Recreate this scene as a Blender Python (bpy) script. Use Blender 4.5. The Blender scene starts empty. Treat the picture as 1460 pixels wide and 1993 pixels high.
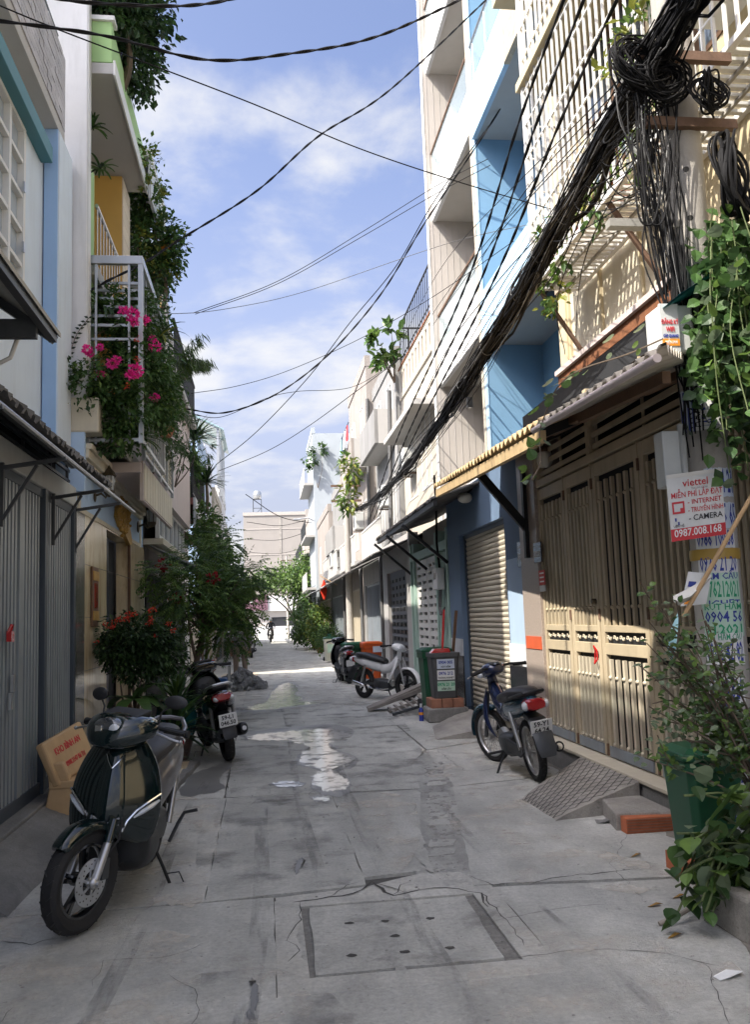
import bpy, bmesh, math, random
from mathutils import Vector, Matrix, Euler
R=math.radians
rnd=random.Random(7)
scene=bpy.context.scene
COL=scene.collection
# ---------------- camera ----------------
FPX,CXP,CYP,CAMH,VPX,VPY,ZR=1700.,730.,996.5,1.55,515.,1208.,-.036
_d=Vector((VPX-CXP,-(VPY-CYP),-FPX)); _Y=_d.normalized()
_zf=(_d[0]*ZR+_d[1])/FPX
_Z=Vector((ZR,1,_zf)).normalized(); _X=_Y.cross(_Z)
RW=Matrix((_X,_Y,_Z))            # camera vector -> world vector
CAMP=Vector((0,0,CAMH))
cd=bpy.data.cameras.new('camera'); cam=bpy.data.objects.new('camera',cd); COL.objects.link(cam)
cam.matrix_world=Matrix.Translation(CAMP)@RW.to_4x4()
cd.sensor_fit='HORIZONTAL'; cd.sensor_width=36; cd.lens=FPX/1460*36; cd.clip_start=.05; cd.clip_end=2000
scene.camera=cam
def P(px,py,x=None,y=None,z=None):
    r=RW@Vector((px-CXP,-(py-CYP),-FPX))
    t=x/r[0] if x is not None else y/r[1] if y is not None else (z-CAMH)/r[2]
    return CAMP+r*t
# ---------------- world, sun ----------------
SUN=Vector((-.60,-.325,.80)).normalized()   # direction towards the sun
w=bpy.data.worlds.new('World'); scene.world=w; w.use_nodes=True
nt=w.node_tree; nt.nodes.clear()
def N(t,ty,**k):
    n=t.nodes.new(ty)
    for a,b in k.items():
        if a.startswith('i_'): n.inputs[a[2:].replace('_',' ')].default_value=b
        else: setattr(n,a,b)
    return n
out=N(nt,'ShaderNodeOutputWorld'); bg=N(nt,'ShaderNodeBackground'); bg.inputs[1].default_value=.15
sky=N(nt,'ShaderNodeTexSky',sky_type='NISHITA'); sky.sun_disc=False
sky.sun_elevation=math.asin(SUN.z); sky.sun_rotation=math.atan2(SUN.x,SUN.y)
sky.air_density=.26; sky.dust_density=3.5; sky.ozone_density=3.5; sky.altitude=10
tc=N(nt,'ShaderNodeTexCoord'); sep=N(nt,'ShaderNodeSeparateXYZ'); nt.links.new(tc.outputs['Generated'],sep.inputs[0])
za=N(nt,'ShaderNodeMath',operation='ADD'); za.inputs[1].default_value=.22; nt.links.new(sep.outputs[2],za.inputs[0])
zm=N(nt,'ShaderNodeMath',operation='MAXIMUM'); zm.inputs[1].default_value=.05; nt.links.new(za.outputs[0],zm.inputs[0])
dx=N(nt,'ShaderNodeMath',operation='DIVIDE'); dy=N(nt,'ShaderNodeMath',operation='DIVIDE')
nt.links.new(sep.outputs[0],dx.inputs[0]); nt.links.new(zm.outputs[0],dx.inputs[1])
nt.links.new(sep.outputs[1],dy.inputs[0]); nt.links.new(zm.outputs[0],dy.inputs[1])
cmb=N(nt,'ShaderNodeCombineXYZ'); nt.links.new(dx.outputs[0],cmb.inputs[0]); nt.links.new(dy.outputs[0],cmb.inputs[1]); cmb.inputs[2].default_value=11.69
cn=N(nt,'ShaderNodeTexNoise'); cn.inputs['Scale'].default_value=2.1; cn.inputs['Detail'].default_value=9; cn.inputs['Roughness'].default_value=.56; cn.inputs['Distortion'].default_value=.15
nt.links.new(cmb.outputs[0],cn.inputs['Vector'])
cr=N(nt,'ShaderNodeMapRange'); cr.interpolation_type='SMOOTHSTEP'; cr.inputs[1].default_value=.45; cr.inputs[2].default_value=.64; cr.inputs[4].default_value=.9
nt.links.new(cn.outputs['Fac'],cr.inputs[0])
# a thin veil near the horizon
hz=N(nt,'ShaderNodeMapRange'); hz.inputs[1].default_value=.0; hz.inputs[2].default_value=.62; hz.inputs[3].default_value=1.; hz.inputs[4].default_value=.0; hz.interpolation_type='SMOOTHSTEP'
nt.links.new(sep.outputs[2],hz.inputs[0])
mh=N(nt,'ShaderNodeMix',data_type='RGBA'); mh.inputs[7].default_value=(.84,.89,1.05,1)
nt.links.new(hz.outputs[0],mh.inputs[0]); nt.links.new(sky.outputs[0],mh.inputs[6])
mx=N(nt,'ShaderNodeMix',data_type='RGBA'); mx.inputs[7].default_value=(1.36,1.36,1.37,1)
nt.links.new(cr.outputs[0],mx.inputs[0]); nt.links.new(mh.outputs[2],mx.inputs[6])
nt.links.new(mx.outputs[2],bg.inputs[0]); nt.links.new(bg.outputs[0],out.inputs[0])
sl=bpy.data.lights.new('sun','SUN'); sl.energy=2.0; sl.angle=R(.5); sl.color=(1,.93,.82)
so=bpy.data.objects.new('sun',sl); COL.objects.link(so); so.rotation_euler=SUN.to_track_quat('Z','Y').to_euler()
scene.view_settings.view_transform='Standard'; scene.view_settings.look='None'; scene.view_settings.gamma=1; scene.view_settings.exposure=2.28
scene.render.engine='CYCLES'
scene.cycles.max_bounces=9; scene.cycles.diffuse_bounces=6; scene.cycles.transparent_max_bounces=10
# ---------------- materials ----------------
MAT={}
def mat(name,col,rough=.65,var=.15,sc=4.,bump=.12,bsc=70.,metal=0.,dirt=0.,dcol=(.06,.055,.045),spec=.4,coat=0.,streak=(2.5,2.5,.35),trans=0.,emit=None,alpha=None):
    m=bpy.data.materials.new(name); m.use_nodes=True; t=m.node_tree; b=t.nodes['Principled BSDF']
    geo=N(t,'ShaderNodeNewGeometry')
    n1=N(t,'ShaderNodeTexNoise'); n1.inputs['Scale'].default_value=sc; n1.inputs['Detail'].default_value=6; n1.inputs['Roughness'].default_value=.62
    t.links.new(geo.outputs['Position'],n1.inputs['Vector'])
    mr=N(t,'ShaderNodeMapRange'); mr.inputs[1].default_value=.25; mr.inputs[2].default_value=.75; mr.inputs[3].default_value=1-var; mr.inputs[4].default_value=1+var
    t.links.new(n1.outputs['Fac'],mr.inputs[0])
    oi=N(t,'ShaderNodeObjectInfo'); orr=N(t,'ShaderNodeMapRange'); orr.inputs[3].default_value=.93; orr.inputs[4].default_value=1.06; t.links.new(oi.outputs['Random'],orr.inputs[0])
    om=N(t,'ShaderNodeMath',operation='MULTIPLY'); t.links.new(mr.outputs[0],om.inputs[0]); t.links.new(orr.outputs[0],om.inputs[1])
    h=N(t,'ShaderNodeHueSaturation'); h.inputs['Color'].default_value=(*col,1); t.links.new(om.outputs[0],h.inputs['Value'])
    last=h.outputs[0]
    if dirt:
        mp=N(t,'ShaderNodeMapping'); mp.inputs['Scale'].default_value=streak; t.links.new(geo.outputs['Position'],mp.inputs[0])
        n2=N(t,'ShaderNodeTexNoise'); n2.inputs['Scale'].default_value=2.6; n2.inputs['Detail'].default_value=8; n2.inputs['Roughness'].default_value=.65; t.links.new(mp.outputs[0],n2.inputs['Vector'])
        r2=N(t,'ShaderNodeMapRange'); r2.inputs[1].default_value=.48; r2.inputs[2].default_value=.78; r2.inputs[4].default_value=dirt; t.links.new(n2.outputs['Fac'],r2.inputs[0])
        mxx=N(t,'ShaderNodeMix',data_type='RGBA'); t.links.new(r2.outputs[0],mxx.inputs[0]); t.links.new(last,mxx.inputs[6]); mxx.inputs[7].default_value=(*dcol,1); last=mxx.outputs[2]
    t.links.new(last,b.inputs['Base Color'])
    b.inputs['Metallic'].default_value=metal; b.inputs['Specular IOR Level'].default_value=spec; b.inputs['Coat Weight'].default_value=coat; b.inputs['Coat Roughness'].default_value=.04
    rr=N(t,'ShaderNodeMapRange'); rr.inputs[3].default_value=max(0,rough-.12*rough); rr.inputs[4].default_value=min(1,rough+.15*rough); t.links.new(n1.outputs['Fac'],rr.inputs[0]); t.links.new(rr.outputs[0],b.inputs['Roughness'])
    if bump:
        n3=N(t,'ShaderNodeTexNoise'); n3.inputs['Scale'].default_value=bsc; n3.inputs['Detail'].default_value=4; t.links.new(geo.outputs['Position'],n3.inputs['Vector'])
        bp=N(t,'ShaderNodeBump'); bp.inputs['Strength'].default_value=bump; bp.inputs['Distance'].default_value=.01; t.links.new(n3.outputs['Fac'],bp.inputs['Height']); t.links.new(bp.outputs[0],b.inputs['Normal'])
    if emit: b.inputs['Emission Color'].default_value=(*emit[0],1); b.inputs['Emission Strength'].default_value=emit[1]
    if trans:
        o=t.nodes['Material Output']; tr=N(t,'ShaderNodeBsdfTranslucent'); t.links.new(last,tr.inputs[0])
        ms=N(t,'ShaderNodeMixShader'); ms.inputs[0].default_value=trans; t.links.new(b.outputs[0],ms.inputs[1]); t.links.new(tr.outputs[0],ms.inputs[2]); t.links.new(ms.outputs[0],o.inputs[0])
    if alpha is not None:
        o=t.nodes['Material Output']; tr=N(t,'ShaderNodeBsdfTransparent'); tr.inputs[0].default_value=(.93,.97,.98,1)
        ms=N(t,'ShaderNodeMixShader'); ms.inputs[0].default_value=alpha; t.links.new(tr.outputs[0],ms.inputs[1]); t.links.new(b.outputs[0],ms.inputs[2]); t.links.new(ms.outputs[0],o.inputs[0])
    MAT[name]=m; return m
# ---------------- mesh builder ----------------
class MB:
    def __init__(s): s.v=[]; s.f=[]; s.mi=[]; s.cur=0
    def add(s,vs,fs):
        o=len(s.v); s.v.extend([tuple(a) for a in vs]); s.f.extend([tuple(i+o for i in f) for f in fs]); s.mi.extend([s.cur]*len(fs)); return s
    def box(s,x0,y0,z0,x1,y1,z1):
        if x0>x1:x0,x1=x1,x0
        if y0>y1:y0,y1=y1,y0
        if z0>z1:z0,z1=z1,z0
        return s.add([(x0,y0,z0),(x1,y0,z0),(x1,y1,z0),(x0,y1,z0),(x0,y0,z1),(x1,y0,z1),(x1,y1,z1),(x0,y1,z1)],
            [(0,3,2,1),(4,5,6,7),(0,1,5,4),(1,2,6,5),(2,3,7,6),(3,0,4,7)])
    def bar(s,p,q,w,h=None,up=(0,0,1)):
        p=Vector(p);q=Vector(q);h=h or w;d=(q-p).normalized();u=Vector(up)
        if abs(d.dot(u))>.98:u=Vector((1,0,0))
        r=d.cross(u).normalized();u=r.cross(d)
        c=[p+r*a*w/2+u*b*h/2 for a,b in((-1,-1),(1,-1),(1,1),(-1,1))]; e=[k+(q-p) for k in c]
        return s.add(c+e,[(0,1,2,3)[::-1],(4,5,6,7),(0,1,5,4),(1,2,6,5),(2,3,7,6),(3,0,4,7)])
    def ring(s,c,d,r,n,u=None,ry=None):
        d=Vector(d).normalized()
        if u is None: u=Vector((0,0,1)) if abs(d.z)<.95 else Vector((1,0,0))
        a=d.cross(u).normalized();b=a.cross(d); ry=ry or r
        return [Vector(c)+a*math.cos(2*math.pi*i/n)*r+b*math.sin(2*math.pi*i/n)*ry for i in range(n)]
    def loft(s,rings,cap=True,close=True):
        n=len(rings[0]);vs=[p for r in rings for p in r];fs=[]
        for k in range(len(rings)-1):
            for i in range(n if close else n-1):
                j=(i+1)%n; fs.append((k*n+i,k*n+j,(k+1)*n+j,(k+1)*n+i))
        if cap: fs.append(tuple(range(n))[::-1]); fs.append(tuple(range((len(rings)-1)*n,len(rings)*n)))
        return s.add(vs,fs)
    def cyl(s,p,q,r,r2=None,n=10,cap=True):
        d=Vector(q)-Vector(p); return s.loft([s.ring(p,d,r,n),s.ring(q,d,r if r2 is None else r2,n)],cap)
    def tube(s,pts,r,n=6,cap=True):
        pts=[Vector(p) for p in pts];rg=[];u=None
        for i,p in enumerate(pts):
            d=(pts[min(i+1,len(pts)-1)]-pts[max(i-1,0)])
            if d.length<1e-6:d=Vector((0,0,1))
            d.normalize()
            if u is None: u=Vector((0,0,1)) if abs(d.z)<.9 else Vector((1,0,0))
            u=(u-d*u.dot(d))
            if u.length<1e-4:u=Vector((0,1,0))
            u.normalize(); rr=r[i] if isinstance(r,(list,tuple)) else r
            rg.append(s.ring(p,d,max(rr,1e-4),n,u))
        return s.loft(rg,cap)
    def lathe(s,prof,c=(0,0,0),n=20,axis='z',cap=False):
        rg=[]
        for r,h in prof:
            ring=[]
            for i in range(n):
                a=2*math.pi*i/n;ca,sa=math.cos(a)*r,math.sin(a)*r
                ring.append((c[0]+ca,c[1]+sa,c[2]+h) if axis=='z' else (c[0]+ca,c[1]+h,c[2]+sa) if axis=='y' else (c[0]+h,c[1]+ca,c[2]+sa))
            rg.append(ring)
        return s.loft(rg,cap)
    def prism(s,poly,axis,a,b):
        def m(p,t): return (t,p[0],p[1]) if axis=='x' else (p[0],t,p[1]) if axis=='y' else (p[0],p[1],t)
        n=len(poly); return s.add([m(p,a) for p in poly]+[m(p,b) for p in poly],[tuple(range(n))[::-1],tuple(range(n,2*n))]+[(i,(i+1)%n,n+(i+1)%n,n+i) for i in range(n)])
    def quad(s,a,b,c,d): return s.add([a,b,c,d],[(0,1,2,3)])
    def ell(s,c,r,n=12,m=8,rot=None):
        rg=[]
        for k in range(m+1):
            t=math.pi*k/m; rg.append([(math.cos(2*math.pi*i/n)*math.sin(t)+(1e-4 if k in(0,m) else 0),math.sin(2*math.pi*i/n)*math.sin(t),-math.cos(t)) for i in range(n)])
        o=[]
        for q in rg:
            l=[]
            for p in q:
                v=Vector((p[0]*r[0],p[1]*r[1],p[2]*r[2]))
                if rot: v=rot@v
                l.append(v+Vector(c))
            o.append(l)
        return s.loft(o,False)
    def xf(s,M): s.v=[tuple(M@Vector(p)) for p in s.v]; return s
    def mesh(s,name,mats,smooth=False):
        me=bpy.data.meshes.new(name); me.from_pydata(s.v,[],s.f)
        if not isinstance(mats,(list,tuple)): mats=[mats]
        for m in mats: me.materials.append(MAT[m] if isinstance(m,str) else m)
        if len(mats)>1: me.polygons.foreach_set('material_index',s.mi)
        bm=bmesh.new(); bm.from_mesh(me); bmesh.ops.recalc_face_normals(bm,faces=bm.faces); bm.to_mesh(me); bm.free()
        if smooth:
            me.polygons.foreach_set('use_smooth',[True]*len(me.polygons))
            if smooth!=2: me.set_sharp_from_angle(angle=R(38))
        me.update(); return me
    def build(s,name,mats,parent=None,smooth=False,bev=0,loc=None,kind=None):
        return place(s.mesh(name,mats,smooth),name,parent,loc,bev=bev,kind=kind)
    def leafmesh(s,name,mats):
        me=bpy.data.meshes.new(name); me.from_pydata(s.v,[],s.f)
        for m in mats: me.materials.append(MAT[m])
        if len(mats)>1: me.polygons.foreach_set('material_index',s.mi)
        me.update(); return me
WORLD={}
def place(me,name,parent=None,loc=None,rot=None,scale=None,bev=0,kind=None):
    o=bpy.data.objects.new(name,me); COL.objects.link(o)
    l=Vector(loc) if loc is not None else Vector((0,0,0))
    if parent is not None:
        o.parent=parent
        if parent.name in WORLD: l=l-WORLD[parent.name]
    o.location=l
    if rot is not None: o.rotation_euler=rot
    if scale is not None: o.scale=scale
    if bev:
        b=o.modifiers.new('bevel','BEVEL'); b.width=bev; b.segments=2; b.limit_method='ANGLE'; b.angle_limit=R(40); b.harden_normals=False
    if kind: o['kind']=kind
    return o
def tag(o,label=None,cat=None,group=None,kind=None):
    if label:o['label']=label
    if cat:o['category']=cat
    if group:o['group']=group
    if kind:o['kind']=kind
    return o
def thing(name,label,cat,loc=(0,0,0),rz=None,group=None):
    """an Empty at the base; rz None -> parts are given in world coordinates, else in local ones"""
    o=bpy.data.objects.new(name,None); COL.objects.link(o); o.location=loc; o.empty_display_size=.1
    if rz is None: WORLD[o.name]=Vector(loc)
    else: o.rotation_euler=(0,0,rz)
    return tag(o,label,cat,group)
def box(name,m,parent,*a,bev=0): return MB().box(*a).build(name,m,parent,bev=bev)
def text(body,size,m,parent,M,name='lettering',ext=.0008,align='CENTER',sx=1.,bold=0.):
    c=bpy.data.curves.new(name,'FONT'); c.body=body; c.size=size; c.extrude=ext; c.align_x=align; c.align_y='CENTER'; c.resolution_u=2; c.offset=bold
    o=bpy.data.objects.new(name,c); COL.objects.link(o)
    dg=bpy.context.evaluated_depsgraph_get(); me=bpy.data.meshes.new_from_object(o.evaluated_get(dg))
    bpy.data.objects.remove(o); bpy.data.curves.remove(c)
    me.transform(M@Matrix.Diagonal((sx,1,1,1))); me.materials.clear(); me.materials.append(MAT[m]); me.name=name
    return place(me,name,parent)
def frame(o,xa,ya):
    """matrix with local x along xa, local y along ya, at o"""
    xa=Vector(xa).normalized(); za=xa.cross(Vector(ya)).normalized(); ya=za.cross(xa)
    return Matrix(((xa[0],ya[0],za[0],o[0]),(xa[1],ya[1],za[1],o[1]),(xa[2],ya[2],za[2],o[2]),(0,0,0,1)))
def struct(o,label=None,kind='structure'): 
    o['kind']=kind
    if label:o['label']=label
    return o
# ---------------- palette ----------------
def concrete_mat(name,col,scale=1.):
    m=bpy.data.materials.new(name); m.use_nodes=True; t=m.node_tree; b=t.nodes['Principled BSDF']; L=t.links.new
    g=N(t,'ShaderNodeNewGeometry')
    def noise(sc,det=6,ro=.6,vec=None,dist=0):
        n=N(t,'ShaderNodeTexNoise'); n.inputs['Scale'].default_value=sc*scale; n.inputs['Detail'].default_value=det; n.inputs['Roughness'].default_value=ro; n.inputs['Distortion'].default_value=dist; L(vec or g.outputs['Position'],n.inputs['Vector']); return n.outputs['Fac']
    def rng(f,a,b_,c,d):
        r=N(t,'ShaderNodeMapRange'); r.inputs[1].default_value=a;r.inputs[2].default_value=b_;r.inputs[3].default_value=c;r.inputs[4].default_value=d; L(f,r.inputs[0]); return r.outputs[0]
    def mul(a,b_):
        n=N(t,'ShaderNodeMath',operation='MULTIPLY'); L(a,n.inputs[0]); L(b_,n.inputs[1]); return n.outputs[0]
    big=noise(.55,5,.6,dist=.4); mid=noise(3.2,8,.68); fine=noise(38,5,.7)
    mp=N(t,'ShaderNodeMapping'); mp.inputs['Scale'].default_value=(1.6,.22,1); L(g.outputs['Position'],mp.inputs[0])
    trk=noise(2.2,7,.6,mp.outputs[0])
    val=mul(mul(rng(big,.3,.7,.74,1.2),rng(mid,.28,.72,.82,1.14)),mul(rng(fine,.25,.75,.74,1.2),rng(trk,.3,.7,.80,1.12)))
    h=N(t,'ShaderNodeHueSaturation'); h.inputs['Color'].default_value=(*col,1); L(val,h.inputs['Value'])
    # pale dust patches and dark stains
    d1=rng(noise(1.1,9,.7,dist=.6),.56,.70,0,.38); x1=N(t,'ShaderNodeMix',data_type='RGBA'); L(d1,x1.inputs[0]); L(h.outputs[0],x1.inputs[6]); x1.inputs[7].default_value=(col[0]*1.42,col[1]*1.38,col[2]*1.28,1)
    d2=rng(noise(1.3,8,.66,dist=1.4),.55,.74,0,.6); x2=N(t,'ShaderNodeMix',data_type='RGBA'); L(d2,x2.inputs[0]); L(x1.outputs[2],x2.inputs[6]); x2.inputs[7].default_value=(col[0]*.5,col[1]*.5,col[2]*.52,1)
    sp=rng(noise(22,4,.6),.63,.70,0,.55); x3=N(t,'ShaderNodeMix',data_type='RGBA'); L(sp,x3.inputs[0]); L(x2.outputs[2],x3.inputs[6]); x3.inputs[7].default_value=(col[0]*.45,col[1]*.45,col[2]*.45,1)
    L(x3.outputs[2],b.inputs['Base Color']); L(rng(mid,.3,.7,.62,.9),b.inputs['Roughness']); b.inputs['Specular IOR Level'].default_value=.4
    ad=N(t,'ShaderNodeMath',operation='ADD'); L(rng(noise(90,4,.7),.3,.7,0,.5),ad.inputs[0]); L(rng(noise(9,7,.7),.3,.7,0,1.1),ad.inputs[1])
    bp=N(t,'ShaderNodeBump'); bp.inputs['Strength'].default_value=.6; bp.inputs['Distance'].default_value=.012; L(ad.outputs[0],bp.inputs['Height']); L(bp.outputs[0],b.inputs['Normal'])
    MAT[name]=m; return m
concrete_mat('road',(.485,.485,.452))
concrete_mat('road2',(.465,.465,.432)); concrete_mat('road3',(.51,.505,.468))
concrete_mat('cement',(.24,.235,.225),2.); concrete_mat('cement_pale',(.36,.34,.31),2.)
mat('joint',(.10,.098,.092),.95,.3); mat('crack',(.06,.058,.054),.95,.3)
mat('sand',(.19,.185,.17),.95,.35,30,.6,120)
mat('gravel',(.27,.265,.25),.9,.3,20,.4)
mat('wet',(.17,.168,.16),.4,.25,3,.05)
def film_mat(name,col,rough,sc,lo,hi,amax,spec=.4,stretch=(1,1,1)):
    m=bpy.data.materials.new(name); m.use_nodes=True; t=m.node_tree; b=t.nodes['Principled BSDF']; o=t.nodes['Material Output']
    g=N(t,'ShaderNodeNewGeometry'); mp=N(t,'ShaderNodeMapping'); mp.inputs['Scale'].default_value=stretch; t.links.new(g.outputs['Position'],mp.inputs[0])
    n=N(t,'ShaderNodeTexNoise'); n.inputs['Scale'].default_value=sc; n.inputs['Detail'].default_value=8; n.inputs['Roughness'].default_value=.62; t.links.new(mp.outputs[0],n.inputs['Vector'])
    r=N(t,'ShaderNodeMapRange'); r.interpolation_type='SMOOTHSTEP'; r.inputs[1].default_value=lo; r.inputs[2].default_value=hi; r.inputs[4].default_value=amax; t.links.new(n.outputs['Fac'],r.inputs[0])
    b.inputs['Base Color'].default_value=(*col,1); b.inputs['Roughness'].default_value=rough; b.inputs['Specular IOR Level'].default_value=spec
    tr=N(t,'ShaderNodeBsdfTransparent'); ms=N(t,'ShaderNodeMixShader'); t.links.new(r.outputs[0],ms.inputs[0]); t.links.new(tr.outputs[0],ms.inputs[1]); t.links.new(b.outputs[0],ms.inputs[2]); t.links.new(ms.outputs[0],o.inputs[0]); MAT[name]=m
film_mat('water',(.60,.60,.59),.10,4.5,.36,.52,.95,.7)
film_mat('dust_film',(.62,.58,.51),.95,2.6,.46,.70,.55); film_mat('oil_film',(.22,.215,.205),.6,2.2,.47,.70,.5); film_mat('tyre_film',(.2,.2,.2),.8,3.,.44,.72,.45,.4,(3,.35,1))
mat('white_wall',(.60,.62,.65),.75,.08,2,.06,90,dirt=.3,dcol=(.35,.36,.36))
mat('blue_white_wall',(.60,.68,.76),.75,.06,2,.06,90,dirt=.25,dcol=(.35,.38,.4))
mat('sky_blue',(.30,.46,.70),.7,.06,2,.05,90,dirt=.1,dcol=(.2,.28,.38))
mat('pale_blue_wall',(.42,.56,.74),.75,.06,2,.06,80,dirt=.12,dcol=(.3,.34,.38))
mat('grey_wall',(.66,.66,.66),.8,.07,2,.08,70,dirt=.4,dcol=(.34,.34,.32))
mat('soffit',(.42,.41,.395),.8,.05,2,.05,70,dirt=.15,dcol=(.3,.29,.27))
mat('teal',(.065,.20,.24),.5,.1,3,.05)
mat('ledger_stone',(.42,.41,.43),.7,.22,3,.25,40)
mat('green_wall',(.33,.50,.22),.75,.07,2,.06,80,dirt=.12,dcol=(.2,.26,.14))
mat('dark_green_wall',(.20,.33,.12),.75,.08,2,.06,80)
mat('ochre',(.62,.38,.10),.7,.08,2,.06,80)
mat('cream_tile',(.62,.52,.40),.55,.1,3,.06)
mat('dark_room',(.02,.022,.026),.8,.2)  # near-black stands in for the shade inside rooms and behind gates
mat('slate_wall',(.12,.13,.15),.7,.1)
mat('gate_grey',(.27,.30,.32),.42,.12,3,.04,60,metal=.15,dirt=.25,dcol=(.09,.09,.085),spec=.5)
mat('gate_grey_dark',(.045,.06,.078),.45,.12,3,.04,60,spec=.5)
mat('lintel',(.48,.49,.46),.6,.1,3,.06,dirt=.3,dcol=(.2,.19,.17))
mat('black_metal',(.02,.021,.023),.45,.2,8,.03,metal=.3)
mat('dark_steel',(.07,.075,.08),.45,.2,8,.05,metal=.5)
mat('steel',(.55,.56,.57),.3,.15,10,.03,metal=.9)
mat('chrome',(.78,.79,.80),.12,.05,10,0,metal=1.)
mat('corrugated',(.11,.105,.10),.8,.3,5,.3,40,dirt=.5,dcol=(.04,.04,.038),streak=(1,8,1))
mat('corrugated_pale',(.40,.36,.30),.85,.25,5,.3,40,dirt=.5,dcol=(.14,.12,.09),streak=(1,8,1))
mat('marble',(.60,.50,.33),.16,.22,1.2,.0,dirt=.75,dcol=(.26,.15,.05),streak=(3.,3.,.9),spec=.6)
mat('marble_grey',(.11,.105,.10),.14,.4,3,.0,dirt=.7,dcol=(.30,.29,.27),streak=(4.,4.,2.),spec=.6)
mat('plaster_cream',(.58,.53,.42),.8,.08,3,.1,60,dirt=.25,dcol=(.3,.26,.2))
mat('gold',(.42,.25,.06),.55,.3,25,.4,60,metal=.25)
mat('bronze',(.10,.08,.055),.5,.3,12,.1,metal=.5)
mat('navy',(.015,.022,.045),.35,.2)
mat('wood_brown',(.12,.065,.035),.6,.3,8,.15)
mat('sheet_edge',(.30,.29,.26),.7,.2,4,.1,dirt=.4,dcol=(.1,.09,.07))
mat('white_paint',(.62,.62,.60),.5,.05,4,.03,dirt=.12,dcol=(.4,.38,.33))
mat('white_plastic',(.55,.57,.56),.4,.08,5,.02,dirt=.2,dcol=(.35,.33,.28))
mat('pink_white',(.52,.45,.43),.75,.08,2,.06,dirt=.2,dcol=(.35,.3,.27))
mat('window_glass',(.10,.13,.16),.06,.2,2,.0,spec=.9)
mat('window_glass_pale',(.34,.40,.46),.12,.12,1.5,.0,spec=.8)
mat('clear_glass',(.62,.72,.76),.05,.05,2,0,spec=.9,alpha=.28)
mat('gate_beige',(.47,.395,.275),.5,.13,3,.06,50,dirt=.35,dcol=(.17,.12,.07),spec=.45)
mat('gate_cream',(.54,.48,.37),.5,.10,3,.06,50,dirt=.25,dcol=(.22,.17,.11),spec=.45)
mat('gate_bluegrey',(.24,.27,.30),.6,.15,3,.08,dirt=.4,dcol=(.15,.09,.05))
mat('granite',(.36,.30,.26),.35,.30,55,.05,90,spec=.5)
mat('red_tile',(.52,.10,.04),.4,.12,5,.03)
mat('blue_house',(.135,.20,.30),.75,.08,2,.08,60,dirt=.18,dcol=(.09,.12,.16))
mat('blue_house_lit',(.36,.47,.62),.75,.06,2,.08,60,dirt=.15,dcol=(.2,.25,.32))  # paler copy of blue_house for the sunlit pier
mat('blue_wall',(.19,.345,.50),.75,.07,1.6,.05,80,dirt=.3,dcol=(.14,.28,.42))
mat('blue_trim',(.40,.57,.73),.7,.05,2,.05,80,dirt=.1,dcol=(.3,.42,.5))
mat('black_stone',(.018,.018,.02),.18,.3,6,.0,spec=.6)
mat('shutter',(.50,.45,.36),.5,.07,3,.03,60,dirt=.15,dcol=(.25,.21,.15),spec=.45)
mat('cream_wall',(.47,.43,.36),.78,.06,2,.07,70,dirt=.2,dcol=(.38,.33,.26))
mat('warm_wall',(.45,.42,.39),.78,.06,2,.07,70,dirt=.2,dcol=(.38,.32,.27))
mat('yellow_wall',(.55,.47,.31),.78,.08,2,.1,50,dirt=.3,dcol=(.3,.23,.13))
mat('stone_strip',(.46,.39,.29),.75,.28,9,.4,45)
mat('rust',(.20,.08,.035),.85,.35,15,.3)
mat('rusty_steel',(.16,.10,.07),.7,.35,12,.2,metal=.3)
mat('tile_lit',(.42,.31,.17),.8,.25,9,.3,40,dirt=.5,dcol=(.18,.12,.06),streak=(1,8,1))
mat('pole',(.36,.34,.31),.85,.12,5,.25,50,dirt=.35,dcol=(.14,.13,.11))
mat('cable',(.008,.008,.009),.7,.3,20,.0,spec=.18)
mat('cable_grey',(.10,.10,.10),.5,.2,20,.0)
mat('rubber',(.018,.018,.019),.75,.25,30,.15,120)
mat('black_plastic',(.018,.019,.021),.45,.2,12,.05,200,spec=.4)
mat('gloss_black',(.006,.007,.009),.12,.2,5,0,spec=.6,coat=.8)
mat('gloss_green',(.003,.010,.011),.10,.2,5,0,spec=.5,coat=.55)
mat('gunmetal',(.15,.15,.16),.3,.08,5,0,metal=.35,coat=.5)
mat('gloss_white',(.72,.73,.74),.2,.05,5,0,coat=.7)
mat('gloss_blue',(.01,.055,.09),.2,.1,5,0,coat=.7)
mat('gloss_navy',(.012,.02,.06),.2,.1,5,0,coat=.7)
mat('gloss_brown',(.10,.055,.03),.2,.1,5,0,coat=.7)
mat('gloss_red',(.45,.02,.02),.2,.1,5,0,coat=.6)
mat('alloy',(.42,.42,.42),.35,.1,10,0,metal=.85)
mat('tan_seat',(.12,.085,.06),.5,.1)
mat('seat',(.022,.022,.024),.5,.2,20,.1,150)
mat('lamp_red',(.30,.012,.016),.1,.1,5,0,spec=.7,coat=.6)
mat('lamp_orange',(.45,.12,.02),.1,.1,5,0,coat=.6)
mat('lens',(.50,.53,.56),.06,.15,8,0,spec=.9,coat=.6)
mat('lens_dark',(.045,.05,.055),.05,.2,8,0,spec=.9,coat=1)
mat('mirror',(.75,.78,.80),.04,.02,5,0,metal=1.)
mat('plate',(.80,.80,.78),.45,.05,10,.02)
mat('ink_black',(.015,.015,.018),.6,.1); mat('ink_red',(.55,.04,.05),.6,.1); mat('ink_blue',(.03,.05,.28),.6,.15); mat('ink_green',(.02,.28,.13),.6,.15); mat('ink_white',(.8,.8,.8),.6,.05); mat('ink_grey',(.25,.26,.28),.6,.1)
mat('ink_orange',(.75,.28,.03),.6,.1)
mat('paper_white',(.66,.67,.66),.75,.1,8,.1,60,dirt=.3,dcol=(.35,.33,.3))
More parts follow.
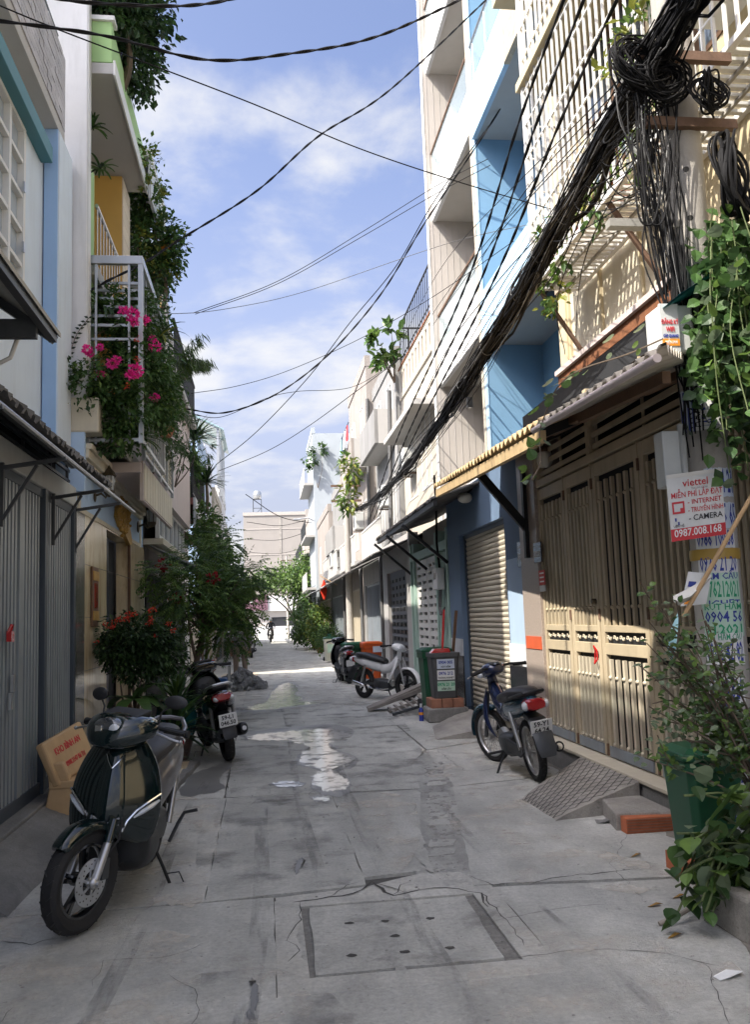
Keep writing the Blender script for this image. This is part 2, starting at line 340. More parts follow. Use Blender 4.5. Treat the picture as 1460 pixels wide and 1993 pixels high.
mat('paper_green',(.45,.62,.5),.75,.12,8,.1,60); mat('paper_blue',(.55,.62,.72),.75,.12,8,.1,60)
mat('bench_stone',(.50,.335,.175),.5,.12,6,.06,90,dirt=.3,dcol=(.28,.17,.08))
mat('teal_glaze',(.02,.12,.115),.12,.25,5,0,coat=.6)
mat('pot_dark',(.07,.045,.04),.4,.2); mat('pot_white',(.6,.6,.58),.5,.1); mat('pot_red',(.35,.06,.03),.5,.1); mat('terracotta',(.36,.14,.07),.8,.15,6,.2)
mat('soil',(.05,.035,.022),.95,.3,20,.5)
mat('bin_green',(.014,.085,.04),.4,.12,6,.03,dirt=.2,dcol=(.05,.055,.04)); mat('bin_orange',(.58,.10,.02),.42,.1,6,.03); mat('bin_grey',(.075,.078,.082),.5,.15,6,.03); mat('bin_cream',(.60,.60,.50),.5,.1)
mat('brick',(.42,.13,.06),.85,.2,12,.25,60); mat('brick_old',(.30,.14,.09),.85,.25,12,.25,60)
mat('bark',(.13,.10,.075),.9,.3,14,.5,40); mat('bark_pale',(.30,.27,.23),.9,.2,14,.4,40); mat('stem',(.10,.13,.05),.8,.2)
def leafm(n,c,v=.3): mat(n,c,.42,v,6,.0,trans=.32,spec=.35)
leafm('leaf_dark',(.036,.075,.026)); leafm('leaf_mid',(.065,.13,.036)); leafm('leaf_light',(.12,.20,.045)); leafm('leaf_yellow',(.20,.22,.04)); leafm('leaf_grey',(.15,.20,.12)); leafm('leaf_deep',(.016,.034,.016))
leafm('bract',(.80,.04,.32),.2); leafm('ixora_red',(.62,.055,.03),.2); leafm('flower_dark_red',(.35,.01,.025),.2); leafm('flower_orange',(.62,.22,.03),.2); leafm('dry_leaf',(.38,.22,.05),.2)
mat('flag_red',(.70,.05,.02),.8,.1,trans=.25)
mat('canvas_teal',(.01,.16,.18),.7,.15); mat('mask_blue',(.35,.58,.62),.8,.1,trans=.2); mat('cloth_white',(.62,.61,.57),.85,.08); mat('tape',(.40,.26,.06),.3,.2)
mat('shirt_grey',(.16,.155,.15),.9,.15); mat('trousers',(.23,.18,.14),.9,.15); mat('skin',(.42,.25,.17),.6,.1); mat('hair',(.015,.012,.01),.6,.2); mat('helmet',(.6,.62,.64),.25,.05,coat=.5); mat('jacket_dark',(.03,.035,.045),.8,.2)
mat('rubble',(.22,.225,.23),.95,.25,12,.4,50); mat('wood_grey',(.22,.20,.18),.85,.25,6,.25,50); mat('tarp',(.45,.46,.48),.5,.1,4,.1)
mat('tile_floor',(.56,.45,.30),.3,.15,3,.03); mat('sticker_red',(.60,.05,.04),.5,.1)
mat('awning_red',(.22,.09,.08),.8,.15); mat('roof_grey',(.30,.31,.33),.7,.2,3,.1); mat('glass_roof',(.30,.45,.48),.2,.1,3,0); mat('shop_purple',(.17,.09,.12),.6,.1)
mat('tank',(.6,.62,.63),.25,.05,4,0,metal=.8); mat('end_wall',(.33,.31,.29),.8,.06,1.,.05,30,dirt=.2,dcol=(.42,.36,.3))
mat('yellow_box',(.75,.42,.02),.5,.1); mat('blue_box',(.03,.12,.35),.5,.1)
mat('lamp_glass',(.75,.72,.62),.3,.05); mat('rope_red',(.5,.03,.03),.6,.1)
mat('alu',(.48,.50,.52),.35,.1,6,.02,metal=.7)
mat('grey_wall2',(.36,.355,.35),.8,.08,2,.08,70,dirt=.3,dcol=(.26,.25,.23))
mat('grey_blue',(.36,.40,.43),.78,.06,2,.06,60,dirt=.3,dcol=(.32,.36,.38))
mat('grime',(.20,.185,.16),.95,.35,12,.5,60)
mat('weathered',(.27,.268,.262),.85,.14,1.5,.12,50,dirt=.65,dcol=(.12,.118,.112),streak=(1.6,1.6,.25))
mat('weathered_warm',(.31,.28,.255),.85,.14,1.5,.12,50,dirt=.6,dcol=(.15,.13,.11),streak=(1.6,1.6,.25))
# ---------------- ground, road, slabs ----------------
XL,XR=-1.85,3.05
def jag(poly,step=.18,j=.006):
    o=[];n=len(poly)
    for i in range(n):
        a=Vector(poly[i]);b=Vector(poly[(i+1)%n]);d=b-a;k=max(1,int(d.length/step));nn=Vector((-d.y,d.x)).normalized() if d.length else d
        for q in range(k):
            p=a+d*(q/k); o.append(p+nn*rnd.uniform(-j,j)+(d.normalized()*rnd.uniform(-.03,.03) if q else d*0))
    return o
struct(MB().quad((-300,-120,-.05),(300,-120,-.05),(300,600,-.05),(-300,600,-.05)).build('ground','cement'))
road=struct(MB().box(-1.95,-6,-.045,3.2,96,-.022).build('road','joint'),'grey concrete alley paving with cracked slabs')
def slab(poly,m='road',g=.005,z=0.):
    c=sum((Vector(p) for p in poly),Vector((0,0)))/len(poly)
    q=[]
    for p in poly:
        p=Vector(p); q.append(p+(c-p).normalized()*g*1.4)
    q=jag(q); return MB().prism([(p.x,p.y) for p in q],'z',-.03,z).build('slab',m,road)
E=1.95
slab([(-1.9,-5),(3.15,-5),(3.15,4.9),(1.26,5.08),(1.26,3.86),(.02,3.86),(.02,5.19),(-1.9,5.19)],'road',.0,.0)
slab([(-1.9,5.2),(-.37,5.2),(-.37,8.12),(-1.9,8.25)],'road3',.003,.001)
slab([(-.37,5.2),(.56,5.3),(.56,8.06),(-.37,8.14)],'road2',.004)
slab([(.56,5.45),(.92,5.5),(1.36,8.0),(.56,8.05)],'road2',.003,-.002)
slab([(.03,5.125),(1.25,5.125),(1.2,5.2),(1.15,5.43),(.9,5.46),(.56,5.275),(.03,5.195)],'road3',.002,-.003)
slab([(1.16,5.14),(3.15,4.92),(3.15,8.3),(1.66,8.0)],'road',.003,.001)
slab([(1.68,8.04),(3.15,8.34),(3.15,11),(1.82,10.2)],'road3',.003,-.001)
slab([(-1.9,8.27),(-.39,8.14),(-.43,12.6),(-1.9,12.6)],'road3',.003)
slab([(-.38,8.15),(.56,8.08),(.57,12.6),(-.42,12.62)],'road2',.005)
slab([(.56,8.07),(1.36,8.02),(1.5,9.3),(1.82,10.25),(1.84,12.6),(.57,12.6)],'road2',.004,.001)
slab([(1.84,10.25),(3.15,11.05),(3.15,12.7),(1.86,12.62)],'road',.003)
for i,(y0,y1) in enumerate([(12.64,16.2),(16.22,20.3),(20.32,24.4),(24.42,29),(29.02,34),(34.02,40),(40.02,48),(48.02,60),(60.02,76),(76.02,95.8)]):
    slab([(-1.9,y0),(-.43,y0),(-.43,y1),(-1.9,y1)],('road','road3')[i%2],.004)
    slab([(-.43,y0),(.56,y0),(.56,y1),(-.43,y1)],('road2','road')[i%2],.004,.001)
    slab([(.56,y0),(1.86,y0),(1.86,y1),(.56,y1)],('road','road2')[i%2],.004)
    slab([(1.86,y0),(3.15,y0),(3.15,y1),(1.86,y1)],('road3','road')[i%2],.004,-.001)
concrete_mat('cement2',(.40,.40,.375),3.)
# broken strip of patched paving
def stone(r):
    m=MB();m.ell((0,0,0),(r,r*.75,r*.4),6,4);m.v=[tuple(c*(1+rnd.uniform(-.25,.25)) for c in p) for p in m.v];return m
st=MB();la=[(.93,5.5),(1.38,8.0),(1.5,9.25),(1.8,10.15)];lb=[(1.15,5.2),(1.64,8.0),(1.8,10.1)]
st.prism([(p[0],p[1]) for p in jag([(.88,5.46),(1.20,5.13),(1.70,7.99),(1.86,10.25),(1.45,9.27),(1.32,8.0)],.12,.006)],'z',-.03,-.0035)
st.build('broken_strip','cement2',road,kind='stuff')
pb=MB()
for i in range(330):
    t=rnd.random()**.8;y=5.45+t*3.9;xc=.93+(y-5.5)*.18;x=xc+rnd.uniform(.03,.27)
    r=rnd.choice([.006,.009,.013,.02,.032]);q=stone(r);a=rnd.uniform(0,6.3);ca,sa=math.cos(a),math.sin(a)
    pb.add([(x+p[0]*ca-p[1]*sa,y+p[0]*sa+p[1]*ca,-.004+p[2]*.8) for p in q.v],q.f)
for i in range(700):
    x=rnd.uniform(-1.7,3);y=rnd.uniform(3,14)**1.0;r=rnd.choice([.003,.004,.006,.009]);q=stone(r)
    pb.add([(x+p[0],y+p[1],.001+p[2]) for p in q.v],q.f)
struct(pb.build('pebbles','gravel',road),kind='stuff')
# flat worn plates of the old surface left in the strip
for i in range(14):
    y=5.55+i*.26+rnd.uniform(-.05,.05);xc=.98+(y-5.5)*.18
    q=jag([(xc+rnd.uniform(-.02,.03),y),(xc+.17,y+rnd.uniform(-.03,.03)),(xc+.21,y+.16),(xc+.05,y+.19)],.05,.012)
    if i%3: MB().prism([(p.x,p.y) for p in q],'z',-.012,.001).build('paving_fragment',('road3','road2')[i%2],road)
# cracks
def ribbon(m,pts,w0,w1,j=.03,z=.0022,step=.06):
    q=[]
    for i in range(len(pts)-1):
        a=Vector(pts[i][:2]);b=Vector(pts[i+1][:2]);d=b-a;k=max(1,int(d.length/step));nn=Vector((-d.y,d.x)).normalized()
        for s in range(k): q.append(a+d*(s/k)+nn*rnd.uniform(-j,j))
    q.append(Vector(pts[-1][:2])); n=len(q);L=[];Rr=[]
    for i,p in enumerate(q):
        d=(q[min(i+1,n-1)]-q[max(i-1,0)]);nn=Vector((-d.y,d.x)).normalized();w=rnd.uniform(w0,w1)*(.25 if i in(0,n-1) else 1)/2
        L.append((*(p+nn*w),z));Rr.append((*(p-nn*w),z))
    m.add(L+Rr,[(i,i+1,n+i+1,n+i) for i in range(n-1)])
CR=[([(915,1703),(960,1722),(1040,1716),(1110,1704),(1245,1690)],.006,.022),
 ([(568,1757),(640,1747),(690,1738),(720,1716),(765,1742),(820,1730),(870,1727),(935,1738),(950,1765)],.008,.028),
 ([(640,1747),(672,1722),(700,1716)],.004,.012),([(765,1742),(780,1722),(800,1716)],.004,.012),([(720,1716),(752,1722),(790,1738)],.004,.014),
 ([(935,1738),(990,1790),(1020,1840)],.004,.012),([(975,1866),(1090,1852),(1180,1848),(1300,1856),(1400,1880)],.003,.012),
 ([(965,1790),(1010,1782),(1090,1768),(1180,1760)],.003,.006),
 ([(440,1551),(470,1553),(540,1551),(645,1545),(720,1541),(820,1535)],.006,.016),([(440,1562),(490,1566),(508,1552)],.003,.008),
 ([(0,1832),(60,1838),(110,1826)],.005,.016),([(180,1920),(200,1870),(330,1862),(395,1835)],.002,.005),
 ([(585,1755),(582,1790),(560,1830),(585,1850),(560,1872)],.003,.01),
 ([(880,1497),(930,1500),(1010,1488),(1060,1505)],.005,.016),([(850,1460),(905,1500)],.003,.01),([(905,1480),(940,1470),(1000,1478)],.004,.012),
 ([(465,1405),(450,1480),(440,1550)],.004,.01),([(560,1378),(640,1378),(740,1360)],.005,.012),([(860,1540),(980,1530),(1040,1525)],.004,.008),
 ([(1235,1600),(1190,1680),(1260,1760)],.002,.005),([(1370,1870),(1400,1930),(1420,1993)],.002,.006),([(700,1290),(655,1340),(710,1380)],.004,.01)]
cm=MB()
for pts,a,b in CR: ribbon(cm,[P(*p,z=0) for p in pts],a*.5,b*.75,.016)
for i in range(26):   # hairlines
    x,y=rnd.uniform(-1.6,2.9),rnd.uniform(2.6,13); an=rnd.uniform(0,3.14);pts=[(x,y)]
    for k in range(rnd.randint(2,5)): an+=rnd.uniform(-.7,.7);x+=math.cos(an)*.22;y+=math.sin(an)*.22;pts.append((x,y))
    ribbon(cm,pts,.0015,.004,.01,.0021)
struct(cm.build('cracks','crack',road),kind='stuff')
# wet stain and puddles
def blob(pxs,z,j=.02,n=6):
    pts=[P(*p,z=0) for p in pxs];o=[];k=len(pts)
    for i in range(k):
        p0,p1,p2,p3=[pts[(i+d)%k] for d in(-1,0,1,2)]
        for s in range(n):
            t=s/n;q=.5*((2*p1)+(p2-p0)*t+(2*p0-5*p1+4*p2-p3)*t*t+(3*p1-p0-3*p2+p3)*t**3)
            o.append((q.x+rnd.uniform(-j,j)*.55,q.y+rnd.uniform(-j,j)*1.7,z))
    return MB().add(o,[tuple(range(len(o)))])
PD=[[(470,1433),(530,1427),(600,1420),(655,1419),(680,1428),(672,1440),(640,1446),(652,1460),(686,1474),(680,1490),(642,1498),(666,1510),(676,1526),(650,1541),(612,1529),(608,1514),(626,1496),(584,1486),(588,1466),(602,1455),(560,1441),(500,1441)],
 [(450,1380),(515,1369),(526,1352),(545,1334),(566,1329),(580,1340),(574,1352),(590,1358),(580,1366),(640,1366),(570,1375),(500,1382)],
 [(528,1526),(560,1520),(590,1523),(584,1530),(545,1531)],[(606,1552),(625,1548),(641,1552),(636,1559),(612,1558)],
 [(575,1690),(580,1678),(588,1672),(586,1684),(578,1697)],[(488,1945),(492,1918),(499,1916),(499,1950),(491,1978)]]
for i,p in enumerate(PD):
    o=blob(p,.0045,.055 if i<2 else .03 if i<4 else .004,9).build('puddle','water' if i<4 else 'wet')
    struct(o,['long milky puddle along the centre joint','far milky puddle by the rubble heap','small thin puddle left of the long one','tiny puddle below the long one','short wet trickle mark on the near slab','narrow wet mark near the bottom edge'][i])
    b=blob([((q[0]-sum(a[0] for a in p)/len(p))*1.14+sum(a[0] for a in p)/len(p),(q[1]-sum(a[1] for a in p)/len(p))*1.16+sum(a[1] for a in p)/len(p)) for q in p],.0032,.03).build('wet_patch','wet',road)
for pxs in([(370,1510),(420,1490),(455,1485),(440,1500),(425,1520),(440,1532),(400,1545),(350,1548)],[(800,1640),(812,1600),(826,1640),(842,1690),(830,1692)],[(640,1660),(650,1625),(664,1600),(660,1630),(648,1668)],[(770,1870),(790,1895),(812,1990),(790,1993)]):
    blob(pxs,.0028,.03).build('stain','wet' if pxs[0][0]==370 else 'road2',road)
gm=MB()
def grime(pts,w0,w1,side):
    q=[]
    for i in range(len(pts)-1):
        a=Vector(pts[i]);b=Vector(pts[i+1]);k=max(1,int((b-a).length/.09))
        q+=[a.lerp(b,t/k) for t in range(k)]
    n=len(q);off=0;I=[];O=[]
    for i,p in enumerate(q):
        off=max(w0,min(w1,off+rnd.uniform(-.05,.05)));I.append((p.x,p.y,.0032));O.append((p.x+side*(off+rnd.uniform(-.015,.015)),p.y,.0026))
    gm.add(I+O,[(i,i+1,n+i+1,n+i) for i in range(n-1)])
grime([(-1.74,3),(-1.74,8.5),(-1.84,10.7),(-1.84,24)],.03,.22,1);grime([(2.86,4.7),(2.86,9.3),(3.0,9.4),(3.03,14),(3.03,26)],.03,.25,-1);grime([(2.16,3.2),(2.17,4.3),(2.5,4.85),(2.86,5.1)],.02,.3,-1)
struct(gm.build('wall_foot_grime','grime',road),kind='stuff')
for pxs,mt in(([(0,1760),(180,1800),(400,1830),(600,1930),(520,1993),(0,1993)],'dust_film'),([(960,1800),(1250,1760),(1420,1860),(1440,1993),(950,1993)],'dust_film'),([(880,1560),(1040,1560),(1120,1640),(1300,1690),(1240,1740),(940,1690)],'dust_film'),([(420,1560),(640,1560),(700,1690),(560,1740),(400,1745)],'oil_film'),([(660,1560),(800,1550),(800,1680),(710,1690)],'dust_film'),([(620,1770),(930,1750),(960,1860),(620,1885)],'oil_film'),([(380,1900),(560,1900),(700,1993),(420,1993)],'oil_film'),([(250,1560),(420,1570),(400,1740),(300,1760),(190,1850)],'dust_film'),([(880,1400),(1060,1480),(1040,1560),(880,1540),(820,1470)],'dust_film'),([(470,1370),(730,1370),(830,1500),(640,1545),(450,1545)],'oil_film'),([(490,1290),(660,1290),(760,1360),(470,1365)],'dust_film')):
    blob(pxs,.0035,.04).build('surface_stain',mt,road)
ty=MB()
for x0,x1,y0,y1,w_ in((-.15,.0,2.2,8.5,.10),(.75,.7,2.0,9.5,.10),(.3,.28,5.3,16,.08),(-.75,-.6,3.,9,.09),(1.5,1.35,2.2,7.2,.09)):
    n_=24;L_=[];R_=[]
    for i in range(n_+1):
        t_=i/n_;x=x0+(x1-x0)*t_+.03*math.sin(t_*7+x0*9);y=y0+(y1-y0)*t_;L_.append((x-w_/2,y,.0036));R_.append((x+w_/2,y,.0036))
    ty.add(L_+R_,[(i,i+1,n_+2+i,n_+1+i) for i in range(n_)])
struct(ty.build('tyre_marks','tyre_film',road),kind='stuff')
# ---------------- manhole ----------------
mh=thing('manhole_cover','square concrete manhole cover set in the near paving','manhole',(.62,4.5,0))
mm=MB()
for b in((.02,3.86,1.26,4.03),(.02,5.0,1.26,5.12),(.02,4.03,.165,5.0),(1.12,4.03,1.26,5.0)): mm.box(b[0]+.001,b[1],-.03,b[2]-.001,b[3],.0015)
mm.build('frame','road3',mh,bev=.003)
box('groove_sand','sand',mh,.166,4.031,-.03,1.119,4.999,-.012)
cv=MB().prism([(p.x,p.y) for p in jag([(.192,4.058),(1.045,4.062),(1.07,4.955),(.205,4.962)],.1,.006)],'z',-.02,.002).build('cover','road2',mh)
for (px,py) in((680,1797),(750,1793),(838,1788),(770,1822),(685,1860),(788,1853),(876,1845)):
    p=P(px,py,z=0);h=MB();h.add([(p.x+math.cos(a)*.024*rnd.uniform(.7,1.3),p.y+math.sin(a)*.02*rnd.uniform(.7,1.3),.004) for a in [i*.63 for i in range(10)]],[tuple(range(10))]);h.build('lifting_hole','crack',cv)
pb=MB()
for i in range(70):
    s=rnd.choice([0,1,2]);x,y=(rnd.uniform(1.04,1.115),rnd.uniform(4.05,4.99)) if s<2 else (rnd.uniform(.2,1.1),rnd.uniform(4.97,4.995));r=rnd.choice([.003,.005,.008]);q=stone(r)
    pb.add([(x+p[0],y+p[1],-.011+p[2]) for p in q.v],q.f)
pb.build('grit','gravel',mh,kind='stuff')
# ---------------- ramps, steps ----------------
def wedge(name,label,cat,bl,br,tr,tl,h,m,cut=0):
    t=thing(name,label,cat,((bl[0]+br[0]+tr[0]+tl[0])/4,(bl[1]+br[1]+tr[1]+tl[1])/4,0))
    G=[]
    for j in range(13):
        row=[]
        for i in range(13):
            u,v=i/12,j/12;a=Vector(bl).lerp(Vector(br),u);b=Vector(tl).lerp(Vector(tr),u);p=a.lerp(b,v)
            z=h*(v**.85)*(1)+.004; row.append((p.x+rnd.uniform(-.006,.006),p.y+rnd.uniform(-.006,.006),z+rnd.uniform(-.003,.003)))
        G.append(row)
    m_=MB();m_.loft(G,False,False)
    edge=[G[0][i] for i in range(13)]+[G[j][12] for j in range(1,13)]+[G[12][i] for i in range(11,-1,-1)]+[G[j][0] for j in range(11,0,-1)]
    n=len(edge);m_.add(edge+[(p[0],p[1],-.02) for p in edge],[(i,(i+1)%n,n+(i+1)%n,n+i) for i in range(n)])
    m_.build('slope',m,t,smooth=True)
    if cut:
        c=MB()
        for k in range(-10,22):
            for sg in(1,-1):
                pts=[]
                for s in range(25):
                    v=s/24;u=k/11+sg*v*.62*.9
                    if 0.03<u<.97:
                        a=Vector(bl).lerp(Vector(br),u);b=Vector(tl).lerp(Vector(tr),u);p=a.lerp(b,v);pts.append((p.x,p.y,h*(v**.85)+.0065))
                for i in range(len(pts)-1): c.bar(pts[i],pts[i+1],.006,.002)
        c.build('scored_line','joint',t)
    return t
a,b,c,d=[P(*p,z=0) for p in((1042,1572),(1092,1604),(1300,1590),(1165,1520))]
wedge('concrete_ramp','pale concrete ramp scored with diamonds up to the beige gate','ramp',(2.1,7.32),(2.12,6.5),(2.84,6.62),(2.86,7.9),.215,'cement_pale',1)
wedge('concrete_ramp','smooth low concrete ramp up to the roller shutter beside teal motorbike','ramp',(2.3,12.3),(2.1,11.0),(2.98,10.9),(2.98,12.9),.15,'cement_pale')
wedge('concrete_ramp','broken grey concrete ramp at the foot of the grey folding gate','ramp',(-1.36,7.2),(-1.42,5.2),(-1.74,5.2),(-1.74,7.9),.17,'cement')
ts=thing('tiled_step','low step with beige floor tiles before marble house','step',(-1.3,9.3,0))
MB().prism([(p.x,p.y) for p in jag([(-1.84,8.55),(-.86,8.45),(-.74,10.1),(-1.84,10.6)],.2,.012)],'z',-.02,.055).build('base','cement',ts,bev=.01)
for (x0,y0,x1,y1,mm_) in((-1.35,8.6,-.92,9.05,'tile_floor'),(-1.8,8.6,-1.36,9.05,'tile_floor'),(-1.33,9.06,-.87,9.5,'plaster_cream'),(-1.8,9.06,-1.34,9.5,'tile_floor'),(-1.31,9.51,-.84,9.95,'tile_floor'),(-1.8,9.51,-1.32,9.95,'plaster_cream')):
    box('tile',mm_,ts,x0,y0,.05,x1-.004,y1-.004,.064,bev=.002)
bs=thing('cement_step','small cement step with a red brick end beside scored ramp','step',(2.75,6.35,0))
MB().prism([(2.52,6.62),(2.42,6.1),(2.84,6.02),(2.84,6.62)],'z',-.01,.12).build('block','cement_pale',bs,bev=.012)
br=MB().box(2.45,5.99,0,2.83,6.09,.105);br.build('brick','brick',bs,bev=.004)
for k in range(5): box('brick_groove','brick_old',bs,2.455,5.984,.014+k*.019,2.825,5.992,.02+k*.019)
# ---------------- shared building bits ----------------
def corrugated(x0,z0,x1,z1,y0,y1,per=.15,amp=.026,th=.012,step=None):
    """sheet from outer edge (x0,z0) to inner edge (x1,z1), waves run along y"""
    m=MB();n=int((y1-y0)/per*8);top=[[],[]];bot=[[],[]]
    for i in range(n+1):
        y=y0+(y1-y0)*i/n;w=amp*math.sin(2*math.pi*(y-y0)/per)
        for k,(x,z) in enumerate(((x0,z0),(x1,z1))):
            j=rnd.uniform(-.004,.004) if k==0 else 0
            top[k].append((x+j*3,y,z+w+th+j));bot[k].append((x+j*3,y,z+w+j))
    m.loft([top[0],top[1],bot[1],bot[0],top[0]],False,False); return m
def wall_open(name,m,parent,x,y0,y1,z0,z1,holes,d=.18,bev=0):
    """wall slab facing the street, street face at x, running back by d (sign), with rectangular openings (ya,yb,za,zb)"""
    w=MB();ys=sorted({y0,y1,*[h[0] for h in holes],*[h[1] for h in holes]})
    for a,b in zip(ys,ys[1:]):
        hs=sorted([h for h in holes if h[0]<=a+1e-5 and h[1]>=b-1e-5],key=lambda h:h[2]);z=z0
        for h in hs:
            if h[2]>z+1e-4:w.box(x,a,z,x+d,b,h[2])
            z=h[3]
        if z1>z+1e-4:w.box(x,a,z,x+d,b,z1)
    return w.build(name,m,parent,bev=bev)
def window(parent,x,y0,y1,z0,z1,s,cols=2,rows=2,fm='white_paint',gm='window_glass',fw=.05,dep=.05,name='window'):
    """s=+1: faces +x (left side houses), s=-1 faces -x"""
    f=MB();f.box(x-s*dep,y0,z0,x+s*.012,y0+fw,z1);f.box(x-s*dep,y1-fw,z0,x+s*.012,y1,z1);f.box(x-s*dep,y0+fw,z0,x+s*.012,y1-fw,z0+fw);f.box(x-s*dep,y0+fw,z1-fw,x+s*.012,y1-fw,z1)
    cw=(y1-y0-fw)/cols;rh=(z1-z0-fw)/rows
    for c in range(1,cols): f.box(x-s*dep,y0+c*cw,z0+fw,x+s*.008,y0+c*cw+fw,z1-fw)
    for c in range(cols):
        for r in range(1,rows): f.box(x-s*dep,y0+c*cw+fw,z0+r*rh+fw*.2,x+s*.004,y0+(c+1)*cw,z0+r*rh+fw*.8)
    o=f.build(name,fm,parent)
    for c in range(cols):
        for r in range(rows):
            box('pane',gm,o,x-s*dep*.55,y0+c*cw+fw-.004,z0+r*rh+fw*.8-.004,x-s*dep*.75,y0+(c+1)*cw+.004,z0+(r+1)*rh+fw*.2+.004)
    return o
def slats(mesh,name,parent,locs):
    return [place(mesh,name,parent,l) for l in locs]
# ================= house with grey folding gate =================
L1=thing('town_house','pale blue and white house with grey folding gate and tiled balcony','house',(-2.5,5,0))
box('rear_block','white_wall',L1,-9,1.6,0,-2.25,8.4,6.3)
box('tower','white_wall',L1,-6,8.42,0,-2.9,8.88,11.6); box('shade_tower_front','white_wall',L1,-6,8.16,6.35,-2.9,8.415,11.6); box('side_wall','white_wall',L1,-2.89,8.42,0,-2.26,8.85,5.2)  # unseen tower added to keep the sun off the next house's wing wall
wall_open('upper_wall','blue_white_wall',L1,-2.04,1.6,8.92,3.2,6.42,[(5.9,7.68,4.35,6.0)],-.2)
pier=box('corner_pier','sky_blue',L1,-2.03,8.32,3.18,-1.9,8.9,6.38,bev=.006)
box('pier_face','blue_white_wall',L1,-1.9,8.325,3.2,-1.886,8.9,6.36)
box('teal_ledge','teal',L1,-2.04,4.6,5.98,-1.93,8.24,6.14,bev=.006)
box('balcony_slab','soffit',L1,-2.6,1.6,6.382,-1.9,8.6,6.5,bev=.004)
bp=box('balcony_parapet','grey_wall',L1,-2.06,1.6,6.5,-1.91,8.6,7.28)
t1=MB().box(0,0,0,.016,.284,.055).mesh('stone_tile','ledger_stone');t2=MB().box(0,0,0,.022,.284,.055).mesh('stone_tile','ledger_stone')
for r in range(13):
    y=4.9+(r%2)*.15
    while y<8.3:
        place(rnd.choice([t1,t2]),'stone_tile',bp,(-1.91,y,6.5+r*.0605)); y+=.2955
    place(t1,'stone_tile',bp,(-1.9101,8.303+(0 if y>8.4 else 0),6.5+r*.0605))
hr=MB().tube([(-1.98,1.6,7.52),(-1.98,8.55,7.52)],.025,8)
for y in(3,4.4,5.8,7.2,8.5): hr.cyl((-1.98,y,7.28),(-1.98,y,7.52),.014)
hr.build('handrail','dark_steel',L1,smooth=True)
for y in(4.45,5.85,7.25): box('glass_panel','clear_glass',L1,-1.985,y,7.3,-1.975,y+1.2,7.46)
w1=window(L1,-2.04,5.9,7.68,4.35,6.0,1,4,5,'white_paint','window_glass_pale',.06,.08)
for z in(4.8,5.35): MB().box(-2.025,7.56,z,-2.005,7.6,z+.09).build('latch','steel',w1)
# transom, lintel, gate
box('lintel','lintel',L1,-2.02,3.0,2.74,-1.835,8.92,2.93,bev=.008)
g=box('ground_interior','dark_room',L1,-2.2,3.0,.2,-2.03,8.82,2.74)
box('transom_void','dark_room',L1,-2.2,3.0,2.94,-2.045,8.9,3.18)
tr=MB()
for z in(2.99,3.09,3.17): tr.bar((-1.9,3,z),(-1.9,8.88,z),.025)
for y in(4.5,5.4,6.3,7.2,8.1,8.8): tr.bar((-1.9,y,2.93),(-1.9,y,3.2),.025)
tr.build('transom_grille','dark_steel',L1)
gate=MB()
for y in(7.70,8.84): gate.box(-1.95,y,.2,-1.835,y+.085,2.74)
gate.box(-1.93,4.0,.2,-1.86,7.7,.3);gate.box(-1.93,7.785,.2,-1.86,8.84,.3);gate.box(-1.93,4.0,2.66,-1.86,7.7,2.738);gate.box(-1.93,7.785,2.66,-1.86,8.84,2.738)
gate=gate.build('folding_gate','gate_grey_dark',L1,bev=.004)
sm=MB().box(-.012,-.026,0,0,.026,2.36).mesh('slat','gate_grey')
sw=MB().box(-.016,-.045,0,.010,.045,2.36).mesh('slat','gate_grey')
box('gap_shade','dark_room',L1,-1.93,4.0,.3,-1.905,8.84,2.66)  # dark sheet painting the shade seen between the slats
n=0;y=4.1
while y<7.64:
    place(sw if n%8==7 else sm,'slat',gate,(-1.868,y,.3),(R(rnd.uniform(-.12,.12)),0,0)); y+=.092 if n%8 not in(6,7) else .105; n+=1
y=7.83
while y<8.82: place(sm,'slat',gate,(-1.868,y,.3),(R(rnd.uniform(-.12,.12)),0,0)); y+=.088
p=P(18,1235,x=-1.83)
lk=MB().tube([(p.x,p.y-.03,p.z+.02),(p.x+.02,p.y-.02,p.z+.07),(p.x+.02,p.y+.02,p.z+.07),(p.x,p.y+.03,p.z+.02)],.009,6);lk.box(p.x-.01,p.y-.035,p.z-.05,p.x+.025,p.y+.035,p.z+.025);lk.build('padlock','gloss_red',gate)
for (px,py) in((22,1330),(18,1365)):
    p=P(px,py,x=-1.85);MB().box(p.x,p.y-.02,p.z-.06,p.x+.02,p.y+.02,p.z+.06).build('bolt','steel',gate)
box('threshold','cement',L1,-2.2,3,-.01,-1.74,8.95,.2,bev=.012)
aw=corrugated(-1.40,2.85,-2.04,3.24,2.5,8.42).build('awning_sheet','corrugated',L1,smooth=True)
af=MB().tube([(-1.42,2.5,2.775),(-1.42,9.9,2.80)],.018,8);af.build('awning_pipe','steel',L1,smooth=True)
for y in(4.9,6.45,8.0,8.9):
    b=MB();b.bar((-1.86,y,2.70),(-1.40,y,2.765),.028);b.bar((-1.84,y,2.32),(-1.60,y,2.72),.022);b.bar((-1.84,y,2.28),(-1.84,y,2.74),.026);b.build('awning_bracket','dark_steel',L1)
ub=MB()
for x,z in((-1.55,2.92),(-1.75,3.04),(-1.92,3.14)): ub.bar((x,2.5,z),(x,8.35,z),.03)
ub.build('awning_purlin','dark_steel',L1)
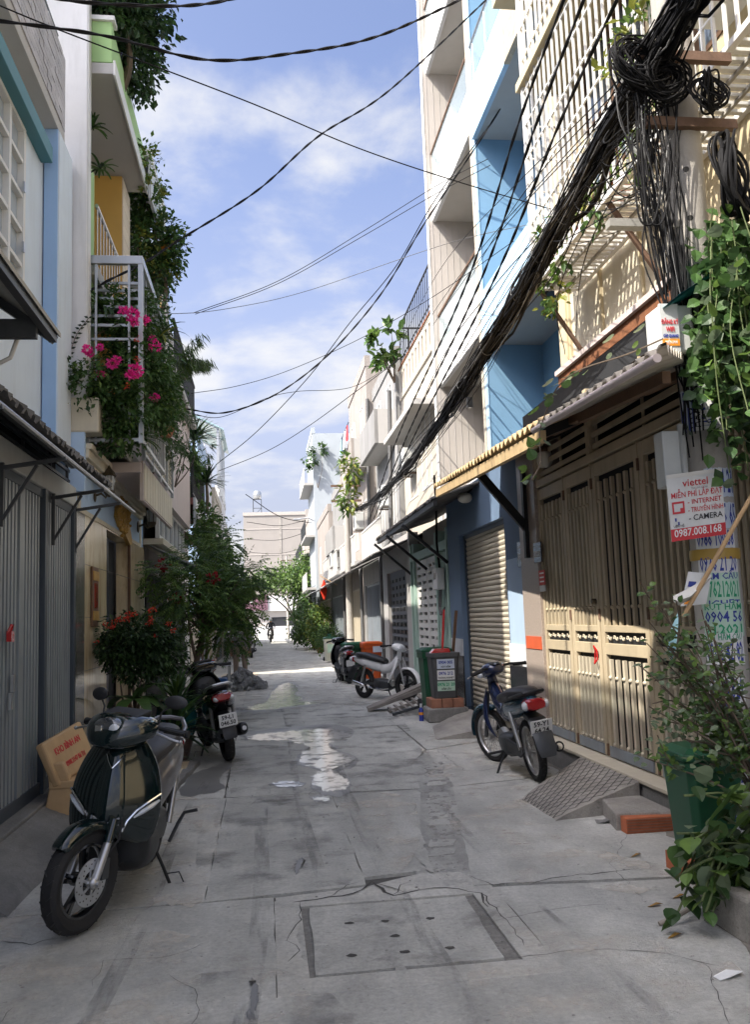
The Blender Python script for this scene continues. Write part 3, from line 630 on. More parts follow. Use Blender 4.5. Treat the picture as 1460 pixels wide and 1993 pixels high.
# awning over the upper window, near edge of the frame
wa=thing('window_awning','small sloping sheet awning high above the grey gate','awning',(-1.7,4.8,3.5))
MB().prism([(-1.33,3.50),(-2.02,3.98),(-2.02,4.01),(-1.33,3.53)],'y',3.2,5.95).build('sheet','sheet_edge',wa)
f=MB();f.bar((-1.37,3.2,3.48),(-1.37,5.9,3.48),.05,.06);f.bar((-1.36,5.9,3.47),(-2.0,5.9,3.93),.05,.06);f.bar((-1.36,4.6,3.47),(-2.0,4.6,3.93),.05,.06);f.bar((-2.0,5.9,3.4),(-2.0,5.9,3.93),.05);f.bar((-1.4,5.6,3.44),(-1.98,5.6,3.44),.05,.12);f.build('frame','dark_steel',wa)
MB().tube([(-1.98,5.75,3.25),(-1.75,5.75,3.22),(-1.6,5.75,3.3),(-1.55,5.75,3.45)],.016,8).build('stay','white_paint',wa,smooth=True)
# ================= unseen neighbour behind the camera, made tall to shade the alley =================
L0=thing('town_house','unseen pale rendered house behind the camera built tall to shade the alley','house',(-4,0,0))
box('walls','white_wall',L0,-9,-8,0,-2.3,1.55,8.6); box('upper_storey','white_wall',L0,-8.5,-8,8.6,-2.8,3.4,9.3)
window(L0,-2.3,-3,-1.4,4,5.6,1)
# ================= marble-fronted green house =================
L2=thing('town_house','marble fronted house with green upper wall and flowering caged balcony','house',(-2.5,11.5,0))
box('rear_block','white_wall',L2,-9,9.1,0,-2.6,13.9,9.9)
box('wing_wall','grey_wall',L2,-2.7,8.95,3.62,-1.75,9.08,10.2,bev=.004)
box('wing_trim','white_paint',L2,-1.75,8.96,3.9,-1.735,9.09,10.1)
box('wing_stub','plaster_cream',L2,-2.05,8.93,3.5,-1.62,9.2,3.86,bev=.02)
box('blue_return','pale_blue_wall',L2,-2.04,8.93,2.9,-1.76,9.0,3.5)
box('green_pier','dark_green_wall',L2,-2.3,9.09,3.5,-1.79,9.30,7.45)
box('green_panel','green_wall',L2,-1.99,9.301,3.5,-1.80,9.62,6.6)
box('recess_wall','slate_wall',L2,-2.62,9.62,3.5,-2.3,13.9,7.46)
oc=box('ochre_column','ochre',L2,-2.3,11.3,3.5,-1.76,11.5,7.47)
for k in range(20): box('facing_tile','cream_tile',oc,-1.76,11.302,3.5+k*.198,-1.745,11.9,3.5+k*.198+.19)
box('facing_core','cream_tile',L2,-2.3,11.5,3.5,-1.762,11.9,7.47)
cs=box('canopy_slab','soffit',L2,-2.6,9.08,7.475,-1.5,11.75,7.6,bev=.006)
box('canopy_edge','white_paint',L2,-1.5,9.06,7.45,-1.48,11.75,7.62)
box('roof_parapet','green_wall',L2,-2.6,9.1,7.62,-1.52,9.22,8.1,bev=.01); box('roof_parapet_side','green_wall',L2,-1.64,9.22,7.62,-1.53,11.7,8.1)
box('parapet_cap','white_paint',L2,-2.6,9.07,8.1,-1.49,9.25,8.15)
box('terrace_floor','soffit',L2,-2.6,9.22,7.601,-1.66,11.7,7.7)
box('far_canopy','white_paint',L2,-2.3,11.9,8.1,-1.45,13.8,8.2); box('far_panel','white_wall',L2,-1.5,11.95,7.5,-1.46,13.8,8.1)
rl=MB();rl.tube([(-1.78,9.65,6.25),(-1.78,11.28,6.25)],.022,8)
for i in range(9): rl.cyl((-1.78,9.7+i*.19,5.45),(-1.78,9.7+i*.19,6.25),.008,n=6)
rl.build('upper_railing','steel',L2,smooth=True)
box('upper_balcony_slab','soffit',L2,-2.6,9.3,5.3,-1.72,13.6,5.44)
# balcony slab, fascia, cornice
box('balcony_slab','pink_white',L2,-2.3,10.2,3.3,-1.38,13.4,3.42,bev=.006); box('planter_slab','cement_pale',L2,-2.3,9.15,3.64,-1.5,10.19,3.7,bev=.006)
box('balcony_fascia','pink_white',L2,-1.40,10.25,2.98,-1.36,13.4,3.44)
for k in range(12): box('fascia_strip','plaster_cream',L2,-1.36,10.3+k*.26,3.0,-1.352,10.3+k*.26+.235,3.42)
cn=MB()
for i,(x,z0,z1) in enumerate(((-1.80,3.14,3.2),(-1.77,3.2,3.25),(-1.73,3.25,3.34),(-1.70,3.34,3.40))): cn.box(-1.9,9.0,z0,x,13.55,z1)
cn.build('cornice','plaster_cream',L2,bev=.008)
corrugated(-1.5,3.46,-2.0,3.62,9.2,13.3,.1,.014).build('eave_sheet','corrugated_pale',L2,smooth=True)
box('eave_board','sheet_edge',L2,-1.515,9.2,3.42,-1.49,13.3,3.55)
# ground floor
dy0,dy1=10.7,12.5
wall_open('ground_wall','marble',L2,-1.85,9.42,14.0,0,2.74,[(dy0,dy1,0,2.70)],-.18)
box('blue_band','pale_blue_wall',L2,-2.03,9.0,2.745,-1.855,13.9,3.2)
box('band_moulding','plaster_cream',L2,-1.86,9.05,2.72,-1.84,13.6,2.77); box('band_side','plaster_cream',L2,-1.86,13.5,2.77,-1.838,13.62,3.14); box('band_side','plaster_cream',L2,-1.86,9.06,2.77,-1.838,9.16,3.14)
box('grey_pillar','marble_grey',L2,-2.05,8.93,0,-1.845,9.40,2.72,bev=.006)
bd=MB()
for z in(.55,1.1,1.65,2.2): bd.box(-1.852,9.43,z,-1.848,14,z+.006)
bd.build('marble_joint','joint',L2)
do=box('door','navy',L2,-2.03,dy0,.02,-1.98,11.6,2.68); box('handle','steel',do,-1.98,11.45,1.0,-1.95,11.48,1.2)
box('door_reveal','marble',L2,-2.03,dy1-.02,0,-1.87,dy1+.0,2.69); box('door_jamb','wood_brown',L2,-1.87,dy1-.035,0,-1.835,dy1+.03,2.70); box('hall','dark_room',L2,-2.6,11.6,0,-2.06,dy1-.03,2.69)
sp=P(183,1130,x=-1.84)
sg=box('niche_plaque','wood_brown',L2,-1.846,sp.y-.16,1.55,-1.82,sp.y+.16,2.2,bev=.01)
for z in(1.62,2.05): box('plaque_trim','gold',sg,-1.822,sp.y-.15,z,-1.81,sp.y+.15,z+.1)
box('plaque_panel','lamp_red',sg,-1.822,sp.y-.07,1.75,-1.814,sp.y+.07,2.02)
og=MB();q=rnd
prof=[(11.55,3.36),(11.95,3.34),(11.98,3.2),(11.92,3.1),(12.05,3.0),(12.2,2.9),(12.35,2.78),(12.42,2.68),(12.25,2.64),(12.0,2.7),(11.7,2.78),(11.4,2.84),(11.22,2.92),(11.3,3.05),(11.45,3.12),(11.55,3.2)]
og.prism(prof,'x',-1.852,-1.80)
for i in range(80):
    y=11.7+q.gauss(0,.25);z=2.98+q.gauss(0,.14)
    if 2.7<z<3.3 and 11.25<y<12.3: og.ell((-1.80,y,z),(.03,q.uniform(.02,.05),q.uniform(.02,.05)),6,4)
og.build('gold_relief','gold',L2,smooth=True)
def lantern(pos,s,label,side=1):
    t=thing('wall_lantern',label,'lantern',pos,0)
    m=MB().tube([(0,0,0),(side*.06*s,0,.02*s),(side*.10*s,0,-.02*s),(side*.12*s,0,0.02*s)],.012*s,6);m.ell((side*.005,0,0),(.012*s,.04*s,.06*s),8,6);m.build('bracket','bronze',t,smooth=True)
    c=side*.13*s
    MB().lathe([(.0,-.02),(.035,0),(.055,.03),(.055,.05)],(c,0,0),8).build('base','bronze',t)
    MB().lathe([(.045,.05),(.06,.15),(.05,.2)],(c,0,0),8).build('glass','lens',t)
    r=MB()
    for i in range(6):
        a=i*math.pi/3; r.bar((c+.05*math.cos(a),.05*math.sin(a),.045),(c+.055*math.cos(a),.055*math.sin(a),.205),.008)
    r.build('rib','bronze',t); MB().lathe([(.075,.2),(.06,.23),(.02,.28),(.006,.31)],(c,0,0),8).build('cap','bronze',t)
    t.scale=(s,s,s); return t
p=P(268,1025,x=-1.85); lantern(p,1.25,'bronze wall lantern beside the gold relief over marble door')
p=P(184,965,x=-1.85); lantern((p.x,p.y,p.z),1.1,'dark lantern under the end of the corrugated awning')
# steel cage balcony
cg=thing('balcony_cage','pale steel plant cage standing on the flowery balcony','cage',(-1.5,10,3.42))
fr=MB()
for (x,y) in((-1.78,9.2),(-1.24,9.2),(-1.24,11.2)): fr.bar((x,y,3.43),(x,y,5.4),.05)
fr.bar((-1.80,9.2,5.42),(-1.215,9.2,5.42),.06,.09);fr.bar((-1.24,9.2,5.42),(-1.24,11.2,5.42),.06,.09);fr.bar((-1.78,9.2,4.55),(-1.24,9.2,4.55),.03);fr.bar((-1.24,9.23,4.55),(-1.24,11.2,4.55),.03)
fr.bar((-1.78,9.2,3.47),(-1.24,9.2,3.47),.04);fr.bar((-1.24,9.2,3.47),(-1.24,11.2,3.47),.04);fr.build('frame','alu',cg,bev=.004)
for x in(-1.70,-1.36): MB().bar((x,9.2,3.43),(x,9.2,5.38),.022).build('bar','alu',cg)
for k in range(9): MB().bar((-1.24,9.42+k*.2,3.43),(-1.24,9.42+k*.2,5.38),.016).build('bar','alu',cg)
for z in(4.72,4.85,4.98,5.1,5.22,5.33):
    MB().bar((-1.76,9.24+(z-4.7)*.6,z),(-1.27,9.24+(z-4.7)*.6,z),.03).build('shelf_bar','alu',cg)
br=thing('balcony_railing','steel balcony railing with lattice panels and hanging pots','railing',(-1.35,12,3.44))
r=MB();r.bar((-1.35,10.2,4.13),(-1.35,13.4,4.13),.045);r.bar((-1.35,10.2,3.52),(-1.35,13.4,3.52),.035)
for k in range(5): r.bar((-1.35,10.22+k*.79,3.44),(-1.35,10.22+k*.79,4.12),.045)
r.build('frame','alu',br)
for k in range(4):
    l=MB();y0=10.3+k*.79
    for i in range(8): l.bar((-1.355,y0+i*.085,3.54),(-1.355,min(y0+.62,y0+i*.085+.28),4.1 if i<5 else 3.54+.55*(.62-i*.085)/.28),.012)
    for z in [3.58+i*.07 for i in range(8)]: l.bar((-1.352,y0,z),(-1.352,y0+.62,z),.012)
    l.build('lattice_panel','plaster_cream',br)
# ================= third house on the left =================
L3=thing('town_house','narrow house with strip windows behind the flowering tree','house',(-2.4,16,0))
box('walls','warm_wall',L3,-9,14.02,0,-1.92,18.6,8.4)
box('ground_door','dark_room',L3,-1.93,14.6,0,-1.90,17.6,2.4)
f=box('upper_front','pink_white',L3,-1.92,14.02,3.5,-1.5,18.5,5.6)
window(L3,-1.62,13.95,18.3,2.9,3.5,1,6,1,'white_paint','window_glass',.05)
box('window_sill','plaster_cream',L3,-1.9,13.95,2.8,-1.55,18.4,2.89)
MB().prism([(-1.1,2.45),(-1.9,2.85),(-1.9,2.88),(-1.1,2.48)],'y',14.1,18.4).build('awning','roof_grey',L3)
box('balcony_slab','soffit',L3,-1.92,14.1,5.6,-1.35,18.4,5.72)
L3r=MB()
for k in range(26): L3r.bar((-1.38,14.2+k*.165,5.72),(-1.38,14.2+k*.165,6.5),.018)
L3r.bar((-1.38,14.1,6.5),(-1.38,18.4,6.5),.04);L3r.build('railing','dark_steel',L3)
window(L3,-1.92,15,17.6,6.0,7.8,1)
box('yellow_panel','ochre',L3,-1.92,14.05,5.75,-1.6,14.4,7.4)
# ================= house with black balcony rail =================
L4=thing('town_house','house with black railed balcony full of palms','house',(-2.4,20.5,0))
box('walls','grey_wall',L4,-9,18.62,0,-1.95,23.4,7.2)
box('balcony_slab','awning_red',L4,-1.95,18.7,4.05,-1.45,22.6,4.2); box('slab_fascia','white_wall',L4,-1.45,18.7,3.5,-1.4,22.6,4.2)
MB().prism([(-1.05,3.15),(-1.95,3.6),(-1.95,3.64),(-1.05,3.19)],'y',18.7,22.6).build('awning','awning_red',L4)
r=MB()
for k in range(34): r.bar((-1.47,18.75+k*.115,4.2),(-1.47,18.75+k*.115,5.15),.02)
r.bar((-1.47,18.7,5.16),(-1.47,22.6,5.16),.05);r.bar((-1.47,18.7,4.3),(-1.47,22.6,4.3),.03)
for k in range(5): r.bar((-1.95+k*.115,18.72,4.2),(-1.95+k*.115,18.72,5.15),.02)
r.bar((-1.95,18.72,5.16),(-1.45,18.72,5.16),.05);r.build('railing','black_metal',L4)
window(L4,-1.95,19.5,21.8,4.5,6.4,1); box('door','dark_room',L4,-1.96,19.3,0,-1.93,21.9,2.5)
box('tower','cement_pale',L4,-5,18.7,7.2,-1.98,20.2,8.2)
# ================= plainer houses further along both sides =================
def row_house(label,side,y0,y1,xf,h,wall,fl=2,door='gate_bluegrey',awn=None,balc=None,roof=None,doorh=2.5,depth=7,win='window_glass',set2=0.):
    s=1 if side=='L' else -1; xb=xf-s*depth
    t=thing('town_house',label,'house',((xf+xb)/2,(y0+y1)/2,0)); w=y1-y0;fh=(h-3.2)/max(1,fl-1) if fl>1 else 0
    xu=xf-s*set2
    box('ground_walls',wall,t,xb,y0+.01,0,xf-s*.12,y1-.01,3.2)
    wall_open('front',wall,t,xf,y0+.01,y1-.01,0,3.2,[(y0+.35,y1-.35,0,doorh)],-s*.12)
    dr=box('shutter_door',door,t,xf-s*.1,y0+.36,0,xf-s*.06,y1-.36,doorh-.005)
    k=0;y=y0+.4
    sm=MB().box(-.012,-.02,0,.012,.02,doorh-.1).mesh('slat',door)
    while y<y1-.38: place(sm,'slat',dr,(xf-s*.055,y,.03));y+=.16;k+=1
    if fl>1:
        box('upper_walls',wall,t,xb,y0+.01,3.2,xu-s*.003,y1-.01,h)
        for f in range(fl-1):
            z=3.2+f*fh; nw=2 if w>3.6 else 1
            for i in range(nw):
                a=y0+w*(i+.5)/nw-.55; window(t,xu,a,a+1.1,z+.75,z+min(2.2,fh-.35),s,2,1,'white_paint',win,.06)
            if balc and f==0 or balc==2:
                box('balcony_slab','soffit',t,xu+s*.001,y0+.1,z+.0,xu+s*.55,y1-.1,z+.13)
                r=MB()
                for q in range(int(w/.16)): r.bar((xu+s*.52,y0+.15+q*.16,z+.13),(xu+s*.52,y0+.15+q*.16,z+.95),.02)
                r.bar((xu+s*.52,y0+.1,z+.96),(xu+s*.52,y1-.1,z+.96),.045);r.build('railing','dark_steel' if f%2 else 'white_paint',t)
    if awn: corrugated(xf+s*.85,2.75,xf+s*.02,3.12,y0+.05,y1-.05,.2,.02).build('awning',awn,t,smooth=True); 
    box('roof_parapet',roof or wall,t,xu-s*.16,y0,h,xu+s*.03,y1,h+.35)
    return t
LH=[('pale green house with corrugated awning beyond the black railing','L',26.4,30.5,-1.9,7.0,'pale_blue_wall',2,'gate_grey','corrugated',1),
 ('white house beyond the flowering tree with grey awning','L',30.55,35.2,-2.0,7.4,'white_wall',2,'shutter','roof_grey',1),
 ('cream far house under the glass roof terrace','L',35.25,41,-1.9,6.6,'cream_wall',2,'gate_bluegrey','corrugated',None),
 ('grey far house beside the parked scooters','L',41.05,48,-2.0,7.6,'grey_wall',2,'gate_grey','corrugated',1),
 ('far pale house near the left end of the alley','L',48.05,58,-2.2,7.0,'warm_wall',2,'shutter','roof_grey',1),
 ('last small house on the left before the end wall','L',58.05,72,-2.5,5.6,'white_wall',1,'gate_bluegrey','corrugated',None)]
for a in LH: row_house(*a)
yw=thing('yard_wall','low rendered yard wall letting sun across the alley','wall',(-2,25,0))
box('wall','cream_wall',yw,-2.1,23.45,0,-1.92,26.35,1.7,bev=.01); box('coping','cement_pale',yw,-2.15,23.45,1.7,-1.88,26.35,1.78)
gt=thing('glass_roof_frame','steel frame terrace with pale glass roof above the far left houses','terrace',(-2.4,38,6.6))
f=MB()
for y in(35.6,38,40.6):
    f.bar((-1.75,y,6.95),(-1.75,y,9.4),.1);f.bar((-3.6,y,6.95),(-3.6,y,10.4),.1);f.bar((-1.7,y,9.4),(-3.7,y,10.45),.1)
for z in(7.6,8.3,9.3): f.bar((-1.75,35.6,z),(-1.75,40.6,z),.07)
f.build('frame','alu',gt)
MB().prism([(-1.5,9.33),(-3.8,10.5),(-3.8,10.54),(-1.5,9.37)],'y',35.4,40.8).build('glass_sheet','glass_roof',gt)
for k in range(12): MB().bar((-1.72,35.8+k*.42,6.95),(-1.72,35.8+k*.42,9.3),.05).build('bar','alu',gt)
RH=[('grey pink house with green sprouting wall plant on its roof','R',22.5,27.2,3.1,8.4,'weathered',3,'gate_bluegrey','corrugated',1,None,2.5,7,'window_glass',.5),
 ('rose house with slotted parapet half hidden by cables','R',27.25,33,3.1,9.6,'weathered_warm',3,'shutter','corrugated',1,None,2.5,7,'window_glass',.3),
 ('house with green awning posts behind the potted shrubs','R',33.05,41,3.1,7.0,'weathered',2,'gate_grey','roof_grey',1,None,2.5,7,'window_glass',.2),
 ('low house with faded awning before the tall pale blue one','R',41.05,49.6,3.1,6.6,'weathered_warm',2,'shutter','corrugated',None),
 ('tall pale blue narrow house rising over the far alley','R',49.65,56,2.95,12.2,'grey_blue',4,'gate_bluegrey','roof_grey',2),
 ('far brown brick house beside the end building','R',56.05,68,3.0,8.0,'weathered_warm',3,'shutter','corrugated',2),
 ('last house on the right with awning near the end wall','R',68.05,84,3.0,5.4,'cream_wall',1,'gate_bluegrey','corrugated')]
for a in RH: row_house(*a)
# blank end building with water tanks, shop at the junction
# concrete balcony boxes, air conditioners and downpipes on the middle right houses
for i,(y0,y1,z,x) in enumerate(((23.0,26.6,6.2,3.05),(27.8,32,6.4,2.9),(34,38,4.2,2.7))):
    t=thing('balcony_box',['grey concrete balcony box under the roof sprout','second concrete balcony box beyond the roof sprout','low concrete balcony box beyond the far right pole'][i],'balcony',(x,(y0+y1)/2,z))
    box('front',('weathered','weathered_warm','weathered')[i],t,x,y0,z,x+.1,y1,z+.95,bev=.01);box('near_side','soffit',t,x+.1,y0,z,x+.9,y0+.1,z+.95);box('far_side','soffit',t,x+.1,y1-.1,z,x+.9,y1,z+.95);box('floor','soffit',t,x+.1,y0+.1,z,x+.9,y1-.1,z+.12)
for i,(y,z,x) in enumerate(((24.2,4.6,3.3),(29.5,4.5,3.1),(35.5,3.6,2.7),(20.9,5.0,3.4))):
    t=thing('air_conditioner',['white air conditioner unit below the grey balcony box','white air conditioner on the rose house wall','white air conditioner near the red flag','white air conditioner on the cream house with black rail'][i],'air conditioner',(x,y,z),0)
    MB().box(0,-.4,0,.3,.4,.58).build('casing','white_plastic',t,bev=.02);MB().lathe([(0,-.004),(.22,-.004),(.23,0)],(0,.08,.29),18,'x').build('fan_grille','bin_grey',t);MB().bar((.0,-.3,-.03),(.35,-.3,-.03),.03).build('bracket','rusty_steel',t);MB().bar((.0,.3,-.03),(.35,.3,-.03),.03).build('bracket','rusty_steel',t)
for i,(x,y,h) in enumerate(((3.02,22.45,7.5),(3.02,27.22,8.5),(3.0,33.0,7.0))):
    t=thing('downpipe',['grey downpipe between the black railed house and the next','downpipe before the rose house','downpipe beside the red flag house'][i],'pipe',(x,y,0));MB().tube([(x,y,0),(x,y,3.1),(x+.3,y,3.6),(x+.4,y,h)],.055,8).build('pipe','cable_grey',t,smooth=True)
lb=thing('laundry_line','row of hung washing on the balcony beyond the roof sprout','laundry',(3.0,28,7))
for k,(y,m,h) in enumerate(((28.2,'ink_red',.5),(28.7,'ink_grey',.7),(29.2,'cloth_white',.6),(29.8,'gloss_navy',.65),(30.4,'mask_blue',.55))): MB().loft([[(2.86+.02*math.sin(i*2.+k),y+i*.1,7.9) for i in range(5)],[(2.84+.05*math.sin(i*2.4+k),y+i*.1,7.9-h) for i in range(5)]],False,False).build('garment',m,lb)
MB().tube([(2.86,27.9,7.9),(2.86,31,7.9)],.012,5).build('line','cable',lb)
eb=thing('apartment_block','large blank cream building closing the view at the alley end','building',(4,112,0))
box('side_wall','end_wall',eb,-2.3,106,0,5.2,125,14.2); box('wing','end_wall',eb,5.2,105.6,0,12,125,14.8)
for k in range(5):
    for j in range(3): box('vent_block','grey_wall2',eb,6.2+k*1.1,105.5,3+j*3.2,6.7+k*1.1,105.62,4.0+j*3.2)
for k in range(4): box('pour_line','warm_wall',eb,-2.3,105.96,3.2+k*3.1,5.2,106.02,3.32+k*3.1)
box('corner_strip','cement_pale',eb,2.0,105.95,0,2.25,106.05,14.2); box('parapet','warm_wall',eb,-2.35,105.9,14.2,5.25,106.2,14.6)
for i,(x,lab) in enumerate(((-.6,'round steel water tank on a frame at roof left'),(7.5,'round steel water tank on a frame above the far rooftops'))):
    wt=thing('water_tank',lab,'water tank',(x,108,14.2))
    f=MB()
    for a,b in((-.5,-.5),(.5,-.5),(.5,.5),(-.5,.5)): f.bar((x+a,108+b,14.2),(x+a,108+b,16.4),.08)
    f.bar((x-.5,107.5,15.3),(x+.5,107.5,15.3),.06);f.bar((x-.5,107.5,16.4),(x+.5,107.5,16.4),.1);f.bar((x-.5,107.5,14.3),(x+.5,107.5,15.3),.05);f.build('stand','dark_steel',wt)
    MB().lathe([(.0,16.45),(.4,16.48),(.5,16.65),(.53,17.0),(.5,17.3),(.35,17.5),(.12,17.58),(0,17.59)],(x,108,0),20).build('tank','tank',wt,smooth=True)
sh=thing('street_shop','low shop with purple signboard across the end of the alley','shop',(0,99,0))
box('wall','warm_wall',sh,-6,99,0,9,104,3.2); MB().prism([(-6,2.6),(9,2.6),(9,4.3),(-6,4.3)],'y',98.6,98.9).build('fascia','grey_wall',sh)
box('signboard','shop_purple',sh,-4.5,98.45,2.7,.4,98.58,4.4)
text('ON',.8,'ink_white',sh,frame((-1.9,98.43,3.75),(1,0,0),(0,0,1)),bold=.02)
box('opening','dark_room',sh,.6,98.95,.6,4.6,98.99,1.9); box('shutter','gate_bluegrey',sh,4.8,98.9,0,8,98.98,2.4); box('counter','grey_wall',sh,-4,98.4,0,4.2,98.9,.9)
# utility pole far down the alley
# ================= beige gate house (right, near) =================
R1=thing('town_house','house with beige slatted gate and white grille balcony above','house',(4,7.5,0))
XU=3.66
box('rear_block','yellow_wall',R1,XU+.2,1.0,0,10,10.0,9.2)
wall_open('upper_wall','yellow_wall',R1,XU,1.0,10.02,3.3,9.2,[(6.7,9.75,4.42,5.36),(5.0,6.4,6.0,7.6),(7.2,8.8,6.0,7.6)],.19)
box('panel_window','plaster_cream',R1,XU+.05,6.72,4.43,XU+.07,9.73,5.35)
for y in(6.7,7.7,8.72,9.7): box('panel_stile','yellow_wall',R1,XU+.02,y,4.42,XU+.05,y+.05,5.36)
box('brown_sill','rust',R1,XU-.06,6.4,4.22,XU,9.98,4.36); box('sill_ledge','pink_white',R1,XU-.1,6.3,4.36,XU,9.98,4.42)
window(R1,XU,5.0,6.4,6.0,7.6,-1,2,2,'wood_brown','window_glass'); window(R1,XU,7.2,8.8,6.0,7.6,-1,2,2,'wood_brown','window_glass')
box('stone_facing','stone_strip',R1,XU-.03,9.0,5.4,XU-.001,10.0,9.0)
box('roof_slab','yellow_wall',R1,3.05,1.0,9.2,XU+.3,10.02,9.38)
# ground floor walls
box('plinth','cement',R1,2.86,4.6,-.01,3.2,9.32,.21,bev=.015); box('plinth_cap','plaster_cream',R1,2.84,4.6,.205,3.2,9.32,.235,bev=.006)
box('granite_pillar','granite',R1,3.0,9.32,0,3.6,9.96,3.35,bev=.006)
box('red_tile','red_tile',R1,2.992,9.34,1.13,3.0,9.9,1.27)
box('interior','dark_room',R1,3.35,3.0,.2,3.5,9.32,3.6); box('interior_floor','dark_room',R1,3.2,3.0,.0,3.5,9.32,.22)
def plaque(par,px,py,x,txt,sz,bm,tm,h,wd):
    p=P(px,py,x=x); o=box('number_plate',bm,par,x-.014,p.y-wd/2,p.z-h/2,x-.002,p.y+wd/2,p.z+h/2,bev=.003)
    text(txt,sz,tm,o,frame((x-.0155,p.y,p.z-h*.1),(0,-1,0),(0,0,1)),sx=.72,bold=.002); box('plate_line',tm,o,x-.0155,p.y-wd*.42,p.z+h*.26,x-.0142,p.y+wd*.42,p.z+h*.30); return o
plaque(R1,1048,1075,3.0,'365/1/45',.085,'black_stone','ink_white',.22,.26)
p=P(1056,1124,x=3.0); st=box('fire_notice','sticker_red',R1,2.994,p.y-.1,p.z-.08,2.998,p.y+.1,p.z+.08); box('notice_paper','paper_white',R1,2.994,p.y-.1,p.z-.15,2.998,p.y+.1,p.z-.085)
for k in range(3): box('notice_line','ink_white',st,2.9925,p.y-.07,p.z+.04-k*.045,2.9938,p.y+.07,p.z+.055-k*.045)
box('header','dark_room',R1,3.12,3.0,3.6,3.655,9.96,3.86); box('pillar_top','granite',R1,3.02,9.32,3.352,3.655,9.955,3.6)
# gate leaves
YB=[P(px,1150,x=3.05).y for px in(1057,1111,1167,1262,1375,1500)]
for y in YB[:-1]: box('gate_post','gate_beige',R1,3.03,y-.012,.24,3.09,y+.0,2.9)
tr=MB();tr.box(3.02,4.2,2.90,3.10,9.3,2.98)
for y in(9.27,YB[2],YB[4]-.1,4.9): tr.box(3.02,y-.04,2.98,3.10,y+.04,3.6)
tr=tr.build('transom','gate_beige',R1,bev=.004)
for k in range(5):
    for a,b in((YB[2]+.05,9.22),(YB[4]-.05,YB[2]-.05),(4.95,YB[4]-.16)): MB().bar((3.06,a,3.04+k*.11),(3.06,b,3.04+k*.11),.02,.05).build('slat',('gate_beige'),tr)
for y in(8.6,7.6,6.6,5.6): MB().bar((3.075,y,2.98),(3.075,y,3.58),.02).build('stay',('gate_beige'),tr)
def scroll(m,x,y,z,r):
    for sg in(1,-1):
        pts=[]
        for i in range(18):
            t=i/17*4.6;rr=r*(1-t/5.2); pts.append((x,y+sg*(r+.004)*1.0+sg*(-math.cos(t)*rr),z+sg*math.sin(t)*rr*.85))
        m.tube(pts,.0065,5)
for i in range(5):
    y1,y0=YB[i]-.014,YB[i+1]+.004; lf=MB();st=.075 if i<3 else .09; x0,x1=3.035,3.085
    lf.box(x0,y0,.24,x1,y0+st,2.88);lf.box(x0,y1-st,.24,x1,y1,2.88)
    for a,b in((2.76,2.88),(1.34,1.40),(1.14,1.24),(.24,.33)): lf.box(x0+.002,y0+st,a,x1-.002,y1-st,b)
    lf=lf.build('gate_leaf','gate_beige',R1,bev=.005); a,b=y0+st,y1-st;n=6 if i<3 else 7;pit=(b-a)/n
    su=MB();su.box(-.014,-.021,1.40,.014,.021,2.70);su.ell((-.018,0,2.52),(.016,.024,.018),8,5);su.ell((-.018,0,1.56),(.016,.024,.018),8,5);su=su.mesh('slat','gate_beige',True)
    sd=MB();sd.box(-.014,-.021,.30,.014,.021,1.10);sd.ell((-.018,0,.94),(.016,.024,.018),8,5);sd.ell((-.018,0,.36),(.014,.026,.02),8,5);sd=sd.mesh('slat','gate_cream',True)
    for k in range(n):
        place(su,'slat',lf,(3.055+rnd.uniform(-.003,.003),a+pit*(k+.5)+rnd.uniform(-.004,.004),0)); place(sd,'slat',lf,(3.055+rnd.uniform(-.003,.003),a+pit*(k+.5)+rnd.uniform(-.004,.004),0))
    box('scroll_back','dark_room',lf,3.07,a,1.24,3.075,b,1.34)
    sc=MB();ns=max(2,int((b-a)/.125))
    for k in range(ns): scroll(sc,3.05,a+(b-a)*(k+.5)/ns,1.29,.028)
    sc.build('scrollwork','gate_cream',lf,smooth=True)
    box('kick_plate','gate_bluegrey',lf,3.02,a-.01,.25,3.034,b+.01,.34); box('leaf_gap_shade','gate_bluegrey' if i>9 else 'dark_room',lf,3.09,a,.24,3.1,b,2.86)  # dark sheet behind each leaf stands in for the room's shade
    for z in(.30,1.5,2.7): MB().cyl((3.03,y1-.005,z-.05),(3.03,y1-.005,z+.05),.014).build('hinge','rusty_steel',lf)
lk=MB();p=P(1163,1278,x=3.03);lk.tube([(p.x-.01,p.y-.02,p.z+.06),(p.x-.03,p.y,p.z+.1),(p.x-.01,p.y+.02,p.z+.06),(p.x-.01,p.y+.03,p.z-.02),(p.x-.03,p.y,p.z-.06),(p.x-.01,p.y-.03,p.z-.02),(p.x-.01,p.y-.02,p.z+.06)],.008,6);lk.build('chain_lock','gloss_red',R1,smooth=True)
p=P(1160,1170,x=3.03);MB().cyl((p.x,p.y,p.z),(p.x-.04,p.y,p.z),.025).build('knob','bronze',R1)
# globe lamp on the pillar
gl=thing('pillar_lamp','small cream jar shaped lamp under the awning by the beige gate','lamp',P(1060,888,y=9.0),0)
MB().lathe([(.0,-.13),(.06,-.12),(.085,-.06),(.08,.0),(.07,.04)],n=14).build('glass','lamp_glass',gl,smooth=True); MB().lathe([(.085,.04),(.09,.06),(.06,.1),(.0,.12)],n=14).build('cap','wood_brown',gl,smooth=True); MB().bar((0,0,.1),(0,0,.42),.015).build('rod','black_metal',gl)
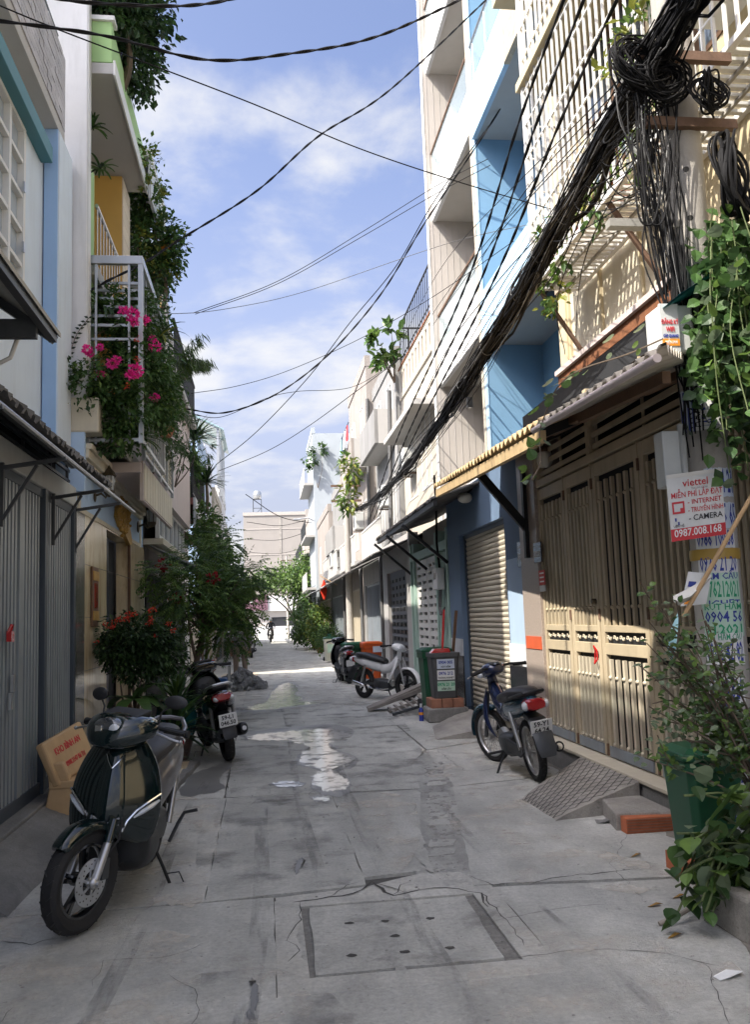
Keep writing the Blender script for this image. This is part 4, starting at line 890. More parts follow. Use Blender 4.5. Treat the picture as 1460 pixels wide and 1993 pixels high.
# white grille cage
cg=thing('grille_balcony','white steel grille balcony cage jutting from the yellow upper wall','balcony',(3.4,7,5.2))
CX0,CY0,CY1,CZ0,CZ1=3.13,3.2,9.25,5.2,9.15
f=MB()
for x in(CX0,XU-.02): f.bar((x,CY0,CZ0),(x,CY1,CZ0),.05);f.bar((x,CY0,CZ1),(x,CY1,CZ1),.05)
for z in(CZ0,CZ1): f.bar((CX0,CY1,z),(XU,CY1,z),.05)
f.bar((CX0,CY1,CZ0),(CX0,CY1,CZ1),.05);f.build('frame','white_paint',cg,bev=.004)
vb=MB().box(-.011,-.011,0,.011,.011,CZ1-CZ0).mesh('bar','white_paint')
y=CY1-.14
while y>CY0: place(vb,'bar',cg,(CX0,y,CZ0)); y-=.145
for x in(3.25,3.38,3.51): place(vb,'bar',cg,(x,CY1,CZ0))
for z in(5.55,5.95,6.35,6.75,7.15,7.55,7.95,8.35,8.75):
    MB().bar((CX0-.001,CY0,z),(CX0-.001,CY1,z),.018).build('rail','white_paint',cg); MB().bar((CX0,CY1-.001,z),(XU,CY1-.001,z),.018).build('rail','white_paint',cg)
sb=MB().box(0,-.022,-.012,XU-CX0,.022,.012).mesh('floor_slat','white_paint');y=CY1-.09
while y>CY0: place(sb,'floor_slat',cg,(CX0,y,CZ0-.005)); y-=.098
for x in(3.3,3.48): MB().bar((x,CY0,CZ0-.03),(x,CY1,CZ0-.03),.025).build('floor_beam','sheet_edge',cg)
for (y0_) in(9.2,7.15): MB().bar((CX0+.02,y0_,CZ0-.02),(XU,y0_-.02,4.36),.04).build('brace','rusty_steel',cg)
box('canopy','yellow_wall',cg,CX0-.06,6.5,7.62,XU,CY1+.1,7.72)
# things in the cage
def pot(name,label,pos,r,h,m,grp=None):
    t=thing(name,label,'pot',pos,0,grp);MB().lathe([(r*.65,0),(r*.8,h*.5),(r,h*.93),(r*1.06,h*.94),(r*1.06,h),(r*.94,h),(r*.9,h*.85)],n=16,cap=False).build('body',m,t,smooth=True);MB().lathe([(0,h*.86),(r*.9,h*.86)],n=16).build('soil','soil',t);return t
for i,(y,m,l) in enumerate(((8.9,'bin_orange','orange plastic pot at the far corner of the white grille balcony'),(8.2,'pot_red','red pot standing behind the bars of the grille balcony'),(7.3,'bin_orange','orange pot in the middle of the grille balcony'),(6.5,'terracotta','terracotta pot on the grille balcony near the pole'))): pot('plant_pot',l,(3.33,y,5.22),.11,.2,m)
yb=thing('plastic_crate','yellow crate with blue band on the grille balcony behind the pole','crate',(3.35,5.25,5.6))
yb.location=(3.38,5.2,6.02);WORLD[yb.name]=Vector(yb.location)
box('crate_body','yellow_box',yb,3.2,4.75,6.02,3.58,5.7,6.5,bev=.02);box('crate_band','blue_box',yb,3.195,4.75,6.16,3.585,5.71,6.3)
box('crate_shelf','white_paint',cg,CX0,4.4,5.98,XU,5.9,6.015)
# ---- awning roofs over the alley
A1=thing('awning_roof','long corrugated awning with pale rounded edge over the beige gate','awning',(2.6,4.8,2.9))
ze=lambda y:2.72+(y-3.5)*.0577; xe=lambda y:1.86+(y-3.5)*.041
def slopesheet(y0,y1,m,par,name,zo=0,per=.15,amp=.024,th=.014,cut=None):
    mm_=MB();n=int((y1-y0)/per*8);T=[[],[],[],[]]
    for i in range(n+1):
        y=y0+(y1-y0)*i/n;w=amp*math.sin(2*math.pi*y/per)+zo
        j=rnd.uniform(-.006,.006)
        T[0].append((xe(y)+j,y,ze(y)+w+th));xi=3.64 if not cut else min(3.64,xe(y)+.03+(y-cut[0])/(cut[1]-cut[0])*1.75);dz=.62*(xi-xe(y))/(3.64-xe(y));T[1].append((xi,y,ze(y)+w+th+dz));T[2].append((xi,y,ze(y)+w+dz));T[3].append((xe(y)+j,y,ze(y)+w))
    mm_.loft(T+[T[0]],False,False);return mm_.build(name,m,par,smooth=True)
slopesheet(3.78,5.95,'corrugated_pale',A1,'sheet',cut=(3.78,6.9))
g=MB();g.tube([(xe(y)-.02,y,ze(y)-.03) for y in(3.78,4.5,5.2,5.95)],.022,10);g.build('gutter','pink_white',A1,smooth=True)
A2=thing('awning_roof','tiled awning with sunlit scalloped edge over the blue shutter house','awning',(2.6,8.5,3))
slopesheet(5.85,10.75,'tile_lit',A2,'sheet',.012); 
b=MB();b.bar((xe(5.97)+.05,5.97,ze(5.97)-.07),(xe(10.75)+.05,10.75,ze(10.75)-.07),.05,.09);b.build('edge_board','tile_lit',A2)
for x,dz in((2.35,.1),(2.85,.3),(3.3,.48)): MB().bar((x,6.0,ze(6)+dz),(x,10.7,ze(10.7)+dz),.05,.07).build('purlin','wood_brown',A2)
for y in(6.3,8.2,9.9):
    MB().bar((xe(y)+.05,y,ze(y)-.03),(3.6,y,ze(y)+.58),.05,.08).build('rafter','black_metal',A2)
for x,dz,ya in((2.3,.12,4.6),(2.8,.32,5.4)): MB().bar((x,ya,ze(ya)+dz-.06),(x,5.95,ze(5.95)+dz-.06),.05,.07).build('purlin','wood_brown',A1)
MB().bar((3.02,9.62,2.45),(2.45,9.62,3.15),.06,.09).build('strut','black_metal',A2);MB().bar((3.0,9.62,2.15),(3.0,9.62,3.2),.08,.09).build('strut_post','black_metal',A2)
# ================= blue shutter house =================
R2=thing('town_house','bright blue house with recessed balconies and a cream roller shutter','house',(4.5,12,0))
SY0,SY1=10.78,13.40
wall_open('ground_wall','blue_house',R2,XR,9.965,14.25,0,3.45,[(SY0,SY1,0.08,2.76)],.25,bev=.004)
for (y0,y1,nm) in((9.97,SY0-.005,'near'),(SY1+.005,14.24,'far')):
    box('black_base','black_stone',R2,XR-.02,y0,0,XR-.001,y1,.90); box('white_band','white_wall',R2,XR-.016,y0,.902,XR-.001,y1,1.16)
box('sunlit_face','blue_house_lit',R2,XR-.006,9.97,1.162,XR-.001,SY0-.06,2.2)  # sunlit part of the near pier painted as a paler blue
sh=MB();sh.box(3.13,SY0,.08,3.16,SY0+.05,2.76);sh.box(3.13,SY1-.05,.08,3.16,SY1,2.76);sh.box(3.13,SY0,2.7,3.18,SY1,2.76);sh=sh.build('roller_shutter','gate_grey_dark',R2)
sl=MB();q=[(3.175,0),(3.158,.012),(3.15,.036),(3.158,.062),(3.175,.07)];sl.loft([[(x,SY0+.02,z) for x,z in q],[(x,SY1-.02,z) for x,z in q]],True,True);sl=sl.mesh('slat','shutter')
for k in range(36): place(sl,'slat',sh,(0,0,.09+k*.0735))
box('shutter_void','dark_room',R2,3.18,SY0,.08,3.24,SY1,2.76); box('step','black_stone',R2,2.95,SY0-.1,-.01,3.14,SY1+.3,.14,bev=.008)
plaque(R2,1016,1078,3.04,'365/1/47',.10,'black_stone','ink_white',.30,.28)
fl=thing('wall_light','white dome light under the awning above the roller shutter','lamp',P(905,965,x=2.95),0)
MB().ell((0,0,-.03),(.11,.11,.08),14,8).build('dome','lamp_glass',fl,smooth=True); MB().bar((0,0,0),(.1,-.1,.1),.02).build('arm','black_metal',fl)
# upper floors
X2,XB2,YN,YF=3.74,4.72,10.04,13.9
box('back_wall','blue_wall',R2,XB2,YN,3.4,10,YF,15.2)
box('far_wing','blue_wall',R2,X2+.02,YF-.13,3.4,XB2,YF,15.2); box('far_wing_edge','blue_trim',R2,X2,YF-.14,3.4,X2+.02,YF+.02,15.2)
box('near_wing','blue_wall',R2,X2+.02,YN,3.4,XB2,YN+.13,15.2); box('near_wing_edge','blue_trim',R2,X2-.02,YN-.02,3.4,X2+.02,YN+.14,15.2)
for z,hh in((5.98,.85),(9.62,.9),(13.2,.9)):
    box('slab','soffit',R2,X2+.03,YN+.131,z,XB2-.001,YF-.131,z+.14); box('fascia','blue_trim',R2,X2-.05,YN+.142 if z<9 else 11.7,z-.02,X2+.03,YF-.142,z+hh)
    if z>9:
        box('stone_fascia','stone_strip',R2,X2-.06,YN+.142,z-.02,X2+.03,11.698,z+1.6)
        gp=box('balustrade_glass','clear_glass',R2,X2-.01,11.75,z+hh,X2+.005,YF-.2,z+hh+.75); hd=MB().tube([(X2,11.7,z+hh+.78),(X2,YF-.15,z+hh+.78)],.03,8)
        for yy in(11.9,12.8,13.6): hd.cyl((X2,yy,z+hh),(X2,yy,z+hh+.78),.012,n=6)
        hd.build('handrail','steel',R2,smooth=True)
window(R2,XB2-.001,10.9,12.3,4.1,5.4,-1,2,1,'blue_trim','teal',.05); window(R2,XB2-.001,10.9,13.2,7.0,9.2,-1,3,1,'white_paint','window_glass'); window(R2,XB2-.001,10.9,13.2,10.7,12.8,-1,3,1,'white_paint','window_glass')
cl=MB();cl.box(4.0,11.2,5.93,4.32,11.5,5.98);cl.build('ceiling_light','black_metal',R2)
# ================= cream balcony house =================
R3=thing('town_house','tall cream house with glass balconies beyond the blue house','house',(4.5,16,0))
YF3=17.75
box('back_wall','cream_wall',R3,XB2+.1,13.95,3.3,10,YF3,17.5)
box('far_wing','warm_wall',R3,X2-.06,YF3-.14,3.3,XB2+.1,YF3,17.5); box('far_wing_edge','white_paint',R3,X2-.08,YF3-.15,3.3,X2-.06,YF3+.02,17.5)
for k in range(7): box('groove','soffit',R3,X2+.02+k*.14,YF3-.146,3.4,X2+.026+k*.14,YF3-.141,17.4)
box('near_wing','cream_wall',R3,X2+.03,13.93,3.3,XB2+.1,14.0,17.5)
box('side_face','cream_wall',R3,X2-.015,13.925,3.3,X2+.03,14.06,17.5)
for k,z in enumerate((6.3,9.95,13.35)):
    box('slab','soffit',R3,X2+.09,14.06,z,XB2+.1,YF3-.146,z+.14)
    fa=box('fascia','white_wall',R3,X2+.03,14.06,z-.02,X2+.09,YF3-.146,z+.8)
    for j in range(12): box('fascia_board','white_paint',fa,X2+.015,14.08+j*.295,z-.01,X2+.03,14.08+j*.295+.28,z+.79)
    box('balustrade_glass','clear_glass',R3,X2+.06,14.1,z+.8,X2+.072,YF3-.2,z+1.5); MB().bar((X2+.066,14.1,z+1.53),(X2+.066,YF3-.15,z+1.53),.05).build('handrail','wood_brown',R3)
    window(R3,XB2+.099,14.8,16.8,z+.5,z+2.5,-1,2,1,'white_paint','window_glass')
dl=thing('downlight','black box downlight under the cream house balcony','lamp',P(914,782,y=16.2)+Vector((0,0,.08)),0);p=dl.location
MB().box(-.05,-.05,-.2,.05,.05,0).build('body','black_metal',dl);MB().lathe([(0,-.201),(.035,-.201)],n=10).build('lens','lens',dl)
box('low_wall','white_wall',R3,X2,14.06,3.3,X2+.1,17.6,3.9)
# ground floor: slotted white gate with mint frame
box('ground_block','cream_wall',R3,XR+.3,14.26,0,4.0,18.1,3.3)
mint=mat('mint',(.36,.50,.44),.55,.08,3,.04,dirt=.2,dcol=(.2,.25,.22))
fr=MB()
for y in(14.3,15.0,15.25,17.6,17.95): fr.box(XR-.01,y,0,XR+.25,y+.11,3.0)
fr.box(XR-.005,14.3,2.65,XR+.25,18.06,2.8);fr.build('gate_frame','mint',R3)
box('gate_void','dark_room',R3,XR+.2,14.3,0,XR+.26,18.0,2.65)
for (a,b) in((15.37,16.4),(16.43,17.58)):
    ho=[]
    for c in range(2):
        for r_ in range(15): ho.append((a+.12+c*(b-a-.1)/2,a+.12+c*(b-a-.1)/2+(b-a)/2-.2,.35+r_*.15,.35+r_*.15+.055))
    wall_open('slotted_leaf','white_paint',R3,XR+.04,a,b,.08,2.62,ho,.04)
lv=MB()
for k in range(8): lv.box(XR+.02,15.12,.1+k*.0,XR+.06,15.24,2.6)
for k in range(5): box('corrugated_panel','mint',R3,XR+.02,14.42+k*.115,.1,XR+.06,14.42+k*.115+.08,2.62)
corrugated(2.35,3.15,3.6,3.55,11.9,18.2,.15,.024).build('awning','corrugated',R3,smooth=True)
MB().bar((2.4,11.9,3.1),(2.4,18.1,3.1),.06,.08).build('awning_beam','black_metal',R3)
for y in(14.3,16.2,18): MB().bar((XR,y,2.4),(2.3,y,3.05),.05).build('awning_strut','black_metal',R3)
# electricity meter and conduit
me=thing('meter_box','grey electricity meter box with looping conduits on the blue wall corner','meter',P(862,1125,x=XR-.01))
p=Vector(me.location);box('box','grey_wall',me,p.x-.14,p.y-.16,p.z-.2,p.x,p.y+.16,p.z+.17,bev=.015);box('window','window_glass',me,p.x-.145,p.y-.08,p.z-.02,p.x-.14,p.y+.08,p.z+.1)
for k in range(3): MB().tube([(p.x-.05,p.y-.1+k*.08,p.z-.2),(p.x-.08,p.y-.1+k*.08,p.z-.5),(p.x-.1,p.y-.25+k*.05,p.z-.62),(p.x-.05,p.y-.3,p.z-.5),(p.x-.03,p.y-.15,p.z-.55),(p.x-.03,p.y,p.z-.95)],.013,6).build('conduit','cable_grey',me,smooth=True)
MB().tube([(p.x-.05,p.y,p.z+.17),(p.x-.06,p.y+.1,p.z+.6),(p.x-.03,p.y+.15,p.z+1.2),(p.x-.05,p.y+.1,p.z+1.8)],.02,6).build('conduit','cable',me,smooth=True)
# ================= house with black roof rail and dark slotted gate =================
R4=thing('town_house','cream house with slotted parapet and black roof railing','house',(4.5,20,0))
box('walls','cream_wall',R4,3.72,17.8,0,10,22.4,7.2); wall_open('ground_front','soffit',R4,XR,18.12,22.4,0,3.3,[(18.7,21.6,0,2.6)],.2)
ho=[(17.95+k*.44,18.15+k*.44,7.35,7.85) for k in range(10)]
wall_open('slotted_parapet','cream_wall',R4,3.68,17.8,22.4,7.2,8.0,ho,.12); box('parapet_side','cream_wall',R4,3.68,17.8,7.2,6,17.86,8.0);box('parapet_cap','rust',R4,3.66,17.8,8.0,3.84,22.4,8.05)
r=MB()
for k in range(18): r.bar((3.74,17.9+k*.25,8.05),(3.74,17.9+k*.25,9.2),.016)
r.bar((3.74,17.85,9.2),(3.74,22.4,9.2),.03);r.bar((3.74,17.85,8.3),(3.74,22.4,8.3),.02)
for k in range(10): r.bar((3.74+k*.12,22.38,8.05),(3.74+k*.12,22.38,9.2),.022)
r.bar((3.74,22.38,9.2),(5,22.38,9.2),.04);r.build('roof_railing','black_metal',R4)
gd=MB();gd.box(XR+.08,18.72,.05,XR+.11,21.58,2.6);gd=gd.build('dark_gate','slate_wall',R4)
for c in range(5):
    for r_ in range(13): box('louver','black_metal',gd,XR+.06,18.85+c*.55,.3+r_*.17,XR+.08,19.25+c*.55,.38+r_*.17)
corrugated(2.3,2.85,3.72,3.4,18.25,22.4,.2,.02).build('awning','corrugated',R4,smooth=True)
window(R4,3.72,18.6,19.8,4.4,6.2,-1); window(R4,3.72,20.4,21.6,4.4,6.2,-1)
box('balcony_slab','soffit',R4,3.2,17.85,6.0,3.72,22.3,6.12)
# ---------------- motorbikes (local: +x forward, +y rider's left) ----------------
def rotz(a,c): return Matrix.Translation(c)@Matrix.Rotation(a,4,'Z')@Matrix.Translation(-Vector(c))
def sec(x,z,hw,hh,n=14,p=2.4,ex=0,yc=0):
    """superellipse cross-section in the y-z plane"""
    o=[]
    for i in range(n):
        a=2*math.pi*i/n;c,s=math.cos(a),math.sin(a)
        o.append((x+ex*s,yc+hw*math.copysign(abs(c)**(2/p),c),z+hh*math.copysign(abs(s)**(2/p),s)))
    return o
def wheel(par,name,cx,r,w,M=None,rim='gloss_black',spoke=5,disc=0,thin=False):
    M=M or Matrix.Identity(4); hw=w/2; ri=r*.70 if not thin else r*.78
    t=MB();prof=[(ri,-hw*.6),(ri+.02,-hw*.95),(r-.03,-hw*1.0),(r-.008,-hw*.66),(r,0),(r-.008,hw*.66),(r-.03,hw),(ri+.02,hw*.95),(ri,hw*.6),(ri,-hw*.6)]
    t.lathe(prof,(cx,0,r),36,'y').xf(M); tyre=t.build(name,'rubber',par,smooth=True)
    g=MB()
    for k in range(44):     # tread blocks
        a=k*2*math.pi/44;s=1 if k%2 else -1
        p=Vector((cx+math.cos(a)*(r-.002),s*hw*.15,r+math.sin(a)*(r-.002)));q=Vector((cx+math.cos(a+.1)*(r-.010),s*hw*.72,r+math.sin(a+.1)*(r-.010)));g.bar(p,q,.007,.006)
    g.xf(M).build('tread','black_plastic',tyre,kind='stuff')
    m=MB();m.lathe([(ri+.004,-hw*.62),(ri+.004,hw*.62),(ri-.012,hw*.6),(ri-.02,hw*.3),(ri-.02,-hw*.3),(ri-.012,-hw*.6),(ri+.004,-hw*.62)],(cx,0,r),36,'y');m.cyl((cx,-.05,r),(cx,.05,r),.035,n=14)
    for k in range(spoke):
        a=k*2*math.pi/spoke+.3
        if thin:
            for q in(-.12,.12): m.cyl((cx+.03*math.cos(a+q),.02*(1 if q>0 else -1),r+.03*math.sin(a+q)),(cx+(ri-.01)*math.cos(a),0,r+(ri-.01)*math.sin(a)),.003,n=5)
        else:
            for q in(-.11,.11): m.bar((cx+.03*math.cos(a),0,r+.03*math.sin(a)),(cx+(ri-.01)*math.cos(a+q),0,r+(ri-.01)*math.sin(a+q)),.02,.022,(0,1,0))
    m.xf(M).build('rim',rim,tyre,smooth=True)
    if disc:
        y=disc*.062;d=MB();d.lathe([(.062,y-.002),(.118,y-.002),(.118,y+.002),(.062,y+.002),(.062,y-.002)],(cx,0,r),36,'y')
        for k in range(6):
            a=k*math.pi/3;d.bar((cx+.02*math.cos(a),y,r+.02*math.sin(a)),(cx+.066*math.cos(a+.35),y,r+.066*math.sin(a+.35)),.014,.004,(0,1,0))
        d.cyl((cx,y-.012,r),(cx,y+.012,r),.026,n=14);dd=d.xf(M).build('brake_disc','steel',tyre)
        h=MB()
        for k in range(30):
            a=k*2*math.pi/30;rr=(.078,.092,.106)[k%3];h.cyl((cx+rr*math.cos(a),y+disc*.0025,r+rr*math.sin(a)),(cx+rr*math.cos(a),y+disc*.0032,r+rr*math.sin(a)),.0045,n=8)
        h.xf(M).build('disc_holes','crack',tyre,kind='stuff')
    return tyre
def fender(par,cx,cz,r,w,a0,a1,m,M=None,name='front_fender',lip=.03):
    rg=[];n=14
    for k in range(n+1):
        a=R(a0+(a1-a0)*k/n);tp=1-.45*abs(k/n-.5)**2*2; ring=[]
        for (yy,dr) in((-1,-lip),(-.92,-.004),(-.6,.012),(0,.02),(.6,.012),(.92,-.004),(1,-lip),(.9,-lip),(.55,0),(0,.008),(-.55,0),(-.9,-lip)):
            ring.append((cx+(r+dr)*math.cos(a),yy*w/2*tp,cz+(r+dr)*math.sin(a)))
        rg.append(ring)
    f=MB().loft(rg)
    if M:f.xf(M)
    return f.build(name,m,par,smooth=True)
def mirror(par,base,top,M=None,m='black_plastic',glass='mirror',back=1):
    s=MB();s.tube([base,(base[0]-.01,base[1]*1.02,(base[2]+top[2])/2),top],.006,6)
    if M:s.xf(M)
    st=s.build('mirror',m,par,smooth=True)
    h=MB();rot=Euler((0,R(-12),R(14 if top[1]>0 else -14))).to_matrix();h.ell(top,(.016,.068,.038),14,8,rot)
    g=MB();g.lathe([(0,0),(.9,0)],(0,0,0),16,'x');g.v=[tuple(rot@Vector((p[0]-.0188,p[1]*.062,p[2]*.033))+Vector(top)) for p in g.v]
    if M:h.xf(M);g.xf(M)
    h.build('mirror_shell',m,st,smooth=True);g.build('mirror_glass',glass,st)
def plate(par,pos,lines,w=.2,h=.15,tilt=-18):
    M=Matrix.Translation(pos)@Matrix.Rotation(R(tilt),4,'Y')
    b=MB();b.box(-.003,-w/2,-h/2,.003,w/2,h/2);p=b.xf(M).build('number_plate','plate',par,bev=.004)
    for i,l in enumerate(lines):
        F=M@frame((-.0038,0,h*.22-i*h*.44),(0,-1,0),(0,0,1));text(l,.066,'ink_black',p,F,sx=.92,bold=.0015)
    return p
def grips(par,M,x,z,w,drop=.02,lever='alloy',rake=.05):
    b=MB();b.tube([(x-.04,-w,z-drop),(x,-w*.55,z),(x,w*.55,z),(x-.04,w,z-drop)],.013,8);hb=b.xf(M).build('handlebar','black_metal',par,smooth=True)
    for s in(1,-1):
        g=MB();g.cyl((x-.035,s*(w-.13),z-drop*.5),(x-.058,s*w*1.0,z-drop*1.1),.018,n=12);g.cyl((x-.058,s*w,z-drop*1.1),(x-.06,s*(w+.012),z-drop*1.1),.021,n=12);g.xf(M).build('grip','rubber',hb,smooth=True)
        l=MB();l.tube([(x+.0,s*(w-.15),z-.01),(x+.05,s*(w-.12),z-.02),(x+.04,s*(w-.03),z-.045),(x+.02,s*(w+.01),z-.055)],.007,6);l.ell((x+.02,s*(w+.015),z-.055),(.011,.011,.011),8,6);l.xf(M).build('lever',lever,hb,smooth=True)
    return hb
def scooter(label,pos,head,lean=-5,steer=0.,body='gloss_black',panel='gunmetal',accent='gloss_black',seat='seat',rw=.30,lines=None,group=None,detail=1,mir=2,name='parked_scooter',cat='scooter',rail='alu',lamp='lamp_red'):
    t=thing(name,label,cat,pos,0,group);t.rotation_euler=(R(lean),0,R(head))
    fx,bx=(.72 if detail else .66),-.64;r=rw; S=rotz(R(steer),(.56,0,0))
    wheel(t,'front_wheel',fx,r,.095,S,'gloss_black',5,1 if detail else 0); wheel(t,'rear_wheel',bx,r*.98,.11,None,'gloss_black',5)
    fender(t,fx,r,r+.022,.135,42,150,body,S)
    for s in(1,-1):
        m=MB();m.cyl((fx,s*.082,r),(fx-.085,s*.08,r+.19),.023,.021,n=12);m.ell((fx,s*.082,r),(.03,.024,.032),10,7);m.cyl((fx,s*.1,r),(fx,s*.118,r),.014,n=8);m.xf(S).build('fork_leg','alloy',t,smooth=True)
        m=MB();m.cyl((fx-.08,s*.08,r+.18),(fx-.125,s*.072,r+.29),.027,.025,n=12);m.xf(S).build('fork_tube',body,t,smooth=True)
    if detail: MB().box(fx-.10,.06,r+.0,fx-.045,.095,r+.11).xf(S).build('brake_caliper','dark_steel',t,bev=.008); MB().tube([(fx-.07,.08,r+.1),(fx-.12,.12,r+.2),(fx-.16,.1,r+.3)],.006,6).xf(S).build('brake_hose','rubber',t,smooth=True)
    # apron
    Z=[(.45,.13,.545,.06,-.05),(.48,.215,.58,.13,-.09),(.54,.25,.59,.165,-.06),(.61,.262,.585,.175,-.03),(.69,.25,.57,.165,0),(.76,.225,.55,.155,.02),(.83,.19,.525,.135,.02),(.89,.15,.495,.10,.02),(.95,.10,.46,.06,.02)]
    def asf(s_,z,off=0.):
        for q in range(len(Z)-1):
            if Z[q][0]<=z<=Z[q+1][0] or q==len(Z)-2:
                u=(z-Z[q][0])/(Z[q+1][0]-Z[q][0]);w_,xc,sw,e=[Z[q][i]+(Z[q+1][i]-Z[q][i])*u for i in(1,2,3,4)]
                return (xc-sw*abs(s_)**1.6+.02*max(0,1-abs(s_)*2.6)+off,w_*s_,z+e*abs(s_))
    rg=[]
    for z,w_,xc,sw,e in Z:
        ring=[asf(-1+k/6,z) for k in range(13)]
        for k in range(12,-1,-1):
            s=-1+k/6;ring.append((xc-.06-sw*.92*abs(s)**1.5,w_*.94*s,z+e*abs(s)))
        rg.append(ring)
    ap=MB().loft(rg).build('front_apron',body,t,smooth=True)
    cp=[]
    for z,f in((.47,.16),(.52,.34),(.58,.36),(.65,.33),(.72,.31),(.80,.30),(.87,.3),(.93,.3)):
        cp.append([asf((-1+k/3)*f,z,.006) for k in range(7)]+[asf((-1+k/3)*f,z,-.01) for k in range(6,-1,-1)])
    MB().loft(cp).build('centre_panel',accent,ap,smooth=True)
    if detail:
        for s in(1,-1):
            MB().tube([asf(s*.36,.505,.004),asf(s*.42,.555,.004),asf(s*.55,.60,.004),asf(s*.75,.635,.005),asf(s*.97,.665,.006)],.006,6).build('chrome_strip','chrome',ap,smooth=True)
            MB().tube([asf(s*.52,.57,.002),asf(s*.65,.595,.002),asf(s*.82,.622,.002),asf(s*.94,.64,.002)],[.004,.013,.014,.006],6).build('indicator','lens',ap,smooth=True)
            MB().tube([asf(0,.80,.01),asf(s*.14,.83,.009),asf(s*.27,.86,.009)],.0045,5).build('emblem','chrome',ap)
            for k in range(2): MB().tube([asf(0,.495+k*.028,.01),asf(s*.13,.512+k*.028,.01),asf(s*.27,.535+k*.028,.009)],.0055,5).build('chevron','ink_grey',ap)
    MB().loft([sec(.40,.68,.17,.24,14,3),sec(.34,.66,.16,.25,14,3),sec(.30,.62,.14,.24,14,3)]).build('leg_shield','black_plastic',t,smooth=True)
    MB().loft([sec(.42,.40,.19,.15,14,3),sec(.32,.34,.205,.15,14,3.5),sec(.12,.27,.195,.085,14,4),sec(-.2,.30,.18,.09,14,4)]).build('floorboard','black_plastic',t,smooth=True)
    rb=MB().loft([sec(-.06,.46,.10,.14),sec(-.15,.53,.15,.19),sec(-.34,.60,.185,.19),sec(-.55,.645,.19,.165),sec(-.75,.69,.165,.125),sec(-.92,.735,.12,.085),sec(-1.0,.76,.075,.05)]).build('rear_body',panel,t,smooth=True)
    MB().loft([sec(-.04,.70,.09,.05),sec(-.14,.755,.125,.06),sec(-.32,.775,.15,.055),sec(-.5,.80,.155,.055),sec(-.72,.835,.14,.05),sec(-.88,.85,.09,.035)]).build('seat',seat,t,smooth=True)
    g=MB();g.tube([(-.62,.15,.80),(-.82,.14,.855),(-.99,.085,.89),(-1.01,0,.895),(-.99,-.085,.89),(-.82,-.14,.855),(-.62,-.15,.80)],.016,8);g.build('grab_rail',rail,t,smooth=True)
    tl=MB().loft([sec(-.93,.735,.125,.055,12,2.6),sec(-1.0,.745,.11,.045,12,2.6),sec(-1.035,.75,.08,.03,12,2.6)]).build('tail_lamp',lamp,t,smooth=True)
    for s in(1,-1): MB().ell((-1.0,s*.085,.735),(.04,.035,.028),10,7).build('rear_indicator','lens',tl,smooth=True)
    MB().loft([sec(-.78,.56,.06,.02,8,4),sec(-.93,.50,.075,.012,8,4),sec(-1.03,.38,.08,.01,8,4),sec(-1.05,.30,.07,.008,8,4)]).build('rear_mudguard','black_plastic',t,smooth=True)
    MB().loft([sec(-.22,.30,.12,.10,12,3),sec(-.45,.28,.14,.10,12,3),sec(-.66,.29,.10,.075,12,3)]).build('engine_case','dark_steel',t,smooth=True)
    for s in(1,-1): MB().cyl((bx+.02,s*.12,r),(bx-.12,s*.125,.64),.022,n=10).build('rear_shock','alloy',t,smooth=True)
    ex=MB().loft([[( p[0],p[1]-.17,p[2]) for p in sec(-.30,.26,.035,.04)],[(p[0],p[1]-.18,p[2]) for p in sec(-.5,.29,.058,.07)],[(p[0],p[1]-.18,p[2]) for p in sec(-.85,.345,.062,.078)],[(p[0],p[1]-.18,p[2]) for p in sec(-.92,.355,.045,.06)]]).build('exhaust','black_plastic',t,smooth=True); MB().cyl((-.91,-.18,.355),(-.945,-.18,.36),.025,n=12).build('tail_pipe','alloy',ex)
    # handlebar cowl
    hm=rotz(R(steer),(.44,0,0))
    cw=MB().loft([sec(.28,1.01,.14,.055,16,2.6),sec(.36,1.01,.20,.07,16,2.8),sec(.44,1.0,.215,.085,16,2.8),sec(.52,.985,.185,.09,16,2.6),sec(.585,.96,.115,.065,16,2.6),sec(.62,.945,.05,.03,16,2.4)]).xf(hm).build('handlebar_cowl',body,t,smooth=True)
    l=MB().ell((.53,0,1.0),(.07,.112,.062),18,12,Euler((0,R(-25),0)).to_matrix()).xf(hm).build('headlamp','lens_dark',cw,smooth=True)
    if detail:
        MB().ell((.562,.04,1.006),(.034,.05,.036),14,10).xf(hm).build('headlamp_reflector','lens',cw,smooth=True)
        MB().box(.592,-.052,.985,.604,-.008,1.022).xf(hm).build('led_unit','chrome',cw,bev=.004)
        MB().bar((.45,-.19,.955),(.505,-.115,.93),.03,.035).xf(hm).build('red_marker','lamp_red',cw); 
        MB().prism([(.34,1.07),(.50,1.055),(.47,1.075),(.34,1.10)],'y',-.12,.12).xf(hm).build('visor','black_plastic',cw,bev=.01)
    grips(t,hm,.37,1.01,.34)
    if mir>0: mirror(t,(.37,.19,1.03),(.34,.27,1.155),hm)
    if mir>1: mirror(t,(.37,-.19,1.03),(.34,-.25,1.155),hm)
    st=MB();st.tube([(-.1,.12,.27),(-.12,.20,.12),(-.13,.25,.018)],.011,6);st.tube([(-.13,.25,.018),(-.09,.31,.02),(-.14,.33,.03),(-.17,.27,.02)],.006,6);st.tube([(-.125,.22,.08),(-.11,.30,.10),(-.14,.33,.03)],.004,6);st.build('side_stand','black_metal',t,smooth=True)
    ks=MB();ks.tube([(-.3,.19,.22),(-.34,.23,.33),(-.36,.26,.39),(-.37,.34,.41)],.011,6);ks.build('kick_lever','black_metal',t,smooth=True)
    if lines is not None: plate(t,(-1.06,0,.50),lines)
    return t
